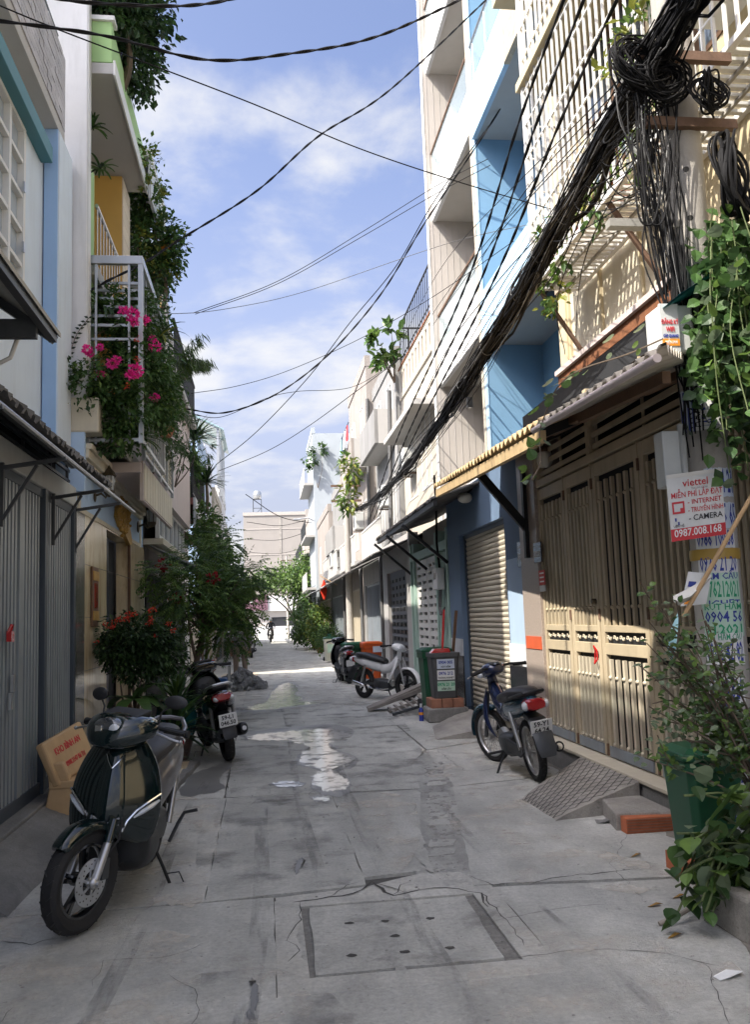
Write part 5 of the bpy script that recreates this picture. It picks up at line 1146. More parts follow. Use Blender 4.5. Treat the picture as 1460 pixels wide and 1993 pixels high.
def underbone(label,pos,head,lean=-6,steer=0,body='gloss_blue',side='gloss_navy',lines=None,rim='alloy',spoke=18,name='parked_motorbike',fendm=None,mir=0,thin=True,shieldm=None,grp=None,exm='dark_steel'):
    t=thing(name,label,'motorbike',pos,0,grp);t.rotation_euler=(R(lean),0,R(head))
    fx,bx,r=.62,-.60,.285;S=rotz(R(steer),(.45,0,0))
    wheel(t,'front_wheel',fx,r,.072,S,rim,spoke,0 if thin else 1,thin);wheel(t,'rear_wheel',bx,r,.082,None,rim,spoke,0,thin)
    fender(t,fx,r,r+.035,.12,-5,118,fendm or body,S)
    for s in(1,-1):
        MB().cyl((fx,s*.075,r),(fx-.17,s*.07,r+.47),.02,n=10).xf(S).build('fork_leg','alloy' if not thin else 'dark_steel',t,smooth=True)
        # leg shields either side of the fork
        m=MB();L=[(.46,.78,.07),(.48,.64,.13),(.44,.5,.16),(.36,.40,.15),(.29,.35,.12)];L2=[(.40,.80,.06),(.37,.64,.10),(.32,.48,.12),(.26,.38,.11),(.22,.31,.09)]
        m.loft([[(x,s*y,z) for x,z,y in L],[(x-.03,s*(y+.015),z) for x,z,y in L],[(x,s*(y+.02),z) for x,z,y in L2],[(x+.02,s*y,z) for x,z,y in L2],[(x,s*y,z) for x,z,y in L]],False,False).build('leg_shield',shieldm or body,t,smooth=True)
    MB().loft([sec(.42,.80,.06,.10),sec(.33,.70,.07,.10),sec(.18,.58,.065,.085),sec(0,.56,.07,.09),sec(-.12,.60,.09,.11)]).build('spine_cover',side,t,smooth=True)
    MB().loft([sec(-.02,.60,.085,.10),sec(-.2,.63,.12,.12),sec(-.45,.67,.13,.11),sec(-.7,.71,.115,.09),sec(-.88,.75,.085,.06),sec(-.98,.775,.05,.03)]).build('rear_body',body,t,smooth=True)
    MB().loft([sec(.06,.69,.07,.045),sec(-.06,.735,.12,.06),sec(-.2,.742,.145,.062),sec(-.4,.79,.15,.068),sec(-.62,.82,.14,.062),sec(-.8,.83,.11,.05),sec(-.88,.83,.06,.03)]).build('seat','seat',t,smooth=True)
    g=MB();g.tube([(-.58,.13,.78),(-.8,.125,.82),(-.95,.09,.85),(-.97,0,.855),(-.95,-.09,.85),(-.8,-.125,.82),(-.58,-.13,.78)],.014,8);g.build('grab_rail','black_metal',t,smooth=True)
    tl=MB().loft([sec(-.86,.735,.105,.06,12,3),sec(-.96,.74,.10,.055,12,3),sec(-1.0,.74,.075,.04,12,3)]).build('tail_lamp','lamp_red',t,smooth=True)
    for s in(1,-1): MB().ell((-.94,s*.095,.735),(.05,.03,.042),10,7).build('rear_indicator','lens',tl,smooth=True)
    MB().loft([sec(-.72,.62,.07,.03,8,4),sec(-.9,.60,.085,.02,8,4),sec(-1.0,.48,.09,.012,8,4),sec(-1.05,.36,.085,.01,8,4),sec(-1.06,.30,.07,.008,8,4)]).build('rear_mudguard','dark_steel',t,smooth=True)
    MB().loft([sec(.22,.28,.10,.07,12,3),sec(.08,.27,.13,.11,12,3),sec(-.12,.28,.14,.12,12,3),sec(-.22,.30,.09,.09,12,3)]).build('engine','dark_steel',t,smooth=True)
    MB().cyl((.22,0,.30),(.34,0,.34),.055,n=12).build('cylinder_head','alloy',t)
    for s in(1,-1):
        MB().bar((-.15,s*.09,.29),(bx,s*.09,r),.03,.045).build('swing_arm','dark_steel',t); MB().cyl((bx+.02,s*.105,r+.02),(-.45,s*.115,.64),.022,n=10).build('rear_shock','alloy',t,smooth=True)
        MB().tube([(-.02,s*.12,.22),(-.02,s*.28,.22)],.013,6).build('foot_peg','rubber',t)
    MB().prism([(-.12,.24),(-.55,.23),(-.64,.27),(-.6,.335),(-.15,.36)],'y',.095,.12).build('chain_case','black_metal',t,bev=.01)
    ex=MB();ex.tube([(.22,-.03,.24),(.15,-.10,.19),(-.1,-.14,.19),(-.35,-.16,.23)],.02,8);ex.cyl((-.35,-.16,.23),(-.85,-.17,.32),.042,.05,n=14);ex=ex.build('exhaust',exm,t,smooth=True);MB().lathe([(.032,-.862),(.048,-.855)],(0,-.17,.322),14,'x').build('tail_pipe','black_metal',ex)
    hm=rotz(R(steer),(.40,0,0))
    cw=MB().loft([sec(.24,.98,.07,.04,14),sec(.30,.985,.12,.065,14),sec(.38,.975,.13,.08,14),sec(.46,.95,.10,.08,14),sec(.50,.935,.06,.05,14)]).xf(hm).build('handlebar_cowl',side,t,smooth=True)
    MB().ell((.475,0,.95),(.05,.085,.065),16,10).xf(hm).build('headlamp','lens',cw,smooth=True);MB().lathe([(0,1.047),(.062,1.047),(.066,1.03)],(.30,0,0),16).xf(hm).build('speedometer','lens_dark',cw)
    for s in(1,-1): MB().ell((.44,s*.11,.93),(.04,.035,.03),10,7).xf(hm).build('front_indicator','lens',cw,smooth=True)
    MB().loft([sec(.42,.93,.05,.06),sec(.40,.82,.055,.06),sec(.40,.76,.06,.05)]).build('neck',side,t,smooth=True)
    grips(t,hm,.30,1.0,.33)
    if mir: mirror(t,(.30,.18,1.01),(.26,.27,1.18),hm)
    st=MB();st.tube([(-.05,.1,.24),(-.06,.2,.1),(-.07,.25,.015)],.011,6);st.box(-.1,.23,.008,-.03,.28,.02);st.build('side_stand','black_metal',t,smooth=True)
    if lines is not None: plate(t,(-1.005,0,.545),lines,.2,.145,-24)
    return t
A=scooter('glossy dark green scooter facing the camera beside the grey folding gate',(-.86,5.52,0),-95,-6,-24,'gloss_green','gunmetal','gloss_green',rail='gunmetal',rw=.262)
B=scooter('black scooter seen from behind beside the glazed plant pot',(-.56,10.9,0),102,-9,12,'gloss_black','gloss_black','gloss_brown','seat',.29,['59-L1','046.50'],mir=1)
C=underbone('teal and dark motorbike leaning before the cream roller shutter',(2.46,8.6,0),90.5,-8,20,'gloss_blue','gloss_navy',['59-Y1','64.24'],shieldm='gloss_navy')
D=underbone('white motorbike with its front wheel by the wooden ramp',(2.2,16.6,0),-58,-5,8,'gloss_white','gloss_white',None,'black_metal',5,thin=False,exm='chrome')
E_=scooter('dark scooter with white plate parked before the orange bin',(1.92,21.6,0),94,-3,5,'gloss_black','gloss_black','gloss_black','seat',.29,['',''],detail=0,mir=1)
F_=scooter('black far scooter with white plate beside the left hand trees',(-.6,38.8,0),92,-4,5,'gloss_black','gloss_black','gloss_black','seat',.29,['',''],detail=0,group='scooters parked far along the left side')
G_=scooter('pale grey far scooter at the left wall behind the worker',(-1.25,38.2,0),86,-4,5,'gloss_white','gloss_white','gloss_black','seat',.29,None,detail=0,group='scooters parked far along the left side')
H_=scooter('far oncoming scooter carrying a rider in the middle of the alley',(.42,64.5,0),-92,0,0,'gloss_black','gloss_black','gloss_white','seat',.29,None,detail=0,name='ridden_scooter')
I_=scooter('far scooter under a grey cover by the right hand shrubs',(2.05,57.5,0),-80,-5,5,'gloss_black','gloss_black','gloss_black','seat',.29,None,detail=0,mir=0)
cv=thing('bike_cover','pale grey cover thrown over the far scooter on the right','cover',(2.05,57.5,.4),0);cv.rotation_euler=(0,0,R(-80))
mm=MB();rg=[]
for x,z,w_,h_ in((-.9,.35,.2,.3),(-.6,.45,.32,.42),(-.1,.5,.34,.48),(.3,.55,.4,.6),(.55,.5,.3,.5)): rg.append([(p[0],p[1]+rnd.uniform(-.02,.02),max(p[2],.02)+rnd.uniform(-.02,.02)) for p in sec(x,z-.4+.15,w_,h_,16,2.2)])
mm.loft(rg).build('sheet','tarp',cv,smooth=True)

for o in bpy.data.objects:     # rounder body shells
    if o.type=='MESH' and o.name.split('.')[0] in('front_apron','rear_body','seat','handlebar_cowl','floorboard','leg_shield','centre_panel','front_fender','exhaust','spine_cover'):
        md=o.modifiers.new('round','SUBSURF'); md.levels=1; md.render_levels=1
# ---------------- utility pole with posters ----------------
PX,PY=2.72,5.0
pole=thing('utility_pole','concrete utility pole plastered with phone number posters beside the beige gate','utility pole',(PX,PY,0))
def prad(z): return .150-.0058*z
sh=MB();rg=[]
for k in range(19):
    z=k*.5;rg.append([(PX+math.cos(a)*prad(z),PY+math.sin(a)*prad(z),z) for a in [i*2*math.pi/20 for i in range(20)]])
sh.loft(rg).build('shaft','pole',pole,smooth=True)
CA=math.atan2(-PY,-PX)
for z in(3.3,3.62,3.94,4.26,4.58,5.25,5.6):
    h=MB();d=Vector((math.cos(CA+.15),math.sin(CA+.15),0));c=Vector((PX,PY,z))+d*prad(z);h.lathe([(0,.002),(.016,.002),(.019,-.001)],(0,0,0),12);h.v=[tuple(frame(c,(-d.y,d.x,0),(0,0,1))@Vector(p)) for p in h.v];h.build('bolt_hole','crack',pole)
def wrap(me,z,r,ang):
    for v in me.vertices:
        a=ang+v.co.x/r; rr=r+v.co.z; v.co=Vector((PX+math.cos(a)*rr,PY+math.sin(a)*rr,z+v.co.y))
def poster(py,hpx,lines,pm,im,da=0.,w=.24,sizes=None,vert=False,tilt=0):
    z=P(1375,py,y=5).z;h=hpx/1700*5.7;r=prad(z)+rnd.uniform(.0015,.005);a0=CA+da;m=MB();n=12
    for i in range(n):
        u0,u1=(-.5+i/n)*w,(-.5+(i+1)/n)*w;q=[]
        for u,v in((u0,-h/2),(u1,-h/2),(u1,h/2),(u0,h/2)): 
            a=a0+u/r;q.append((PX+math.cos(a)*r,PY+math.sin(a)*r,z+v+u*tilt+(rnd.uniform(-.004,.004))))
        m.quad(*q)
    o=m.build('poster',pm,pole)
    nl=len(lines);yy=h/2
    for i,l in enumerate(lines):
        s=(sizes[i] if sizes else 1/nl)*h; yc=yy-s/2;yy-=s
        c=bpy.data.curves.new('t','FONT');c.body=l;c.size=1;c.align_x='CENTER';c.align_y='CENTER';c.resolution_u=1;c.offset=.018
        ob=bpy.data.objects.new('t',c);COL.objects.link(ob);dg=bpy.context.evaluated_depsgraph_get();me=bpy.data.meshes.new_from_object(ob.evaluated_get(dg));bpy.data.objects.remove(ob);bpy.data.curves.remove(c)
        xs=[v.co.x for v in me.vertices] or [1];ww=max(xs)-min(xs) or 1
        if vert: fx=h*.88/ww;me.transform(Matrix.Rotation(R(90),4,'Z')@Matrix.Diagonal((fx,s*1.25/h*w,1,1)));me.transform(Matrix.Translation(((-.5+(h/2-yc)/h)*w,0,.0015)))
        else: me.transform(Matrix.Diagonal((w*.9/ww,s*1.15,1,1)));me.transform(Matrix.Translation((0,yc,.0015)))
        for v in me.vertices: v.co.y+=v.co.x*tilt
        wrap(me,z,r,a0);me.materials.clear();mm_=im[i] if isinstance(im,(list,tuple)) else im;me.materials.append(MAT[mm_]);place(me,'lettering',o)
def poly_poster(*a,**k): poster(*a,**k)
poster(712,50,['0976 KHOAN'],'paper_green','ink_green',-.3,.2,vert=True)
poster(797,92,['HÀM CẦU','097656 51 11'],'paper_white',['ink_black','ink_blue'],.25,.22,[.3,.7],vert=True)
poster(800,70,['||||'],'paper_blue','ink_blue',-.75,.12)
poster(945,52,['0974 24'],'paper_blue','ink_blue',.55,.2)
poster(1008,46,['0965 65'],'paper_blue','ink_blue',.5,.22)
poster(1052,34,['0986 100.38'],'paper_white','ink_blue',.1,.25)
poster(1100,34,['0976 21 20'],'paper_white','ink_blue',.15,.25)
poster(1150,62,['HÀM CẦU','0976212021','NGHẸT'],'paper_green',['ink_blue','ink_green','ink_blue'],.15,.25,[.22,.55,.23])
poster(1207,58,['RÚT HẦM','0904 56','212021'],'paper_green',['ink_green','ink_blue','ink_green'],.2,.25,[.22,.39,.39])
poster(1262,54,['HÚT HẦM CẦU','0902 42 82'],'paper_white',['ink_green','ink_blue'],.12,.24,[.25,.75])
poster(1340,44,['0902829'],'paper_white','ink_blue',.1,.2); poster(1375,30,['03554'],'paper_blue','ink_blue',-.2,.2); poster(1440,50,['0908'],'paper_white','ink_blue',.2,.2);poster(1500,40,['0976 21'],'paper_white','ink_blue',.0,.22); poster(1600,60,['0986 38','0976'],'paper_white','ink_blue',.1,.2)
z=P(1375,1080,y=5).z;MB().lathe([(prad(z)+.006,z-.035),(prad(z)+.009,z),(prad(z)+.006,z+.03)],(PX,PY,0),20).build('tape_band','tape',pole,smooth=True)
a,b=P(1183,437,y=4.95),P(1325,440,y=4.95);MB().bar(a,b,.07,.05).build('cross_arm','sheet_edge',pole)
for k in range(3): MB().bar((PX-.3,PY-.14,4.55+k*.45),(PX+.3,PY-.14,4.55+k*.45),.05,.06).build('steel_arm','rusty_steel',pole)
# telecom box
tb=thing('telecom_box','pale telecom cabinet with coloured sticker strapped to the pole','cabinet',(2.5,4.9,3.2))
c=P(1308,645,y=4.82);MB().box(c.x-.09,4.78,c.z-.14,c.x+.12,4.98,c.z+.15).build('cabinet','white_plastic',tb,bev=.012);MB().box(c.x-.10,4.76,c.z-.15,c.x+.02,4.779,c.z+.15).build('door','white_plastic',tb,bev=.004)
MB().box(c.x-.05,4.84,c.z-.2,c.x+.08,4.92,c.z-.14).build('cable_gland','bin_grey',tb)
for (tx,zz,sz,mm_) in(('ĐĂNG KÝ',.035,.038,'ink_red'),('WIFI',-.01,.042,'ink_red'),('CÁP QUANG',-.05,.026,'ink_blue')): text(tx,sz,mm_,tb,frame((c.x-.04,4.757,c.z+zz),(1,0,0),(0,0,1)),sx=.62,bold=.001)
box('sticker_band','ink_orange',tb,c.x-.095,4.7555,c.z-.11,c.x+.012,4.7585,c.z-.068); text('MIỄN PHÍ',.026,'ink_white',tb,frame((c.x-.04,4.755,c.z-.09),(1,0,0),(0,0,1)),sx=.7)
tc_=thing('teal_awning_scrap','torn teal canvas strip sloping beside the telecom box','canvas',(2.7,4.7,3.4))
a,b,c2,d=P(1290,600,y=4.75),P(1400,520,y=4.55),P(1400,545,y=4.9),P(1300,612,y=5.0);mm=MB();mm.loft([[a,a.lerp(b,.3)+Vector((0,0,.01)),a.lerp(b,.7),b],[d,d.lerp(c2,.3),d.lerp(c2,.7)+Vector((0,0,.01)),c2]],False,False);mm.v=mm.v+[];mm.loft([[v-Vector((0,0,.006)) for v in(a,a.lerp(b,.5),b)],[v-Vector((0,0,.006)) for v in(d,d.lerp(c2,.5),c2)]],False,False);mm.build('canvas','canvas_teal',tc_)
wb=thing('junction_box','tall white junction box hanging left of the pole above the signboard','cabinet',(2.45,4.95,2.4))
a=P(1281,842,y=4.95);MB().box(a.x,4.9,a.z-.34,a.x+.11,5.02,a.z).build('casing','white_plastic',wb,bev=.008); MB().cyl((a.x+.155,4.96,a.z-.36),(a.x+.155,4.96,a.z+.05),.025).build('conduit','white_plastic',wb,smooth=True)
# signboard
sg=thing('hanging_sign','white and red internet installation sign hung on the pole','sign',(2.5,4.78,2.1))
tl,trr,bl,brr=P(1297,925,y=4.80),P(1405,911,y=4.76),P(1307,1055,y=4.80),P(1413,1040,y=4.74)
def spt(u,v,off=0):
    p=tl.lerp(trr,u).lerp(bl.lerp(brr,u),v);n=(trr-tl).cross(tl-bl).normalized();return p+n*(off+.012*math.sin(u*3.1)*(1-v)-.006*math.cos(v*3))
m=MB();m.loft([[spt(i/10,j/10) for i in range(11)] for j in range(11)],False,False);m.loft([[spt(i/10,j/10,-.003) for i in range(11)] for j in range(11)],False,False);sb=m.build('board','paper_white',sg,smooth=True)
def band(u0,u1,v0,v1,mt,nm,off=.0015):
    m=MB();m.loft([[spt(u0+(u1-u0)*i/8,v0+(v1-v0)*j/4,off) for i in range(9)] for j in range(5)],False,False);m.build(nm,mt,sg,smooth=True)
band(0,1,.82,1.0,'ink_red','red_band');band(0,1,0,.06,'cloth_white','top_hem',.003)
def stext(body,u,v,wu,hv,mt):
    c=bpy.data.curves.new('t','FONT');c.body=body;c.size=1;c.align_x='LEFT';c.align_y='CENTER';c.resolution_u=2;c.offset=.012
    ob=bpy.data.objects.new('t',c);COL.objects.link(ob);dg=bpy.context.evaluated_depsgraph_get();me=bpy.data.meshes.new_from_object(ob.evaluated_get(dg));bpy.data.objects.remove(ob);bpy.data.curves.remove(c)
    xs=[q.co.x for q in me.vertices];x0,x1=min(xs),max(xs)
    for q in me.vertices: q.co=spt(u+(q.co.x-x0)/(x1-x0)*wu,v-q.co.y*hv*1.2,.003)
    me.materials.clear();me.materials.append(MAT[mt]);place(me,'lettering',sg)
stext('viettel',.27,.16,.46,.13,'ink_red');stext('Theo cách của bạn',.42,.245,.3,.035,'ink_grey')
stext('MIỄN PHÍ LẮP ĐẶT',.06,.33,.93,.10,'ink_red');stext('- INTERNET',.34,.45,.62,.085,'ink_red');stext('- TRUYỀN HÌNH',.34,.57,.64,.085,'ink_red');stext('- CAMERA',.34,.69,.62,.10,'ink_black');stext('LIÊN HỆ:',.06,.785,.2,.04,'ink_black');stext('0987.008.168',.06,.895,.86,.13,'ink_white')
for (u0,u1,v0,v1) in((.06,.09,.42,.60),(.25,.28,.42,.60),(.06,.28,.42,.45),(.06,.28,.57,.60),(.2,.25,.52,.57)): band(u0,u1,v0,v1,'ink_red','screen_icon',.003)
for (u,v) in((.09,.66),(.14,.72)): band(u,u+.03,v,v+.05,'ink_blue','camera_icon',.003)
# broom handle, cloth, mask
bs=thing('broom_handle','long bamboo handle leaning across the pole','pole',(2.6,4.6,1.8));MB().tube([P(1475,945,y=4.5),P(1420,1040,y=4.6),P(1330,1200,y=4.72)],.013,8).build('handle','bench_stone',bs,smooth=True)
cl=thing('white_cloth','folded white cloth cone tied below the sign','cloth',(2.5,4.7,1.6));m=MB();m.loft([[P(1310,1160,y=4.72),P(1312,1172,y=4.69),P(1322,1178,y=4.72),P(1322,1166,y=4.76)],[P(1340,1145,y=4.70),P(1345,1160,y=4.66),P(1350,1164,y=4.72),P(1347,1146,y=4.76)],[P(1384,1120,y=4.72),P(1385,1122,y=4.71),P(1386,1123,y=4.72),P(1385,1121,y=4.73)]]);m.build('fold','cloth_white',cl,smooth=True)
mk=thing('face_mask','pale blue face mask dangling beside the pole','mask',(2.4,4.7,1.4));m=MB();m.loft([[P(1320,1190,y=4.72),P(1322,1190,y=4.71),P(1322,1192,y=4.74)],[P(1306,1225,y=4.70),P(1320,1222,y=4.67),P(1318,1224,y=4.74)],[P(1299,1262,y=4.70),P(1316,1262,y=4.67),P(1312,1262,y=4.74)],[P(1304,1284,y=4.71),P(1309,1284,y=4.70),P(1307,1284,y=4.73)]]);m.build('mask','mask_blue',mk,smooth=True)
pp=thing('torn_leaflet','torn colour leaflet stuck out from the pole below the tape','leaflet',(2.5,4.8,1.7));m=MB();a,b,c,d=P(1325,1180,y=4.85),P(1340,1112,y=4.85),P(1385,1118,y=4.8),P(1375,1175,y=4.8);m.loft([[a,a.lerp(d,.5)+Vector((0,-.02,0)),d],[b,b.lerp(c,.5)+Vector((0,-.015,0)),c]],False,False);m.build('paper','paper_white',pp)
for (f0,f1,mt) in((.05,.3,'ink_orange'),(.36,.5,'ink_green'),(.56,.72,'ink_blue')):
    m=MB();q=[x+Vector((-.001,-.012,0)) for x in(a.lerp(b,f0).lerp(d.lerp(c,f0),.08),a.lerp(b,f0).lerp(d.lerp(c,f0),.4),a.lerp(b,f1).lerp(d.lerp(c,f1),.4),a.lerp(b,f1).lerp(d.lerp(c,f1),.08))];m.quad(*q);m.build('print',mt,pp)
# ---------------- cables ----------------
def crv(pts,n=10):
    pts=[Vector(p) for p in pts];pts=[pts[0]*2-pts[1]]+pts+[pts[-1]*2-pts[-2]];o=[]
    for i in range(1,len(pts)-2):
        p0,p1,p2,p3=pts[i-1:i+3]
        for s in range(n):
            t=s/n;o.append(.5*((2*p1)+(p2-p0)*t+(2*p0-5*p1+4*p2-p3)*t*t+(3*p1-p0-3*p2+p3)*t**3))
    o.append(pts[-2]);return o
def twisted(pts,r,pitch=.35):
    A_,B_=[],[];L=0
    for i,p in enumerate(pts):
        if i:L+=(p-pts[i-1]).length
        d=(pts[min(i+1,len(pts)-1)]-pts[max(i-1,0)]).normalized();u=d.cross(Vector((0,0,1))).normalized();v=u.cross(d);a=L/pitch*2*math.pi
        A_.append(p+(u*math.cos(a)+v*math.sin(a))*r);B_.append(p-(u*math.cos(a)+v*math.sin(a))*r)
    return A_,B_
bd=thing('cable_bundle','thick black bundle of telephone cables running along the right facades','cable bundle',(2.5,5,4.9))
path=[(2.62,-3,5.55),(2.56,1.0,5.28),(2.52,3.6,5.10),(2.5,4.75,4.99),(2.52,6.4,4.82),(2.55,8.6,4.58),(2.6,12.5,4.33),(2.72,17.5,4.32),(2.9,23,4.6),(3.05,28.5,5.1)]
base=crv(path,9)
for k in range(66):
    a=rnd.uniform(0,6.28);rr=.078*math.sqrt(rnd.random());ph=rnd.uniform(0,6.28);fr=rnd.uniform(.3,.8);pts=[];loose=rnd.random()<.34;n=len(base)
    for i,p in enumerate(base):
        q=rr*(1.0 if p.y<6 else max(.5,1-.07*(p.y-6)))*(1.0+(.9 if loose else .25)*math.sin(i*fr+ph));aa=a+.5*math.sin(i*.13+ph);dz=-(.10*rnd.random() if loose else 0)*math.sin(i*.35+ph)**2
        pts.append(p+Vector((math.cos(aa)*q*1.1,0,math.sin(aa)*q+dz)))
    r=rnd.choice([.006,.008,.009,.011,.014])
    MB().tube(pts,r,5).build('cable','cable' if k%9 else 'cable_grey',bd,smooth=True)
for k in range(20):
    a=rnd.uniform(0,6.28);ph=rnd.uniform(0,6.28);amp=rnd.uniform(.08,.2);pts=[p+Vector((math.cos(a+i*.05)*amp*(.4+.6*abs(math.sin(i*.21+ph))),0,math.sin(a+i*.05)*amp*.8*(.3+.7*abs(math.sin(i*.17+ph)))-.08*math.sin(i*.3+ph)**2)) for i,p in enumerate(base) if p.y>4.6]
    MB().tube(pts,rnd.choice([.003,.0035,.0045,.006]),5).build('loose_cable','cable' if k%4 else 'cable_grey',bd,smooth=True)
for y_ in(6.6,7.3,8.1,9.4,10.8,11.9,13.4):
    c=min(base,key=lambda p:abs(p.y-y_));MB().tube([c+Vector((math.cos(a)*.09,.02*math.sin(3*a),math.sin(a)*.085)) for a in [i*.5236 for i in range(13)]],.005,5).build('tie_wire','cable_grey',bd,smooth=True)
# power lines with their own span
def wire(label,pts,r=.007,tw=0,m='cable',n=14,grp=None):
    c=crv(pts,n);t=thing('overhead_cable',label,'cable',tuple(c[0]),None,grp)
    if tw:
        cc=crv(pts,n*4)
        for q in twisted(cc,r*.85,tw): MB().tube(q,r,5).build('strand',m,t,smooth=True)
    else: MB().tube(c,r,6).build('strand',m,t,smooth=True)
    return t
Pz=lambda l:[P(a,b,**({'y':c} if c>4.05 or c<0 else {'x':c})) for a,b,c in l]
def L(*l,plane='y'): return [P(a,b,**{plane:c}) for a,b,c in l]
wire('leftmost of the three thick power lines sloping beside the cable bundle',L((1120,-60,3.0),(1010,240,3.0),(905,560,3.05),(775,850,3.1),(720,1010,3.1),plane='x'),.010,.9)
wire('middle one of the three thick power lines beside the cable bundle',L((1160,-60,3.0),(1045,240,3.0),(930,560,3.05),(792,850,3.1),(728,1010,3.1),plane='x'),.010,.9)
wire('power line closest to the thick cable bundle of the three',L((1230,-60,2.95),(1090,240,2.95),(955,560,3.0),(806,850,3.1),(735,1010,3.1),plane='x'),.010,.9)
wire('thin sagging drop wire just left of the thick cable bundle',L((1300,90,2.6),(1080,420,2.7),(960,560,2.8),(860,700,3.0),(770,900,3.1),plane='x'),.006)
wire('twisted black cable sagging across the upper sky from left eaves to right balcony',L((-30,38,6),(200,70,6.4),(400,117,6.8),(560,106,7.2),(740,70,7.8),(930,-15,8.6)),.0085,.6)
wire('twisted cable crossing the very top edge of the sky',L((60,-20,5.5),(140,3,5.6),(330,13,6),(430,4,6.4),(500,-15,6.6)),.008,.6)
wire('thin straight wire crossing the sky diagonally from upper left to the bundle',L((-20,4,6),(130,65,6.3),(480,198,7),(700,290,7.6),(900,357,8.2),(1115,420,9)),.0055)
wire('twisted cable rising from the flowering balcony across the sky to the top right',L((123,598,9.0),(200,552,9.4),(280,512,10),(345,470,10.5),(500,372,11),(620,266,11.5),(760,175,12),(960,-12,12.6)),.0085,.6)
wire('upper one of two thin paired wires crossing mid sky to the right',L((375,610,15),(540,548,15),(700,455,14.5),(850,362,14),(950,310,13.5)),.006)
wire('lower one of two thin paired wires crossing mid sky to the right',L((380,612,15),(540,553,15),(700,464,14.5),(850,377,14),(955,322,13.5)),.006)
wire('pale thin wire rising gently across mid sky from the bougainvillea',L((130,602,9.2),(330,611,11),(450,600,12.5),(600,566,13.5),(880,472,12.5),(1120,420,10)),.005,m='cable_grey')
wire('long twisted cable sweeping up from the palm balcony to the top right',L((360,796,15),(440,803,15.5),(540,766,16),(640,690,15.5),(740,575,15),(830,430,14),(960,235,13),(1110,-10,11.5)),.009,.7)
wire('second long cable sweeping up beside the twisted one',L((420,905,22),(500,840,21),(600,735,19),(680,630,17.5),(770,520,16),(850,385,14.5),(985,200,13),(1125,-12,11.5)),.009)
wire('thin wire curving over the pocket of sky above the far rooftops',L((425,917,23),(520,878,22),(600,830,21),(700,757,19),(790,690,18)),.008)
wire('thin slack wire from the left balcony to the cream house',L((372,766,15.5),(460,752,16),(560,722,16),(700,660,15.5),(840,580,14.5),(1000,470,12.5)),.006)
wire('lower slack wire from the left balcony over the sprouting roof plant',L((365,803,15),(430,812,15.5),(520,775,16),(580,762,17),(690,752,18),(790,690,18)),.006)
for i,(a,b,l) in enumerate((((478,962,46),(607,1018,48),'far thin wire falling from the glass roof to the right houses'),((480,1016,60),(610,1008,62),'far thin wire hanging nearly level before the end building'),((482,1050,70),(612,1030,66),'far wire crossing in front of the blank end building'),((484,1075,80),(605,1062,80),'lowest far wire crossing the blank end building'))):
    p,q=P(a[0],a[1],y=a[2]),P(b[0],b[1],y=b[2]);wire(l,[p,p.lerp(q,.5)-Vector((0,0,.4)),q],.02)
for i,(a,b,c,l) in enumerate((((1235,170,4.9),(960,470,9),(838,640,17.5),'fine drop wire from the cable knot to the cream house'),((1240,190,4.9),(1000,520,8),(870,740,15),'fine drop wire hugging the bundle to the cream house'),((1225,150,4.9),(1010,390,8),(905,560,13.8),'fine drop wire ending at the blue house balcony'),((1250,210,4.9),(1040,500,7),(925,690,13),'fine drop wire sagging before the blue balcony'),((1230,160,4.9),(900,530,12),(790,690,19),'fine drop wire reaching the slotted parapet'),((1220,140,4.9),(860,520,14),(770,690,22),'fine drop wire running over to the roof sprout'),((1260,230,4.9),(1090,560,6.5),(1100,690,9.8),'fine drop wire down to the awning by the blue house'),((1270,250,4.9),(1140,500,6),(1120,660,9.6),'slack fine wire below the white grille'))): wire(l,L(a,b,c),.0045)
# tangles and coils at the pole
def coil(label,c,r,n,dirv,flat=1.,rad=.007,jit=.25,mt='cable',stretch=1.):
    t=thing('cable_coil',label,'cable coil',c);d=Vector(dirv).normalized();u=d.cross(Vector((0,0,1))).normalized();v=u.cross(d)
    for k in range(n):
        ph=rnd.uniform(0,6.28);q=rnd.uniform(1-jit,1+jit);off=d*rnd.uniform(-.05,.05)+u*rnd.uniform(-.03,.03)+v*rnd.uniform(-.03,.03);el=rnd.uniform(.75,1.1);pts=[]
        for i in range(22):
            a=ph+i/21*6.28*rnd.choice([1,1,1.0]);pts.append(Vector(c)+off+(u*math.cos(a)*r*q*flat+v*math.sin(a)*r*q*el*stretch)+d*.03*math.sin(2*a+ph))
        MB().tube(pts,rad*rnd.uniform(.7,1.3),5).build('loop',mt,t,smooth=True)
    return t
coil('dense knot of black cable loops above the bundle at the pole head',tuple(P(1245,130,y=4.8)),.13,30,(.3,-1,.2),1.1,.006,.5)
coil('second black snarl of loops pressed against the pole face',tuple(P(1290,155,y=4.78)),.12,22,(.1,-1,.0),1.,.006,.5)
coil('round coil of thin black cable hanging right of the pole',tuple(P(1382,178,y=4.7)),.115,16,(.5,-1,.1),.8,.006,.2)
coil('big draped coil of thick black cable at the right frame edge',tuple(P(1425,345,y=4.6)),.17,14,(.8,-.7,.1),.8,.012,.2,stretch=1.5)
hs=thing('hanging_cables','mass of thin cables dangling down the left side of the pole','cables',(2.5,4.85,4))
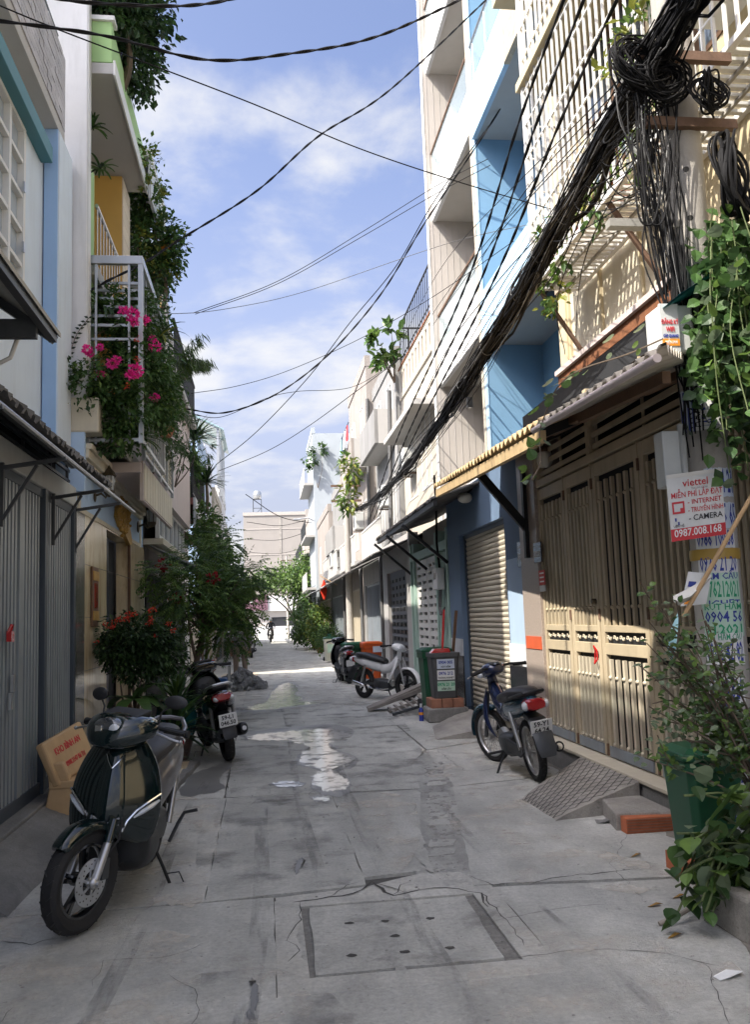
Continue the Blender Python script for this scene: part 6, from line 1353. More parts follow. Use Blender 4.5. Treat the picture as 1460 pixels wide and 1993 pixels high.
for k in range(46):
    p=P(rnd.uniform(1195,1320),rnd.uniform(150,215),y=4.85+rnd.uniform(-.08,.08));q=P(rnd.uniform(1290,1340),rnd.uniform(480,720),y=4.86+rnd.uniform(-.06,.06));mid=p.lerp(q,.5)+Vector((rnd.uniform(-.10,.06),rnd.uniform(-.06,.06),rnd.uniform(-.15,.15)))
    MB().tube(crv([p,p.lerp(mid,.5)+Vector((rnd.uniform(-.06,.06),0,rnd.uniform(-.05,.05))),mid,mid.lerp(q,.5)+Vector((rnd.uniform(-.03,.03),0,0)),q],5),rnd.choice([.003,.004,.005]),5).build('strand','cable' if k%6 else 'cable_grey',hs,smooth=True)
for k in range(20):     # loops bundle -> pole
    a=base[min(range(len(base)),key=lambda i:abs(base[i].y-rnd.uniform(5.0,7.2)))];q=P(rnd.uniform(1180,1300),rnd.uniform(250,430),y=4.9+rnd.random()*.6)
    MB().tube(crv([a,a.lerp(q,.4)+Vector((rnd.uniform(-.1,.1),0,-.08)),q,q+Vector((.12,0,.1)),Vector((2.6,4.9,4.7))],6),rnd.choice([.003,.004,.0055]),5).build('strand','cable',hs,smooth=True)
for k in range(12):
    x=P(rnd.uniform(1305,1345),600,y=4.9).x;MB().tube(crv([(x,4.86,3.75),(x+rnd.uniform(-.02,.02),4.85,3.4),(x+rnd.uniform(-.03,.03),4.86,3.0),(x+rnd.uniform(-.04,.05),4.86,rnd.uniform(2.3,2.8))],5),.005,5).build('strand','cable',hs,smooth=True)
for k,(xa,dz) in enumerate(((1245,0),(1262,.03))):
    MB().tube(crv([P(xa-15,260,y=4.8),P(xa-10,340,y=4.8),P(xa,425,y=4.8),P(xa+25,435,y=4.8),P(xa+40,380,y=4.82),P(xa+45,300,y=4.85)],6),.006,6).build('drop_loop','cable',hs,smooth=True)
# far poles
for (x,y,h,l) in((3.12,28.6,6.3,'far grey utility pole half hidden by the awnings on the right'),(2.4,78,7.2,'distant utility pole before the blank end building')):
    t=thing('utility_pole',l,'utility pole',(x-.35,y,0));MB().cyl((x-.35,y,0),(x-.35,y,h),.13,.09,12).build('shaft','pole',t,smooth=True)
    for z in(h-.4,h-.9): MB().bar((x-.85,y,z),(x+.15,y,z),.07).build('cross_arm','rusty_steel',t)
sl_=thing('street_light','thin street lamp arm reaching over the far alley','street light',(2.9,48,7));MB().tube([P(612,1014,y=48),P(600,1008,y=48),P(577,1010,y=48)],.035,6).build('arm','alu',sl_);q=P(580,1010,y=48);MB().box(q.x-.25,q.y-.08,q.z-.06,q.x+.15,q.y+.08,q.z+.02).build('head','alu',sl_,bev=.02)
# ---------------- plants ----------------
def leaf_pts(c,d,up,L,W,fold=.25,n=6):
    d=d.normalized();s=d.cross(up)
    if s.length<1e-3:s=Vector((1,0,0))
    s.normalize();nn=s.cross(d)
    if n==4: return [c,c+d*L*.45+s*W*.5+nn*fold*W*.3,c+d*L-nn*L*.12,c+d*L*.45-s*W*.5+nn*fold*W*.3]
    return [c,c+d*L*.28+s*W*.42+nn*fold*W*.4,c+d*L*.62+s*W*.44+nn*fold*W*.35,c+d*L-nn*L*.12,c+d*L*.62-s*W*.44+nn*fold*W*.35,c+d*L*.28-s*W*.42+nn*fold*W*.4,c+d*L*.5]
def add_leaf(m,c,d,up,L,W,mi,big=False):
    p=leaf_pts(c,d,up,L,W,n=6 if big else 4);m.cur=mi
    if big: m.add(p,[(0,1,6),(1,2,6),(2,3,6),(3,4,6),(4,5,6),(5,0,6)])
    else: m.add(p,[(0,1,2),(0,2,3)])
def rv(g=rnd):
    while 1:
        v=Vector((g.uniform(-1,1),g.uniform(-1,1),g.uniform(-1,1)))
        if .05<v.length<1:return v
def crown(m,blobs,n,L,W,nm,g,droop=.25,shell=.55,big=False,flow=None,outward=.7):
    """leaves scattered in clumps through several ellipsoids; clumps give light and dark masses"""
    vol=[b[1][0]*b[1][1]*b[1][2] for b in blobs];tot=sum(vol)
    for b,v in zip(blobs,vol):
        c0,r=Vector(b[0]),b[1];k=int(n*v/tot);cl=max(1,k//16)
        for q in range(cl):
            u=rv(g).normalized()*(shell+(1-shell)*g.random())**.8;cc=c0+Vector((u.x*r[0],u.y*r[1],u.z*r[2]));sd=g.uniform(.05,.13)*max(r)/.4
            tone=g.random()
            for i in range(16):
                p=cc+rv(g)*sd*1.5;d=(u*outward+rv(g)*.9+Vector((0,0,-droop)));s=g.uniform(.45,1.45)
                mi=min(nm-1,int((tone*.6+g.random()*.4)*nm));add_leaf(m,p,d,Vector((g.uniform(-.5,.5),g.uniform(-.5,.5),1)),L*s,W*s,mi,big)
def limbs(m,root,tips,r0,g,bend=.15):
    for t in tips:
        root=Vector(root);t=Vector(t);mid=root.lerp(t,.5)+rv(g)*bend*(t-root).length;q=crv([root,mid,t],5);n=len(q);m.tube(q,[r0*(1-.8*i/(n-1)) for i in range(n)],6)
def plant(name,label,cat,base,blobs,n,L,W,mats,stems=None,r0=.02,seed=1,trunk='bark',grp=None,flowers=None,droop=.25,big=False,shell=.5,outward=.7,stemname='trunk'):
    g=random.Random(seed);t=thing(name,label,cat,base,None,grp);m=MB();crown(m,blobs,n,L,W,len(mats),g,droop,shell,big,outward=outward)
    place(m.leafmesh('crown',mats),'crown',t,(0,0,0),kind='stuff')
    if stems is not False:
        s=MB();tips=stems or [Vector(b[0]) for b in blobs];limbs(s,base,tips,r0,g);s.build(stemname,trunk,t,smooth=True)
    if flowers:
        fm,fn,fs,fr=flowers
        for k in range(fn):
            b=g.choice(blobs);u=rv(g).normalized();u.y=-abs(u.y) if g.random()<.7 else u.y;c=Vector(b[0])+Vector((u.x*b[1][0],u.y*b[1][1],abs(u.z)*b[1][2] if fr else u.z*b[1][2]));cluster(t,c,fs*g.uniform(.7,1.2),fm,g)
    return t
def cluster(t,c,r,fm,g,n=26,nm='flower_cluster'):
    m=MB()
    for i in range(n):
        u=rv(g).normalized();p=Vector(c)+Vector((u.x,u.y,u.z*.75))*r*g.uniform(.3,1);add_leaf(m,p,u+rv(g)*.5,rv(g),r*.62,r*.5,0)
    place(m.leafmesh(nm,[fm]),nm,t,(0,0,0))
def strap(name,label,cat,base,n,L,W,mats,seed,grp=None,rise=.9,arch=.9,zb=0.,trunkh=0,trunkr=.03,pm='stem'):
    """rosette of arching strap leaves (palm, dracaena, fern); each leaf bends along its length"""
    g=random.Random(seed);t=thing(name,label,cat,base,None,grp);c=Vector(base)+Vector((0,0,zb+trunkh));m=MB()
    for k in range(n):
        a=g.uniform(0,6.28);e=g.uniform(.1,1.2)*rise;l=L*g.uniform(.7,1.1);d=Vector((math.cos(a),math.sin(a),0));s=Vector((-d.y,d.x,0));pts=[];p=c.copy();an=e
        for i in range(7):
            w_=W*(.35+1.1*math.sin(math.pi*min(.97,(i+.6)/7)))/1.4;pts.append((p+s*w_*.5,p-s*w_*.5));p=p+(d*math.cos(an)+Vector((0,0,math.sin(an))))*l/6;an-=arch*g.uniform(.15,.4)
        m.cur=g.randrange(len(mats))
        for i in range(6): m.add([pts[i][0],pts[i][1],pts[i+1][1],pts[i+1][0]],[(0,1,2,3)])
    place(m.leafmesh('leaves',mats),'leaves',t,(0,0,0),kind='stuff')
    if trunkh: MB().tube([base,Vector(base)+Vector((.02,.0,trunkh*.5)),c],[trunkr*1.2,trunkr,trunkr*.8],8).build('trunk','bark',t,smooth=True)
    return t
def pinnate(m,c,d,L,g,mi,lw=.05,n=7,droop=.6):
    """compound leaf: leaflets in pairs along a drooping rachis"""
    p=Vector(c);d=d.normalized()
    for i in range(n):
        p=p+d*L/n;d=(d+Vector((0,0,-droop/n))).normalized();s=d.cross(Vector((0,0,1)));s=s.normalized() if s.length>1e-3 else Vector((1,0,0))
        for sg in(1,-1): add_leaf(m,p,s*sg*.8+d*.55+Vector((0,0,-.25)),Vector((g.uniform(-.2,.2),g.uniform(-.2,.2),1)),lw*1.5,lw*.62,mi)
    add_leaf(m,p,d,Vector((0,0,1)),lw*1.5,lw*.6,mi)
DG=['leaf_deep','leaf_dark','leaf_mid'];MG=['leaf_dark','leaf_mid','leaf_light'];LG=['leaf_mid','leaf_light','leaf_yellow']
# roof tree above the green house
plant('roof_tree','dark leafy tree spilling over the green rooftop parapet','tree',(-1.75,10.3,7.7),[((-1.78,9.8,8.9),(.5,.7,.5)),((-1.5,10.3,8.55),(.34,.6,.4)),((-1.8,10.1,9.6),(.6,.8,.6)),((-1.4,10.2,9.1),(.35,.6,.35)),((-1.5,9.6,8.6),(.3,.4,.3)),((-1.75,9.4,9.3),(.3,.3,.4)),((-1.88,9.3,8.55),(.26,.2,.3)),((-1.62,9.3,8.4),(.2,.2,.2))],15000,.095,.06,DG,None,.07,3)
plant('roof_shrub','yellowish shrub trailing under the dark rooftop tree','shrub',(-1.62,11.4,7.9),[((-1.45,11.4,7.75),(.2,.3,.22)),((-1.38,11.6,7.5),(.16,.25,.16))],420,.07,.04,LG,None,.02,4)
plant('balcony_tree','leafy balcony tree with orange blossoms above the caged balcony','tree',(-1.7,13.0,5.5),[((-1.62,12.6,7.75),(.26,.45,.32)),((-1.5,12.8,7.25),(.34,.5,.36)),((-1.5,12.9,6.85),(.30,.45,.3)),((-1.72,12.4,7.0),(.2,.35,.45)),((-1.32,12.9,7.05),(.2,.35,.2))],4600,.085,.05,['leaf_dark','leaf_mid','leaf_mid','leaf_yellow'],None,.05,5,flowers=('flower_orange',5,.05,0))
# cage plants
plant('bougainvillea','magenta bougainvillea mass hanging through the balcony cage','bougainvillea',(-1.6,9.6,3.45),[((-1.62,9.15,4.02),(.34,.22,.22)),((-1.42,9.2,3.85),(.34,.25,.32)),((-1.78,9.1,4.0),(.2,.15,.32)),((-1.32,9.5,4.35),(.3,.4,.35)),((-1.2,10.0,4.2),(.25,.5,.45)),((-1.5,9.3,3.62),(.3,.25,.25)),((-1.4,9.4,4.6),(.2,.2,.25)),((-1.86,8.83,3.95),(.15,.1,.26)),((-1.68,8.84,4.02),(.2,.1,.2)),((-1.55,9.55,4.95),(.2,.25,.3)),((-1.32,9.7,5.0),(.15,.3,.3))],13500,.056,.038,['leaf_dark','leaf_mid','leaf_mid','leaf_light'],[(-1.62,9.2,4.1),(-1.35,9.2,4.3),(-1.9,9.05,4.35),(-1.2,9.9,4.6)],.018,6)
bg_=[o for o in bpy.data.objects if o.get('category')=='bougainvillea'][0];g9=random.Random(9)
for (px,py,s) in((258,612,.075),(277,626,.055),(262,628,.05),(170,680,.055),(195,676,.04),(218,708,.06),(228,700,.045),(264,722,.075),(255,730,.055),(302,676,.065),(298,660,.045),(302,773,.05),(197,728,.04),(284,622,.05),(175,690,.04),(240,605,.05)):
    cluster(bg_,P(px,py,y=8.84 if px<270 else 9.3),s*.9,'bract',g9,70)
for (px,py) in((268,700),(246,752),(268,660)): cluster(bg_,P(px,py,y=8.84),.032,'ixora_red',g9,18)
# plants standing on cage shelves
for i,(x,y,z,l) in enumerate(((-1.66,9.45,4.92,'orchid clump hung at the top of the balcony cage left side'),(-1.36,9.5,4.75,'fern like orchid hanging at the cage centre'),(-1.42,9.6,4.35,'broad strap leaf plant in the middle of the cage'),(-1.2,10.4,4.95,'yellow green strap plant at the cage outer corner'),(-1.25,10.9,4.5,'strap leaf plant behind the cage corner'),(-1.5,9.5,3.6,'spiky plant at the foot of the balcony cage'),(-1.32,9.4,3.5,'low spiky plant by the cage front post'))):
    strap('hanging_plant',l,'plant',(x,y,z),34,.42,.035,['leaf_dark','leaf_mid','leaf_yellow'] if i==3 else MG,20+i,None,.8,.9)
plant('creeper','dense creeper covering the far side of the flowering balcony','creeper',(-1.4,11.5,3.5),[((-1.32,10.9,4.8),(.16,.6,.4)),((-1.3,11.4,4.35),(.16,.6,.35)),((-1.3,10.6,5.3),(.16,.5,.3)),((-1.28,11.8,4.05),(.14,.4,.25))],3200,.075,.035,['leaf_dark','leaf_mid','leaf_grey'],None,.012,8)
g=random.Random(31);t=thing('bamboo_spray','feathery bamboo spray arching from the balcony into the sky','bamboo',(-1.1,11.6,4.9));m=MB();s=MB()
for k in range(9):
    a=Vector((-1.15,11.5+k*.05,4.75));e=Vector((-.78+g.uniform(-.1,.12),11.5+g.uniform(-.2,.4),5.1+g.uniform(-.15,.3)));q=crv([a,a.lerp(e,.5)+Vector((0,0,.16)),e],5);s.tube(q,[.006*(1-.7*i/(len(q)-1)) for i in range(len(q))],5)
    for p in q[3:]:
        for i in range(10): add_leaf(m,p+rv(g)*.07,Vector((.35,0,-.9))+rv(g)*.5,rv(g),.14,.014,g.randrange(3))
place(m.leafmesh('leaves',['leaf_mid','leaf_light','leaf_grey']),'leaves',t,(0,0,0),kind='stuff');s.build('canes','stem',t)
t=thing('wall_vine','thin dark leafed vine stem reaching left from the bougainvillea','vine',(-1.8,9.0,4.1));m=MB();s=MB();q=crv([P(135,690,y=8.9),P(150,650,y=8.9),P(172,620,y=8.9)],8);s.tube(q,.004,5)
for p in q[::2]:
    for sg in(1,-1): add_leaf(m,p,Vector((sg*.8,0,.3))+rv(g)*.3,Vector((0,-1,.3)),.055,.03,0)
place(m.leafmesh('leaf',['leaf_deep']),'leaf',t,(0,0,0),kind='stuff');s.build('stem','bark',t)
# orchids on the green pier, hanging basket
for i,(px,py,l) in enumerate(((180,250,'orchid tuft growing on the green pier near the canopy'),(195,330,'lower orchid tuft on the green pier'))):
    p=P(px,py,y=9.25);strap('orchid',l,'plant',tuple(p),22,.22,.03,DG,50+i,None,1.,.8)
hb=thing('hanging_basket','round hanging basket pot with trailing leaves outside the balcony railing','basket',P(317,838,x=-1.22),0);MB().lathe([(.05,-.09),(.11,-.08),(.14,0),(.145,.03),(.13,.03)],n=16).build('basket','terracotta',hb,smooth=True);MB().tube([(0,0,.03),(.01,0,.35)],.004,5).build('wire','cable',hb)
p=Vector(hb.location);strap('hanging_basket_plant','arching leaves growing in the hanging basket','plant',(p.x,p.y,p.z+.03),40,.32,.02,MG,61,None,.9,.8)
plant('balcony_shrub','grey green drooping shrub at the far end of the balcony railing','shrub',(-1.3,13.3,3.6),[((-1.1,13.4,4.5),(.22,.3,.35)),((-.95,13.6,4.25),(.2,.3,.25)),((-1.2,13.2,4.0),(.2,.3,.3))],520,.12,.022,['leaf_grey','leaf_mid','leaf_dark'],None,.012,10,droop=.6)
# palms of the black railed balcony
strap('spiky_palm','tall spiky dracaena palm above the black balcony rail','palm',(-1.62,21.2,4.2),110,.75,.05,DG,70,None,1.25,.35,0,1.75,.04)
strap('spiky_palm','lower spiky palm leaning out at the end of the black rail','palm',(-1.35,21.6,4.2),80,.6,.05,DG,71,None,1.1,.4,0,.75,.04)
plant('balcony_shrub','leafy green shrub behind the black balcony rail','shrub',(-1.7,19.6,4.2),[((-1.65,19.4,5.0),(.25,.5,.55)),((-1.6,20.2,4.9),(.25,.5,.5))],900,.16,.06,MG,None,.02,11)
# flowering tree over the pots
g=random.Random(77);t=thing('street_tree','broad leafy tree with dark red blooms before the narrow left houses','tree',(-1.2,14.6,0));m=MB();s=MB()
TB=[((-1.15,14.4,2.15),(.55,.8,.42)),((-.7,14.8,1.95),(.55,.9,.5)),((-.35,15.0,2.35),(.42,.7,.28)),((-1.0,15.2,2.6),(.42,.7,.35)),((-.75,15.6,2.95),(.32,.6,.3)),((-.15,15.3,2.2),(.30,.5,.2)),((-.6,14.6,1.45),(.42,.6,.38)),((-1.2,14.2,1.75),(.4,.6,.35)),((-.05,15.0,2.0),(.22,.4,.2)),((-1.58,13.4,2.35),(.3,.5,.32)),((-1.3,13.5,2.05),(.36,.5,.42)),((-1.05,13.8,2.5),(.3,.5,.25)),((-.4,14.7,1.75),(.35,.5,.4))]
tot=sum(b[1][0]*b[1][1]*b[1][2] for b in TB)
for c0,r in TB:
    for k in range(int(1250*r[0]*r[1]*r[2]/tot)):
        u=rv(g).normalized()*(.35+.65*g.random());pinnate(m,Vector(c0)+Vector((u.x*r[0],u.y*r[1],u.z*r[2])),u+rv(g)*.6,g.uniform(.2,.34),g,g.choice([0,1,1,2,2,2]),.05,6)
place(m.leafmesh('crown',MG),'crown',t,(0,0,0),kind='stuff')
s.tube(crv([(-1.2,14.6,0),(-1.15,14.6,.7),(-1.0,14.7,1.4),(-.85,14.9,2.0)],6),[.06]*6+[.05]*6+[.04]*7,8);limbs(s,(-1.0,14.7,1.4),[b[0] for b in TB],.03,g);s.build('trunk','bark',t,smooth=True)
for (px,py) in((414,1125),(316,1100),(340,1165)): cluster(t,P(px,py,y=13.9),.10,'flower_dark_red',g,34)
plant('tall_tree','bright green tree rising behind the flowering street tree','tree',(-1.3,19.2,0),[((-1.15,19,3.2),(.4,.7,.5)),((-.95,19.6,2.7),(.4,.6,.5)),((-1.2,18.9,3.7),(.28,.5,.35)),((-.7,19.4,2.2),(.4,.6,.45))],5200,.11,.06,['leaf_mid','leaf_mid','leaf_light'],None,.05,12)
# ixora in pots
POTX=thing('glazed_pot','tall teal glazed pot between the ixora bush and black scooter','pot',(-1.05,10.7,0.06),0)
MB().lathe([(.13,0),(.15,.05),(.22,.25),(.25,.42),(.23,.52),(.20,.56),(.22,.60),(.19,.60),(.18,.55)],n=24).build('body','teal_glaze',POTX,smooth=True);MB().lathe([(0,.54),(.19,.54)],n=20).build('soil','soil',POTX)
p2=pot('plant_pot','dark brown pot below the teal glazed pot',(-1.0,10.15,.06),.2,.24,'pot_dark')
p3=pot('plant_pot','stone pot holding the red ixora bush',(-1.42,10.1,.06),.22,.36,'pot_dark')
IX=plant('ixora_bush','round dark ixora bush with red flower heads beside the marble door','bush',(-1.42,10.1,.4),[((-1.42,10.05,1.42),(.36,.36,.24)),((-1.62,10.0,1.32),(.24,.3,.22)),((-1.2,10.05,1.34),(.26,.3,.22)),((-1.35,10.1,1.15),(.34,.34,.22)),((-1.1,10.2,1.2),(.2,.25,.2))],8200,.058,.03,['leaf_deep','leaf_dark','leaf_dark','leaf_mid'],[(-1.6,10,1.2),(-1.4,10.05,1.3),(-1.2,10.05,1.2),(-1.5,10.2,1.1),(-1.3,9.95,1.1)],.022,13,outward=.9)
g=random.Random(14)
for (px,py,s) in((215,1218,.05),(235,1205,.055),(250,1197,.05),(262,1195,.04),(297,1188,.055),(292,1205,.045),(290,1213,.045),(328,1213,.035),(337,1227,.04),(188,1250,.035),(205,1215,.04),(303,1237,.03),(248,1204,.05),(222,1212,.045)): cluster(IX,P(px,py,y=9.75),s*.78,'ixora_red',g,24)
strap('potted_palm','arching palm fronds in the dark pot under the ixora bush','palm',(-1.05,10.2,.3),60,.75,.05,DG,80,None,1.25,.55)
strap('potted_palm','broad banana like leaves leaning over the marble step','palm',(-1.42,9.85,.75),10,.6,.13,['leaf_dark','leaf_mid'],81,None,.7,.8)
strap('potted_fern','bushy fern in the teal glazed pot behind the scooter seat','fern',(-1.05,10.7,.6),90,.6,.03,MG,82,None,1.2,.6)
strap('potted_fern','low fern spreading behind the big green scooter','fern',(-1.3,9.6,.15),70,.55,.03,DG,83,None,1.2,.55)
# far left greenery with red tips
strap('red_tip_palm','far palm with reddish new leaves along the left wall','palm',(-1.3,40.5,0),120,1.1,.09,['leaf_mid','leaf_light','ixora_red'],90,None,1.2,.5,0,1.4,.06)
strap('red_tip_palm','second far palm with red tips nearer the end wall','palm',(-1.25,45,0),120,1.1,.09,['leaf_mid','leaf_light','ixora_red'],91,None,1.2,.5,0,1.3,.06)
plant('far_shrub','far green shrub row at the left wall under the red tip palms','shrub',(-1.5,43,0),[((-1.4,41.5,.9),(.4,1.,.9)),((-1.4,45,1.0),(.5,1.5,1.)),((-1.5,49,1.2),(.6,1.5,1.2))],3600,.15,.08,MG,None,.03,15)
plant('climbing_tree','leafy climber arching over the alley from the right houses','tree',(2.7,60,0),[((2.2,59,4.2),(1.5,2,1.0)),((.8,61,4.4),(1.5,2,.7)),((3.0,57,4.6),(1.2,2,1.2)),((-.6,63,4.0),(1.3,2,.5)),((2.9,61,3.2),(.9,2,.8))],9000,.2,.11,['leaf_mid','leaf_light','leaf_dark'],None,.09,16)
plant('street_shrub','bright yellow green shrub in a pot on the right side','shrub',(2.55,40.5,0),[((2.5,40.5,1.35),(.55,.9,.8)),((2.4,39.8,.8),(.5,.7,.5))],3200,.12,.07,LG,None,.03,17)
plant('street_shrub','darker shrub behind the bright one on the right side','shrub',(2.5,45,0),[((2.2,45,1.5),(.7,1.2,1.)),((1.9,47,1.2),(.6,1.,.9)),((2.3,49,2.0),(.6,1.,.9))],4000,.15,.08,MG,None,.04,18)
plant('street_shrub','low bushy pot shrub beside the cream bin','shrub',(2.5,34.3,.2),[((2.5,34.3,.75),(.5,.6,.5)),((2.3,33.6,.6),(.35,.4,.35))],2600,.09,.05,MG,None,.02,19)
pot('plant_pot','white pot at the foot of the low bushy shrub',(2.32,33.3,0),.16,.3,'pot_white');pot('plant_pot','red pot beside the cream bin',(2.62,33.4,0),.16,.3,'pot_red');pot('plant_pot','pot under the bright yellow green shrub',(2.5,40.2,0),.22,.35,'terracotta')
plant('roof_sprout','leafy papaya like sprout growing from the right hand roof','sprout',(3.5,22.0,7.6),[((3.15,21.8,8.6),(.35,.3,.35)),((3.3,21.9,8.2),(.3,.3,.4)),((3.45,21.9,8.9),(.3,.3,.25))],200,.26,.15,['leaf_light','leaf_mid'],None,.03,21,big=True)
plant('facade_creeper','green creeper tuft on the corner of the tall pale blue house','creeper',(3.2,49.6,9),[((2.8,49.5,10.5),(.35,.3,.5)),((3.3,49.5,11.2),(.5,.3,.3))],300,.25,.12,MG,None,.02,22)
plant('facade_creeper','green creeper hanging over the rose house parapet','creeper',(2.7,27.1,6),[((2.75,27.1,6.2),(.25,.3,.6)),((2.7,27.3,5.2),(.25,.3,.5))],420,.2,.09,LG,None,.02,23)
# ---------------- vine and bush at the pole ----------------
g=random.Random(55);BL=MB();leaf_me=[]
for k,mt in enumerate(('leaf_mid','leaf_light','leaf_dark','leaf_grey')):
    m=MB();pp=[(0,0,0),(.12,.34,.03),(.3,.46,.05),(.55,.42,.05),(.8,.22,.01),(1,0,-.08),(.8,-.22,.01),(.55,-.42,.05),(.3,-.46,.05),(.12,-.34,.03),(.5,0,-.03)];m.add(pp,[(i,(i+1)%10,10) for i in range(10)]);leaf_me.append(m.leafmesh('leaf',[mt]))
def big_leaves(t,pts,L,n):
    for i in range(n):
        p=g.choice(pts)+rv(g)*.075;d=Vector((g.uniform(-1,.3),g.uniform(-1,.2),g.uniform(-.9,.35))).normalized();up=Vector((g.uniform(-.5,.1),-.7,.7))+rv(g)*.35;s=d.cross(up).normalized();n_=s.cross(d);l=L*g.uniform(.6,1.25);rot=Matrix((d,s,n_)).transposed().to_euler()
        o=place(g.choice(leaf_me),'leaf',t,p,rot,(l,l*.92,l))
vn=thing('climbing_vine','broad leafed vine hanging over the upper right of the pole','vine',(2.85,4.5,2.6));s=MB();vp=[]
for k in range(30):
    a=P(g.uniform(1375,1480),g.uniform(395,600),y=4.5+g.uniform(-.15,.25));b=a+Vector((g.uniform(-.10,.12),g.uniform(-.1,.1),-g.uniform(.35,1.15)));q=crv([a,a.lerp(b,.5)+rv(g)*.08,b],7);s.tube(q,.004,5);vp+=q
s.build('stem','stem',vn,smooth=True)
vp=[p for p in vp if True];big_leaves(vn,vp,.088,298)
m=MB()
for i in range(900): add_leaf(m,g.choice(vp)+Vector((.06,.12,0))+rv(g)*.14,rv(g)+Vector((-.3,-.4,-.3)),Vector((0,-1,.5)),.09,.075,g.randrange(2),True)
place(m.leafmesh('back_foliage',['leaf_dark','leaf_mid']),'back_foliage',vn,(0,0,0),kind='stuff')
gv=thing('roof_vine','thin pale leaved vine straggling along the awning gutter','vine',(2.0,5.6,2.9));s=MB();q=crv([P(1290,660,y=4.3),P(1220,690,y=4.6),P(1130,720,y=5.0),P(1085,755,y=5.3),P(1060,810,y=5.6),P(1050,850,y=5.6),P(1052,900,y=5.6),P(1035,935,y=5.6)],7);s.tube(q,.005,5);s.build('stem','bark',gv,smooth=True);big_leaves(gv,q[4:],.075,22)
for (px,py) in((1073,745),(1050,860),(1045,800),(1030,930),(1110,740),(1250,640),(1190,660)): 
    p=P(px,py,y=5.3);d=Vector((-.6,-.5,-.2)+(0,)*0);s_=d.cross(Vector((0,-.6,.8))).normalized();n_=s_.cross(d.normalized());place(leaf_me[3 if px>1060 else 1],'leaf',gv,p,Matrix((d.normalized(),s_,n_)).transposed().to_euler(),(.1,.1,.1))
bsh=thing('pole_bush','twiggy bush with small pale leaves at the foot of the pole','bush',(2.62,4.35,.25));s=MB();bp=[]
for k in range(22):
    e=P(g.uniform(1250,1470),g.uniform(1180,1480),y=4.4+g.uniform(-.2,.25));q=crv([(2.66+g.uniform(-.06,.06),4.4,.25),Vector((2.64,4.4,.6)).lerp(e,.35)+rv(g)*.12,e],8);s.tube(q,[.011*(1-.75*i/(len(q)-1)) for i in range(len(q))],5);bp+=q[6:]
    for _ in range(3):
        a=g.choice(q[8:]);e2=a+Vector((g.uniform(-.22,.1),g.uniform(-.15,.15),g.uniform(-.05,.22)));q2=crv([a,a.lerp(e2,.5)+rv(g)*.04,e2],4);s.tube(q2,.0035,5);bp+=q2
s.build('stem','bark',bsh,smooth=True);m=MB()
for i in range(1350):
    p=g.choice(bp)+rv(g)*.055;add_leaf(m,p,Vector((g.uniform(-1,.6),g.uniform(-1,.4),g.uniform(-.5,.5))),Vector((g.uniform(-.4,.4),-.5,.9)),g.uniform(.035,.062),g.uniform(.022,.038),g.randrange(4),True)
place(m.leafmesh('foliage',['leaf_mid','leaf_grey','leaf_light','leaf_grey']),'foliage',bsh,(0,0,0),kind='stuff')
lv=thing('broad_leaf_plant','lush broad leafed plant in the kerb planter by the green bin','plant',(2.5,4.3,.2));s=MB();lp=[]
for k in range(30):
    e=P(g.uniform(1308,1475),g.uniform(1510,1790),y=4.25+g.uniform(-.2,.2));q=crv([(2.55+g.uniform(-.08,.08),4.35,.2),Vector((2.5,4.3,.45)).lerp(e,.5)+rv(g)*.1,e],7);s.tube(q,.006,5);lp+=q[4:]
s.build('stem','stem',lv,smooth=True);big_leaves(lv,lp,.108,292)
for (px,py,l) in((1420,1560,.2),(1455,1590,.17),(1400,1610,.14),(1440,1530,.15)):
    p=P(px,py,y=4.1);d=Vector((-.8,-.3,-.35)).normalized();s_=d.cross(Vector((-.2,-.75,.6))).normalized();place(leaf_me[0],'leaf',lv,p,Matrix((d,s_,s_.cross(d))).transposed().to_euler(),(l,l,l))
pk=thing('kerb_planter','low cement planter kerb at the right edge under the bush','planter',(2.7,4.2,0))
MB().prism([(p.x,p.y) for p in jag([(2.17,4.35),(2.15,3.2),(2.24,3.15),(2.27,4.3),(2.62,4.75),(2.55,4.82)],.1,.012)],'z',-.01,.2).build('kerb','cement_pale',pk,bev=.015);MB().prism([(2.26,3.2),(3.0,3.2),(3.0,4.75),(2.62,4.74),(2.28,4.3)],'z',-.01,.14).build('soil','soil',pk)
vnr=thing('bare_root','pale bare vine stem lying from the planter onto the paving','branch',(2.2,4.4,.05));MB().tube(crv([P(1283,1797,z=.012),P(1330,1775,z=.05),P(1370,1745,y=4.45),P(1385,1700,y=4.45),P(1400,1660,y=4.45)],8),[.012]*12+[.016]*12+[.018]*9,8).build('stem','bark_pale',vnr,smooth=True)
# pots and trailing plants in the white grille
for i,(y,z) in enumerate(((8.95,5.45),(8.2,5.45),(7.3,5.45),(6.5,5.45))): plant('grille_plant',['trailing green plant at the far corner of the grille','small leafy plant second from the far grille corner','leafy plant in the middle of the grille balcony','trailing plant in the grille nearest the pole'][i],'plant',(3.33,y,z-.05),[((3.28,y,z+.1),(.16,.25,.18)),((3.15,y+.1,z-.1),(.1,.2,.3))],200,.09,.05,LG,None,.006,100+i)
plant('trailing_creeper','trailing creeper strands hanging under the grille floor','creeper',(3.15,8.7,5.15),[((3.16,8.7,4.9),(.07,.2,.3)),((3.2,9.1,5.0),(.06,.1,.3))],120,.08,.06,LG,None,.004,111,big=True)
plant('grille_creeper','green creeper tangled in the grille behind the cable knot','creeper',(3.2,6.2,5.3),[((3.12,6.3,6.0),(.1,.5,.5)),((3.12,5.6,6.5),(.1,.4,.5))],420,.09,.05,LG,None,.006,112)
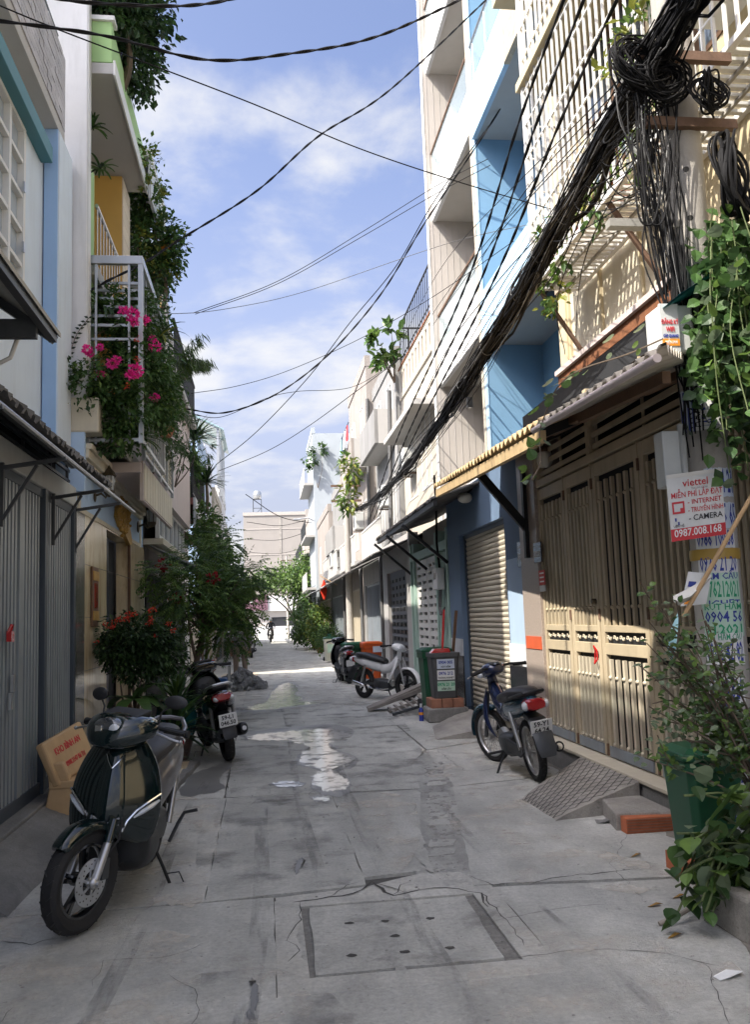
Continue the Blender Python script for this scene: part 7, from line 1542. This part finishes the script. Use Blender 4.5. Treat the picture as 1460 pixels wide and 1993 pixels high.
# ---------------- bins and street bits ----------------
def bin_(label,pos,rz,w,d,h,m,lidm=None,wheels=True,lid=True,cat='bin',tap=.82,name='wheelie_bin'):
    t=thing(name,label,cat,pos,rz);rg=[]
    for k,(z,f) in enumerate(((0,tap),(h*.9,1.),(h*.9,1.08),(h,1.08))):
        rg.append([(x*w/2*f,y*d/2*f,z) for x,y in((-1,-.8),(-.8,-1),(.8,-1),(1,-.8),(1,.8),(.8,1),(-.8,1),(-1,.8))])
    MB().loft(rg,True).build('body',m,t,bev=.008)
    if lid:
        l=MB();l.loft([[(x*w/2*1.12,y*d/2*1.12,h+.003) for x,y in((-1,-.8),(-.8,-1),(.8,-1),(1,-.8),(1,.8),(.8,1),(-.8,1),(-1,.8))],[(x*w/2*1.1,y*d/2*1.1,h+.04) for x,y in((-1,-.8),(-.8,-1),(.8,-1),(1,-.8),(1,.8),(.8,1),(-.8,1),(-1,.8))],[(x*w/2*.8,y*d/2*.8,h+.07) for x,y in((-1,-.8),(-.8,-1),(.8,-1),(1,-.8),(1,.8),(.8,1),(-.8,1),(-1,.8))]]);l.build('lid',lidm or m,t,bev=.006)
    if wheels:
        for s in(1,-1): MB().cyl((s*w*.42,d*.5,.07),(s*w*.52,d*.5,.07),.07,n=14).build('wheel','rubber',t,smooth=True)
    MB().tube([(-w*.4,d*.56,h*.92),(-w*.4,d*.64,h*.94),(w*.4,d*.64,h*.94),(w*.4,d*.56,h*.92)],.012,6).build('handle',m,t,smooth=True)
    return t
gb=bin_('grey bin with blue and green stickers on a brick topped block',(2.62,12.95,.33),.0,.42,.40,.66,'bin_grey',lid=False,wheels=False)
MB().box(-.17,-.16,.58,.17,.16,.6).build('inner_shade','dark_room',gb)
for k,(z,pm,im,l1,l2) in enumerate(((.50,'paper_blue','ink_blue','0904 005','HÚT HẦM'),(.34,'paper_white','ink_blue','0976 212','THÔNG NGHẸT'),(.18,'paper_green','ink_green','0976 21 20','HẦM CẦU'))):
    y=-(.20*(.82+.18*z/.6))-.004
    s=MB().box(-.13,y-.002,z-.07,.13,y+.001,z+.07).build('sticker',pm,gb);text(l1,.062,im,s,frame((0,y-.003,z+.02),(1,0,0),(0,0,1)),sx=.9,bold=.002);text(l2,.032,'ink_black',s,frame((0,y-.003,z-.043),(1,0,0),(0,0,1)),bold=.001)
blk=thing('concrete_block','rough concrete block with a brick course under the grey bin','block',(2.62,12.95,0),0)
MB().prism([(-.3,-.27),(.3,-.25),(.29,.25),(-.28,.27)],'z',0,.20).build('block','cement',blk,bev=.02)
for k in range(3): MB().box(-.24+k*.165,-.22,.2,-.085+k*.165,.2,.33).build('brick','brick_old',blk,bev=.006)
gb2=bin_('dark green bin half hidden behind the grey stickered bin',(2.6,13.5,.12),.05,.44,.44,.86,'bin_green')
ob=bin_('orange lidded wheelie bin beside the white motorbike',(2.52,21.0,0.1),.1,.44,.44,.8,'bin_orange','bin_orange')
MB().box(-.02,-.268,.62,.2,-.262,.76).build('label','paper_blue',ob); gb3=bin_('green bin standing just behind the orange wheelie bin',(2.15,21.7,0),.1,.5,.5,.88,'bin_green')
cb=bin_('cream and green bin far along beside the dark scooter',(2.3,31.5,.05),.1,.42,.42,.78,'bin_cream','bin_green');MB().box(-.14,-.268,.3,.14,-.262,.6).build('label','paper_green',cb)
nb=bin_('dark green wheelie bin behind the bush at the beige gate',(2.57,5.04,.1),.0,.38,.38,.56,'bin_green','bin_green',wheels=False)
ck=thing('brick_support','perforated hollow brick under the dark green bin','brick',(2.45,4.9,0));box('brick','brick',ck,2.36,4.82,0,2.72,5.2,.1)
for k in range(4):
    for j in range(2): box('hole','crack',ck,2.385+k*.085,4.8185,.018+j*.042,2.43+k*.085,4.8205,.048+j*.042)
# red shovel and wooden stick
sv=thing('red_shovel','red handled dustpan shovel standing in the grey bin','shovel',(2.62,12.95,.98));MB().bar((2.62,12.98,.95),(2.68,13.0,1.62),.045,.03).build('handle','gloss_red',sv,bev=.006);MB().prism([(2.42,.985),(2.72,.985),(2.70,1.05),(2.48,1.05)],'y',12.82,13.0).build('pan','gloss_red',sv,bev=.01)
ws=thing('wooden_batten','brown wooden batten leaning on the blue wall behind the bins','batten',(2.9,13.5,0));MB().bar((2.78,13.45,.1),(2.98,13.5,1.6),.05,.04).build('batten','wood_brown',ws)
# wooden ramp / old grille
rm=thing('wooden_ramp','weathered plank ramp resting on a slatted frame beside the bins','ramp',(2.2,14.4,0))
MB().prism([(1.68,0.02),(2.75,.42),(2.75,.46),(1.68,.055)],'y',14.62,14.95).build('plank','wood_grey',rm,bev=.006)
MB().prism([(1.66,0.0),(2.75,.34),(2.75,.41),(1.66,.05)],'y',14.56,14.618).build('side_rail','wood_grey',rm)
MB().bar((1.95,14.2,.03),(2.85,14.2,.30),.05,.05).build('side_rail','wood_grey',rm);MB().bar((1.95,13.75,.03),(2.8,13.85,.22),.04,.04).build('side_rail','dark_steel',rm)
for k in range(9): MB().bar((2.0+k*.1,14.56,.06+k*.033),(2.0+k*.1,13.8,.05+k*.024),.045,.02).build('slat','wood_grey',rm)
sc=thing('spray_can','small blue and yellow spray can on the ground before the grey bin','can',(2.27,13.0,0),0);MB().lathe([(0,0),(.035,0),(.035,.16),(.02,.19),(.015,.21),(0,.21)],n=14).build('body','ink_blue',sc,smooth=True);MB().lathe([(.0355,.09),(.0355,.13)],n=14).build('band','ink_orange',sc);MB().lathe([(.018,.19),(.02,.25),(0,.25)],n=10).build('cap','white_plastic',sc)
# concrete bench
bn=thing('stone_bench','ochre terrazzo bench with red lettering beside the grey folding gate','bench',(-1.5,7.5,0))
q=[P(90,1447,y=7.25),P(158,1414,y=7.62),P(178,1458,y=7.62),P(117,1514,y=7.25)]
a,b,c,d=Vector((-1.75,7.28,.66)),Vector((-1.58,7.9,.76)),Vector((-1.45,7.9,.43)),Vector((-1.61,7.28,.33))
nrm=(b-a).cross(d-a).normalized();nrm=nrm if nrm.x>0 else -nrm
m=MB();m.add([a,b,c,d]+[v-nrm*.07 for v in(a,b,c,d)],[(0,1,2,3),(7,6,5,4),(0,4,5,1),(1,5,6,2),(2,6,7,3),(3,7,4,0)]);bk=m.build('backrest','bench_stone',bn,bev=.018)
xa=(b-a).normalized();ya=(a-d).normalized();ctr=(a+b+c+d)/4
text('KHO BÌNH AN',.075,'ink_red',bk,frame(ctr+ya*.06+nrm*.0015,xa,ya),sx=.85,bold=.002);text('ĐT.0908.3147 Bé Tư',.058,'ink_red',bk,frame(ctr-ya*.07+nrm*.0015,xa,ya),sx=.78,bold=.001)
for y in(7.36,7.82): MB().prism([(-1.72,0),(-1.58,0),(-1.52,.2),(-1.56,.42),(-1.60,.5),(-1.72,.5),(-1.70,.3),(-1.74,.1)],'y',y-.05,y+.05).build('leg','bench_stone',bn,bev=.012)
MB().box(-1.70,7.3,.30,-1.42,7.9,.36).build('seat','bench_stone',bn,bev=.012); MB().prism([(-1.46,0),(-1.36,0),(-1.38,.34),(-1.5,.34)],'y',7.82,7.92).build('leg','bench_stone',bn,bev=.01)
# rubble heap
rb=thing('rubble_heap','grey heap of broken cement lumps at the workers feet','rubble',(-.6,20.8,0),0);g=random.Random(5)
cm=[]
for k in range(5):
    q=MB();q.ell((0,0,0),(1,.8,.55),7,5);q.v=[tuple(c*(1+g.uniform(-.28,.28)) for c in p) for p in q.v];cm.append(q.mesh('lump','rubble'))
for k in range(190):
    r=g.random()**.6*.62;a=g.uniform(0,6.28);h=.5*(1-r/.62)**.8;s=g.uniform(.05,.12);place(g.choice(cm),'lump',rb,(math.cos(a)*r,math.sin(a)*r*1.1,h*g.uniform(.6,1)+.01),(g.uniform(0,3),g.uniform(0,3),g.uniform(0,3)),(s,s,s))
MB().lathe([(.5,0),(.4,.1),(.2,.24),(.0,.3)],n=18).build('core','rubble',rb,smooth=True)
sd=thing('sand_spill','thin pale sand spill on the sunny paving beyond the rubble','sand',(-.5,24,0));m=MB();m.add([(-.75+math.cos(a)*.5*(1+.2*math.sin(3*a)),25.5+math.sin(a)*2.4*(1+.2*math.cos(2*a)),.006) for a in [i*.3142 for i in range(20)]],[tuple(range(20))]);m.build('spill','stone_strip',sd)
# metal rack with red box by the trees
rk=thing('white_rack','white tube rack with a red tray beside the black scooter','rack',(-.9,15.5,0));f=MB()
for x,y in((-1.15,15.2),(-.62,15.2),(-1.15,15.8),(-.62,15.8)): f.bar((x,y,0),(x,y,.86),.025)
for z in(.45,.86): f.bar((-1.15,15.2,z),(-.62,15.2,z),.025);f.bar((-1.15,15.8,z),(-.62,15.8,z),.025);f.bar((-.62,15.2,z),(-.62,15.8,z),.025)
f.build('frame','white_paint',rk);MB().box(-1.2,15.15,.87,-.85,15.7,.93).build('tray','gloss_red',rk,bev=.01);box('basket','blue_box',rk,-.95,15.25,.46,-.66,15.7,.6,bev=.02)
# flag
fg=thing('red_flag','furled red flag hanging from a pole on the right hand awning','flag',(2.75,36,2.6));m=MB();rgs=[]
for k in range(9):
    z=3.1-k*.095;w_=(.03,.06,.09,.11,.12,.12,.1,.07,.03)[k];rgs.append([(2.45+math.cos(a)*w_*(1+.25*math.sin(3*a+k)),36+math.sin(a)*.07,z+.03*math.sin(2*a)) for a in [i*.6283 for i in range(10)]])
m.loft(rgs).build('cloth','flag_red',fg,smooth=True);MB().tube([(3.0,36,2.9),(2.3,36,3.3)],.018,6).build('staff','bench_stone',fg)
# litter
def litter(lab,px,py,m,pts,name='litter',cat='litter',h=.004):
    p=P(px,py,z=0);t=thing(name,lab,cat,(p.x,p.y,0),rnd.uniform(0,.5));q=[(a,b,.004+h*((i*37)%5)/4) for i,(a,b) in enumerate(pts)];MB().add(q+[(a,b,c-.002) for a,b,c in q],[tuple(range(len(q))),tuple(range(2*len(q)-1,len(q)-1,-1))]+[(i,(i+1)%len(q),len(q)+(i+1)%len(q),len(q)+i) for i in range(len(q))]).build('paper',m,t);return t
lt=litter('crumpled white paper packet near the bottom right corner',1417,1900,'paper_white',[(-.06,-.02),(-.02,-.03),(.06,-.025),(.07,.015),(.02,.03),(-.055,.025)],h=.016)
litter('white scrap of tissue by the red brick step',1258,1612,'paper_white',[(-.06,0),(-.03,-.02),(.0,-.015),(.05,-.02),(.06,.01),(.02,.04),(-.03,.03)],h=.03)
for i,(px,py,l) in enumerate(((1275,1763,'curled yellow leaf lying near the bin'),(1238,1666,'small yellow leaf lying in front of the brick step'),(1313,1823,'small yellow leaf beside the bare root'),(1322,1746,'pale leaf scrap close to the hollow brick'))): litter(l,px,py,'dry_leaf',[(-.045,0),(-.02,-.012),(.02,-.012),(.05,0),(.02,.014),(-.02,.012)],'fallen_leaf','leaf',.014)
litter('flat broken stone flakes beside the scored ramp',1185,1598,'cement',[(-.12,0),(-.08,-.05),(.03,-.06),(.1,-.02),(.12,.03),(.0,.06),(-.09,.05)],'stone_flake','stone',.03)
# red-scrap crumbs are too small to count
# ---------------- people ----------------
def person(label,pos,rz,J,edges,cloth,R_,name='person'):
    t=thing(name,label,'person',pos,rz)
    return t
def skinmesh(name,joints,edges,mt,parent,root=0,sub=2):
    me=bpy.data.meshes.new(name);me.from_pydata([j[0] for j in joints],edges,[]);o=bpy.data.objects.new(name,me);COL.objects.link(o);o.parent=parent
    md=o.modifiers.new('skin','SKIN');
    for i,j in enumerate(joints): me.skin_vertices[0].data[i].radius=(j[1],j[1] if len(j)<3 else j[2])
    me.skin_vertices[0].data[root].use_root=True;md.use_smooth_shade=True;s=o.modifiers.new('sub','SUBSURF');s.levels=sub;s.render_levels=sub
    dg=bpy.context.evaluated_depsgraph_get();m2=bpy.data.meshes.new_from_object(o.evaluated_get(dg));m2.materials.clear()
    for q in (mt if isinstance(mt,(list,tuple)) else [mt]): m2.materials.append(MAT[q])
    o.modifiers.clear();o.data=m2;m2.name=name;return o
def paint(o,fn):
    for p in o.data.polygons: p.material_index=fn(p.center)
# worker: standing, back to the camera, bent slightly over the heap
w=thing('person','worker in grey shirt and brown trousers standing behind the rubble heap','person',(-.62,22.3,0),R(90))
BJ=[((0,0,.95),.15,.12),((.03,0,1.15),.15,.11),((.10,0,1.36),.17,.11),((.15,0,1.46),.07,.07),((.19,0,1.58),.075,.09),((.20,0,1.70),.07,.08),
 ((0,.10,.88),.095,.10),((.02,.11,.48),.065,.07),((-.02,.12,.09),.045,.05),((.10,.13,.04),.04,.035),
 ((0,-.10,.88),.095,.10),((.02,-.11,.48),.065,.07),((-.02,-.12,.09),.045,.05),((.10,-.13,.04),.04,.035),
 ((.10,.19,1.38),.06,.06),((.12,.26,1.10),.045,.045),((.22,.24,.88),.036,.036),((.25,.23,.80),.03,.035),
 ((.10,-.19,1.38),.06,.06),((.12,-.26,1.10),.045,.045),((.22,-.24,.88),.036,.036),((.25,-.23,.80),.03,.035)]
BE=[(0,1),(1,2),(2,3),(3,4),(4,5),(0,6),(6,7),(7,8),(8,9),(0,10),(10,11),(11,12),(12,13),(2,14),(14,15),(15,16),(16,17),(2,18),(18,19),(19,20),(20,21)]
o=skinmesh('body',BJ,BE,['shirt_grey','trousers','skin','black_plastic'],w)
paint(o,lambda c:3 if c.z<.07 else 1 if c.z<.93 else 2 if (c.z>1.46 or (c.x>.17 and c.z<1.0 and abs(c.y)>.18)) else 0)
MB().ell((.18,0,1.67),(.095,.085,.09),14,10).build('hair','hair',w,smooth=True)
MB().loft([sec(0,.93,.155,.03,14,2),sec(0,.97,.15,.03,14,2)],False).build('belt','black_plastic',w) if 0 else None
hp=MB()
for s in(1,-1):
    for k in range(4): hp.tube([(.25,s*.23+(-.025+k*.016),.80),(.27,s*.23+(-.025+k*.016),.75),(.265,s*.23+(-.025+k*.016),.70-.01*(k in(1,2)))],.008,5)
    hp.tube([(.26,s*.20,.81),(.29,s*.19,.77),(.30,s*.19,.74)],.009,5)
hp.build('fingers','skin',w,smooth=True)
# rider
r=thing('person','helmeted rider on the oncoming scooter in the middle distance','person',(.42,64.5,0),R(-92))
RJ=[((-.22,0,.90),.16,.13),((-.18,0,1.12),.16,.12),((-.12,0,1.34),.18,.12),((-.09,0,1.45),.07,.07),((-.07,0,1.56),.08,.09),((-.07,0,1.66),.07,.08),
 ((-.12,.12,.86),.10,.10),((.18,.17,.80),.075,.08),((.12,.16,.42),.055,.055),((.20,.16,.36),.045,.035),((-.12,-.12,.86),.10,.10),((.18,-.17,.80),.075,.08),((.12,-.16,.42),.055,.055),((.20,-.16,.36),.045,.035),
 ((-.10,.21,1.36),.06,.06),((.06,.30,1.16),.047,.047),((.28,.31,1.03),.036,.036),((.32,.31,1.03),.034,.034),((-.10,-.21,1.36),.06,.06),((.06,-.30,1.16),.047,.047),((.28,-.31,1.03),.036,.036),((.32,-.31,1.03),.034,.034)]
o=skinmesh('body',RJ,BE,['jacket_dark','trousers','skin','black_plastic'],r,0,1)
paint(o,lambda c:3 if c.z<.42 else 1 if c.z<.93 and c.x<.24 else 2 if c.z>1.44 or c.x>.26 else 0)
MB().ell((-.07,0,1.66),(.14,.125,.13),14,10).build('helmet','helmet',r,smooth=True);MB().ell((.0,0,1.58),(.07,.075,.06),10,8).build('face_mask','mask_blue',r,smooth=True)
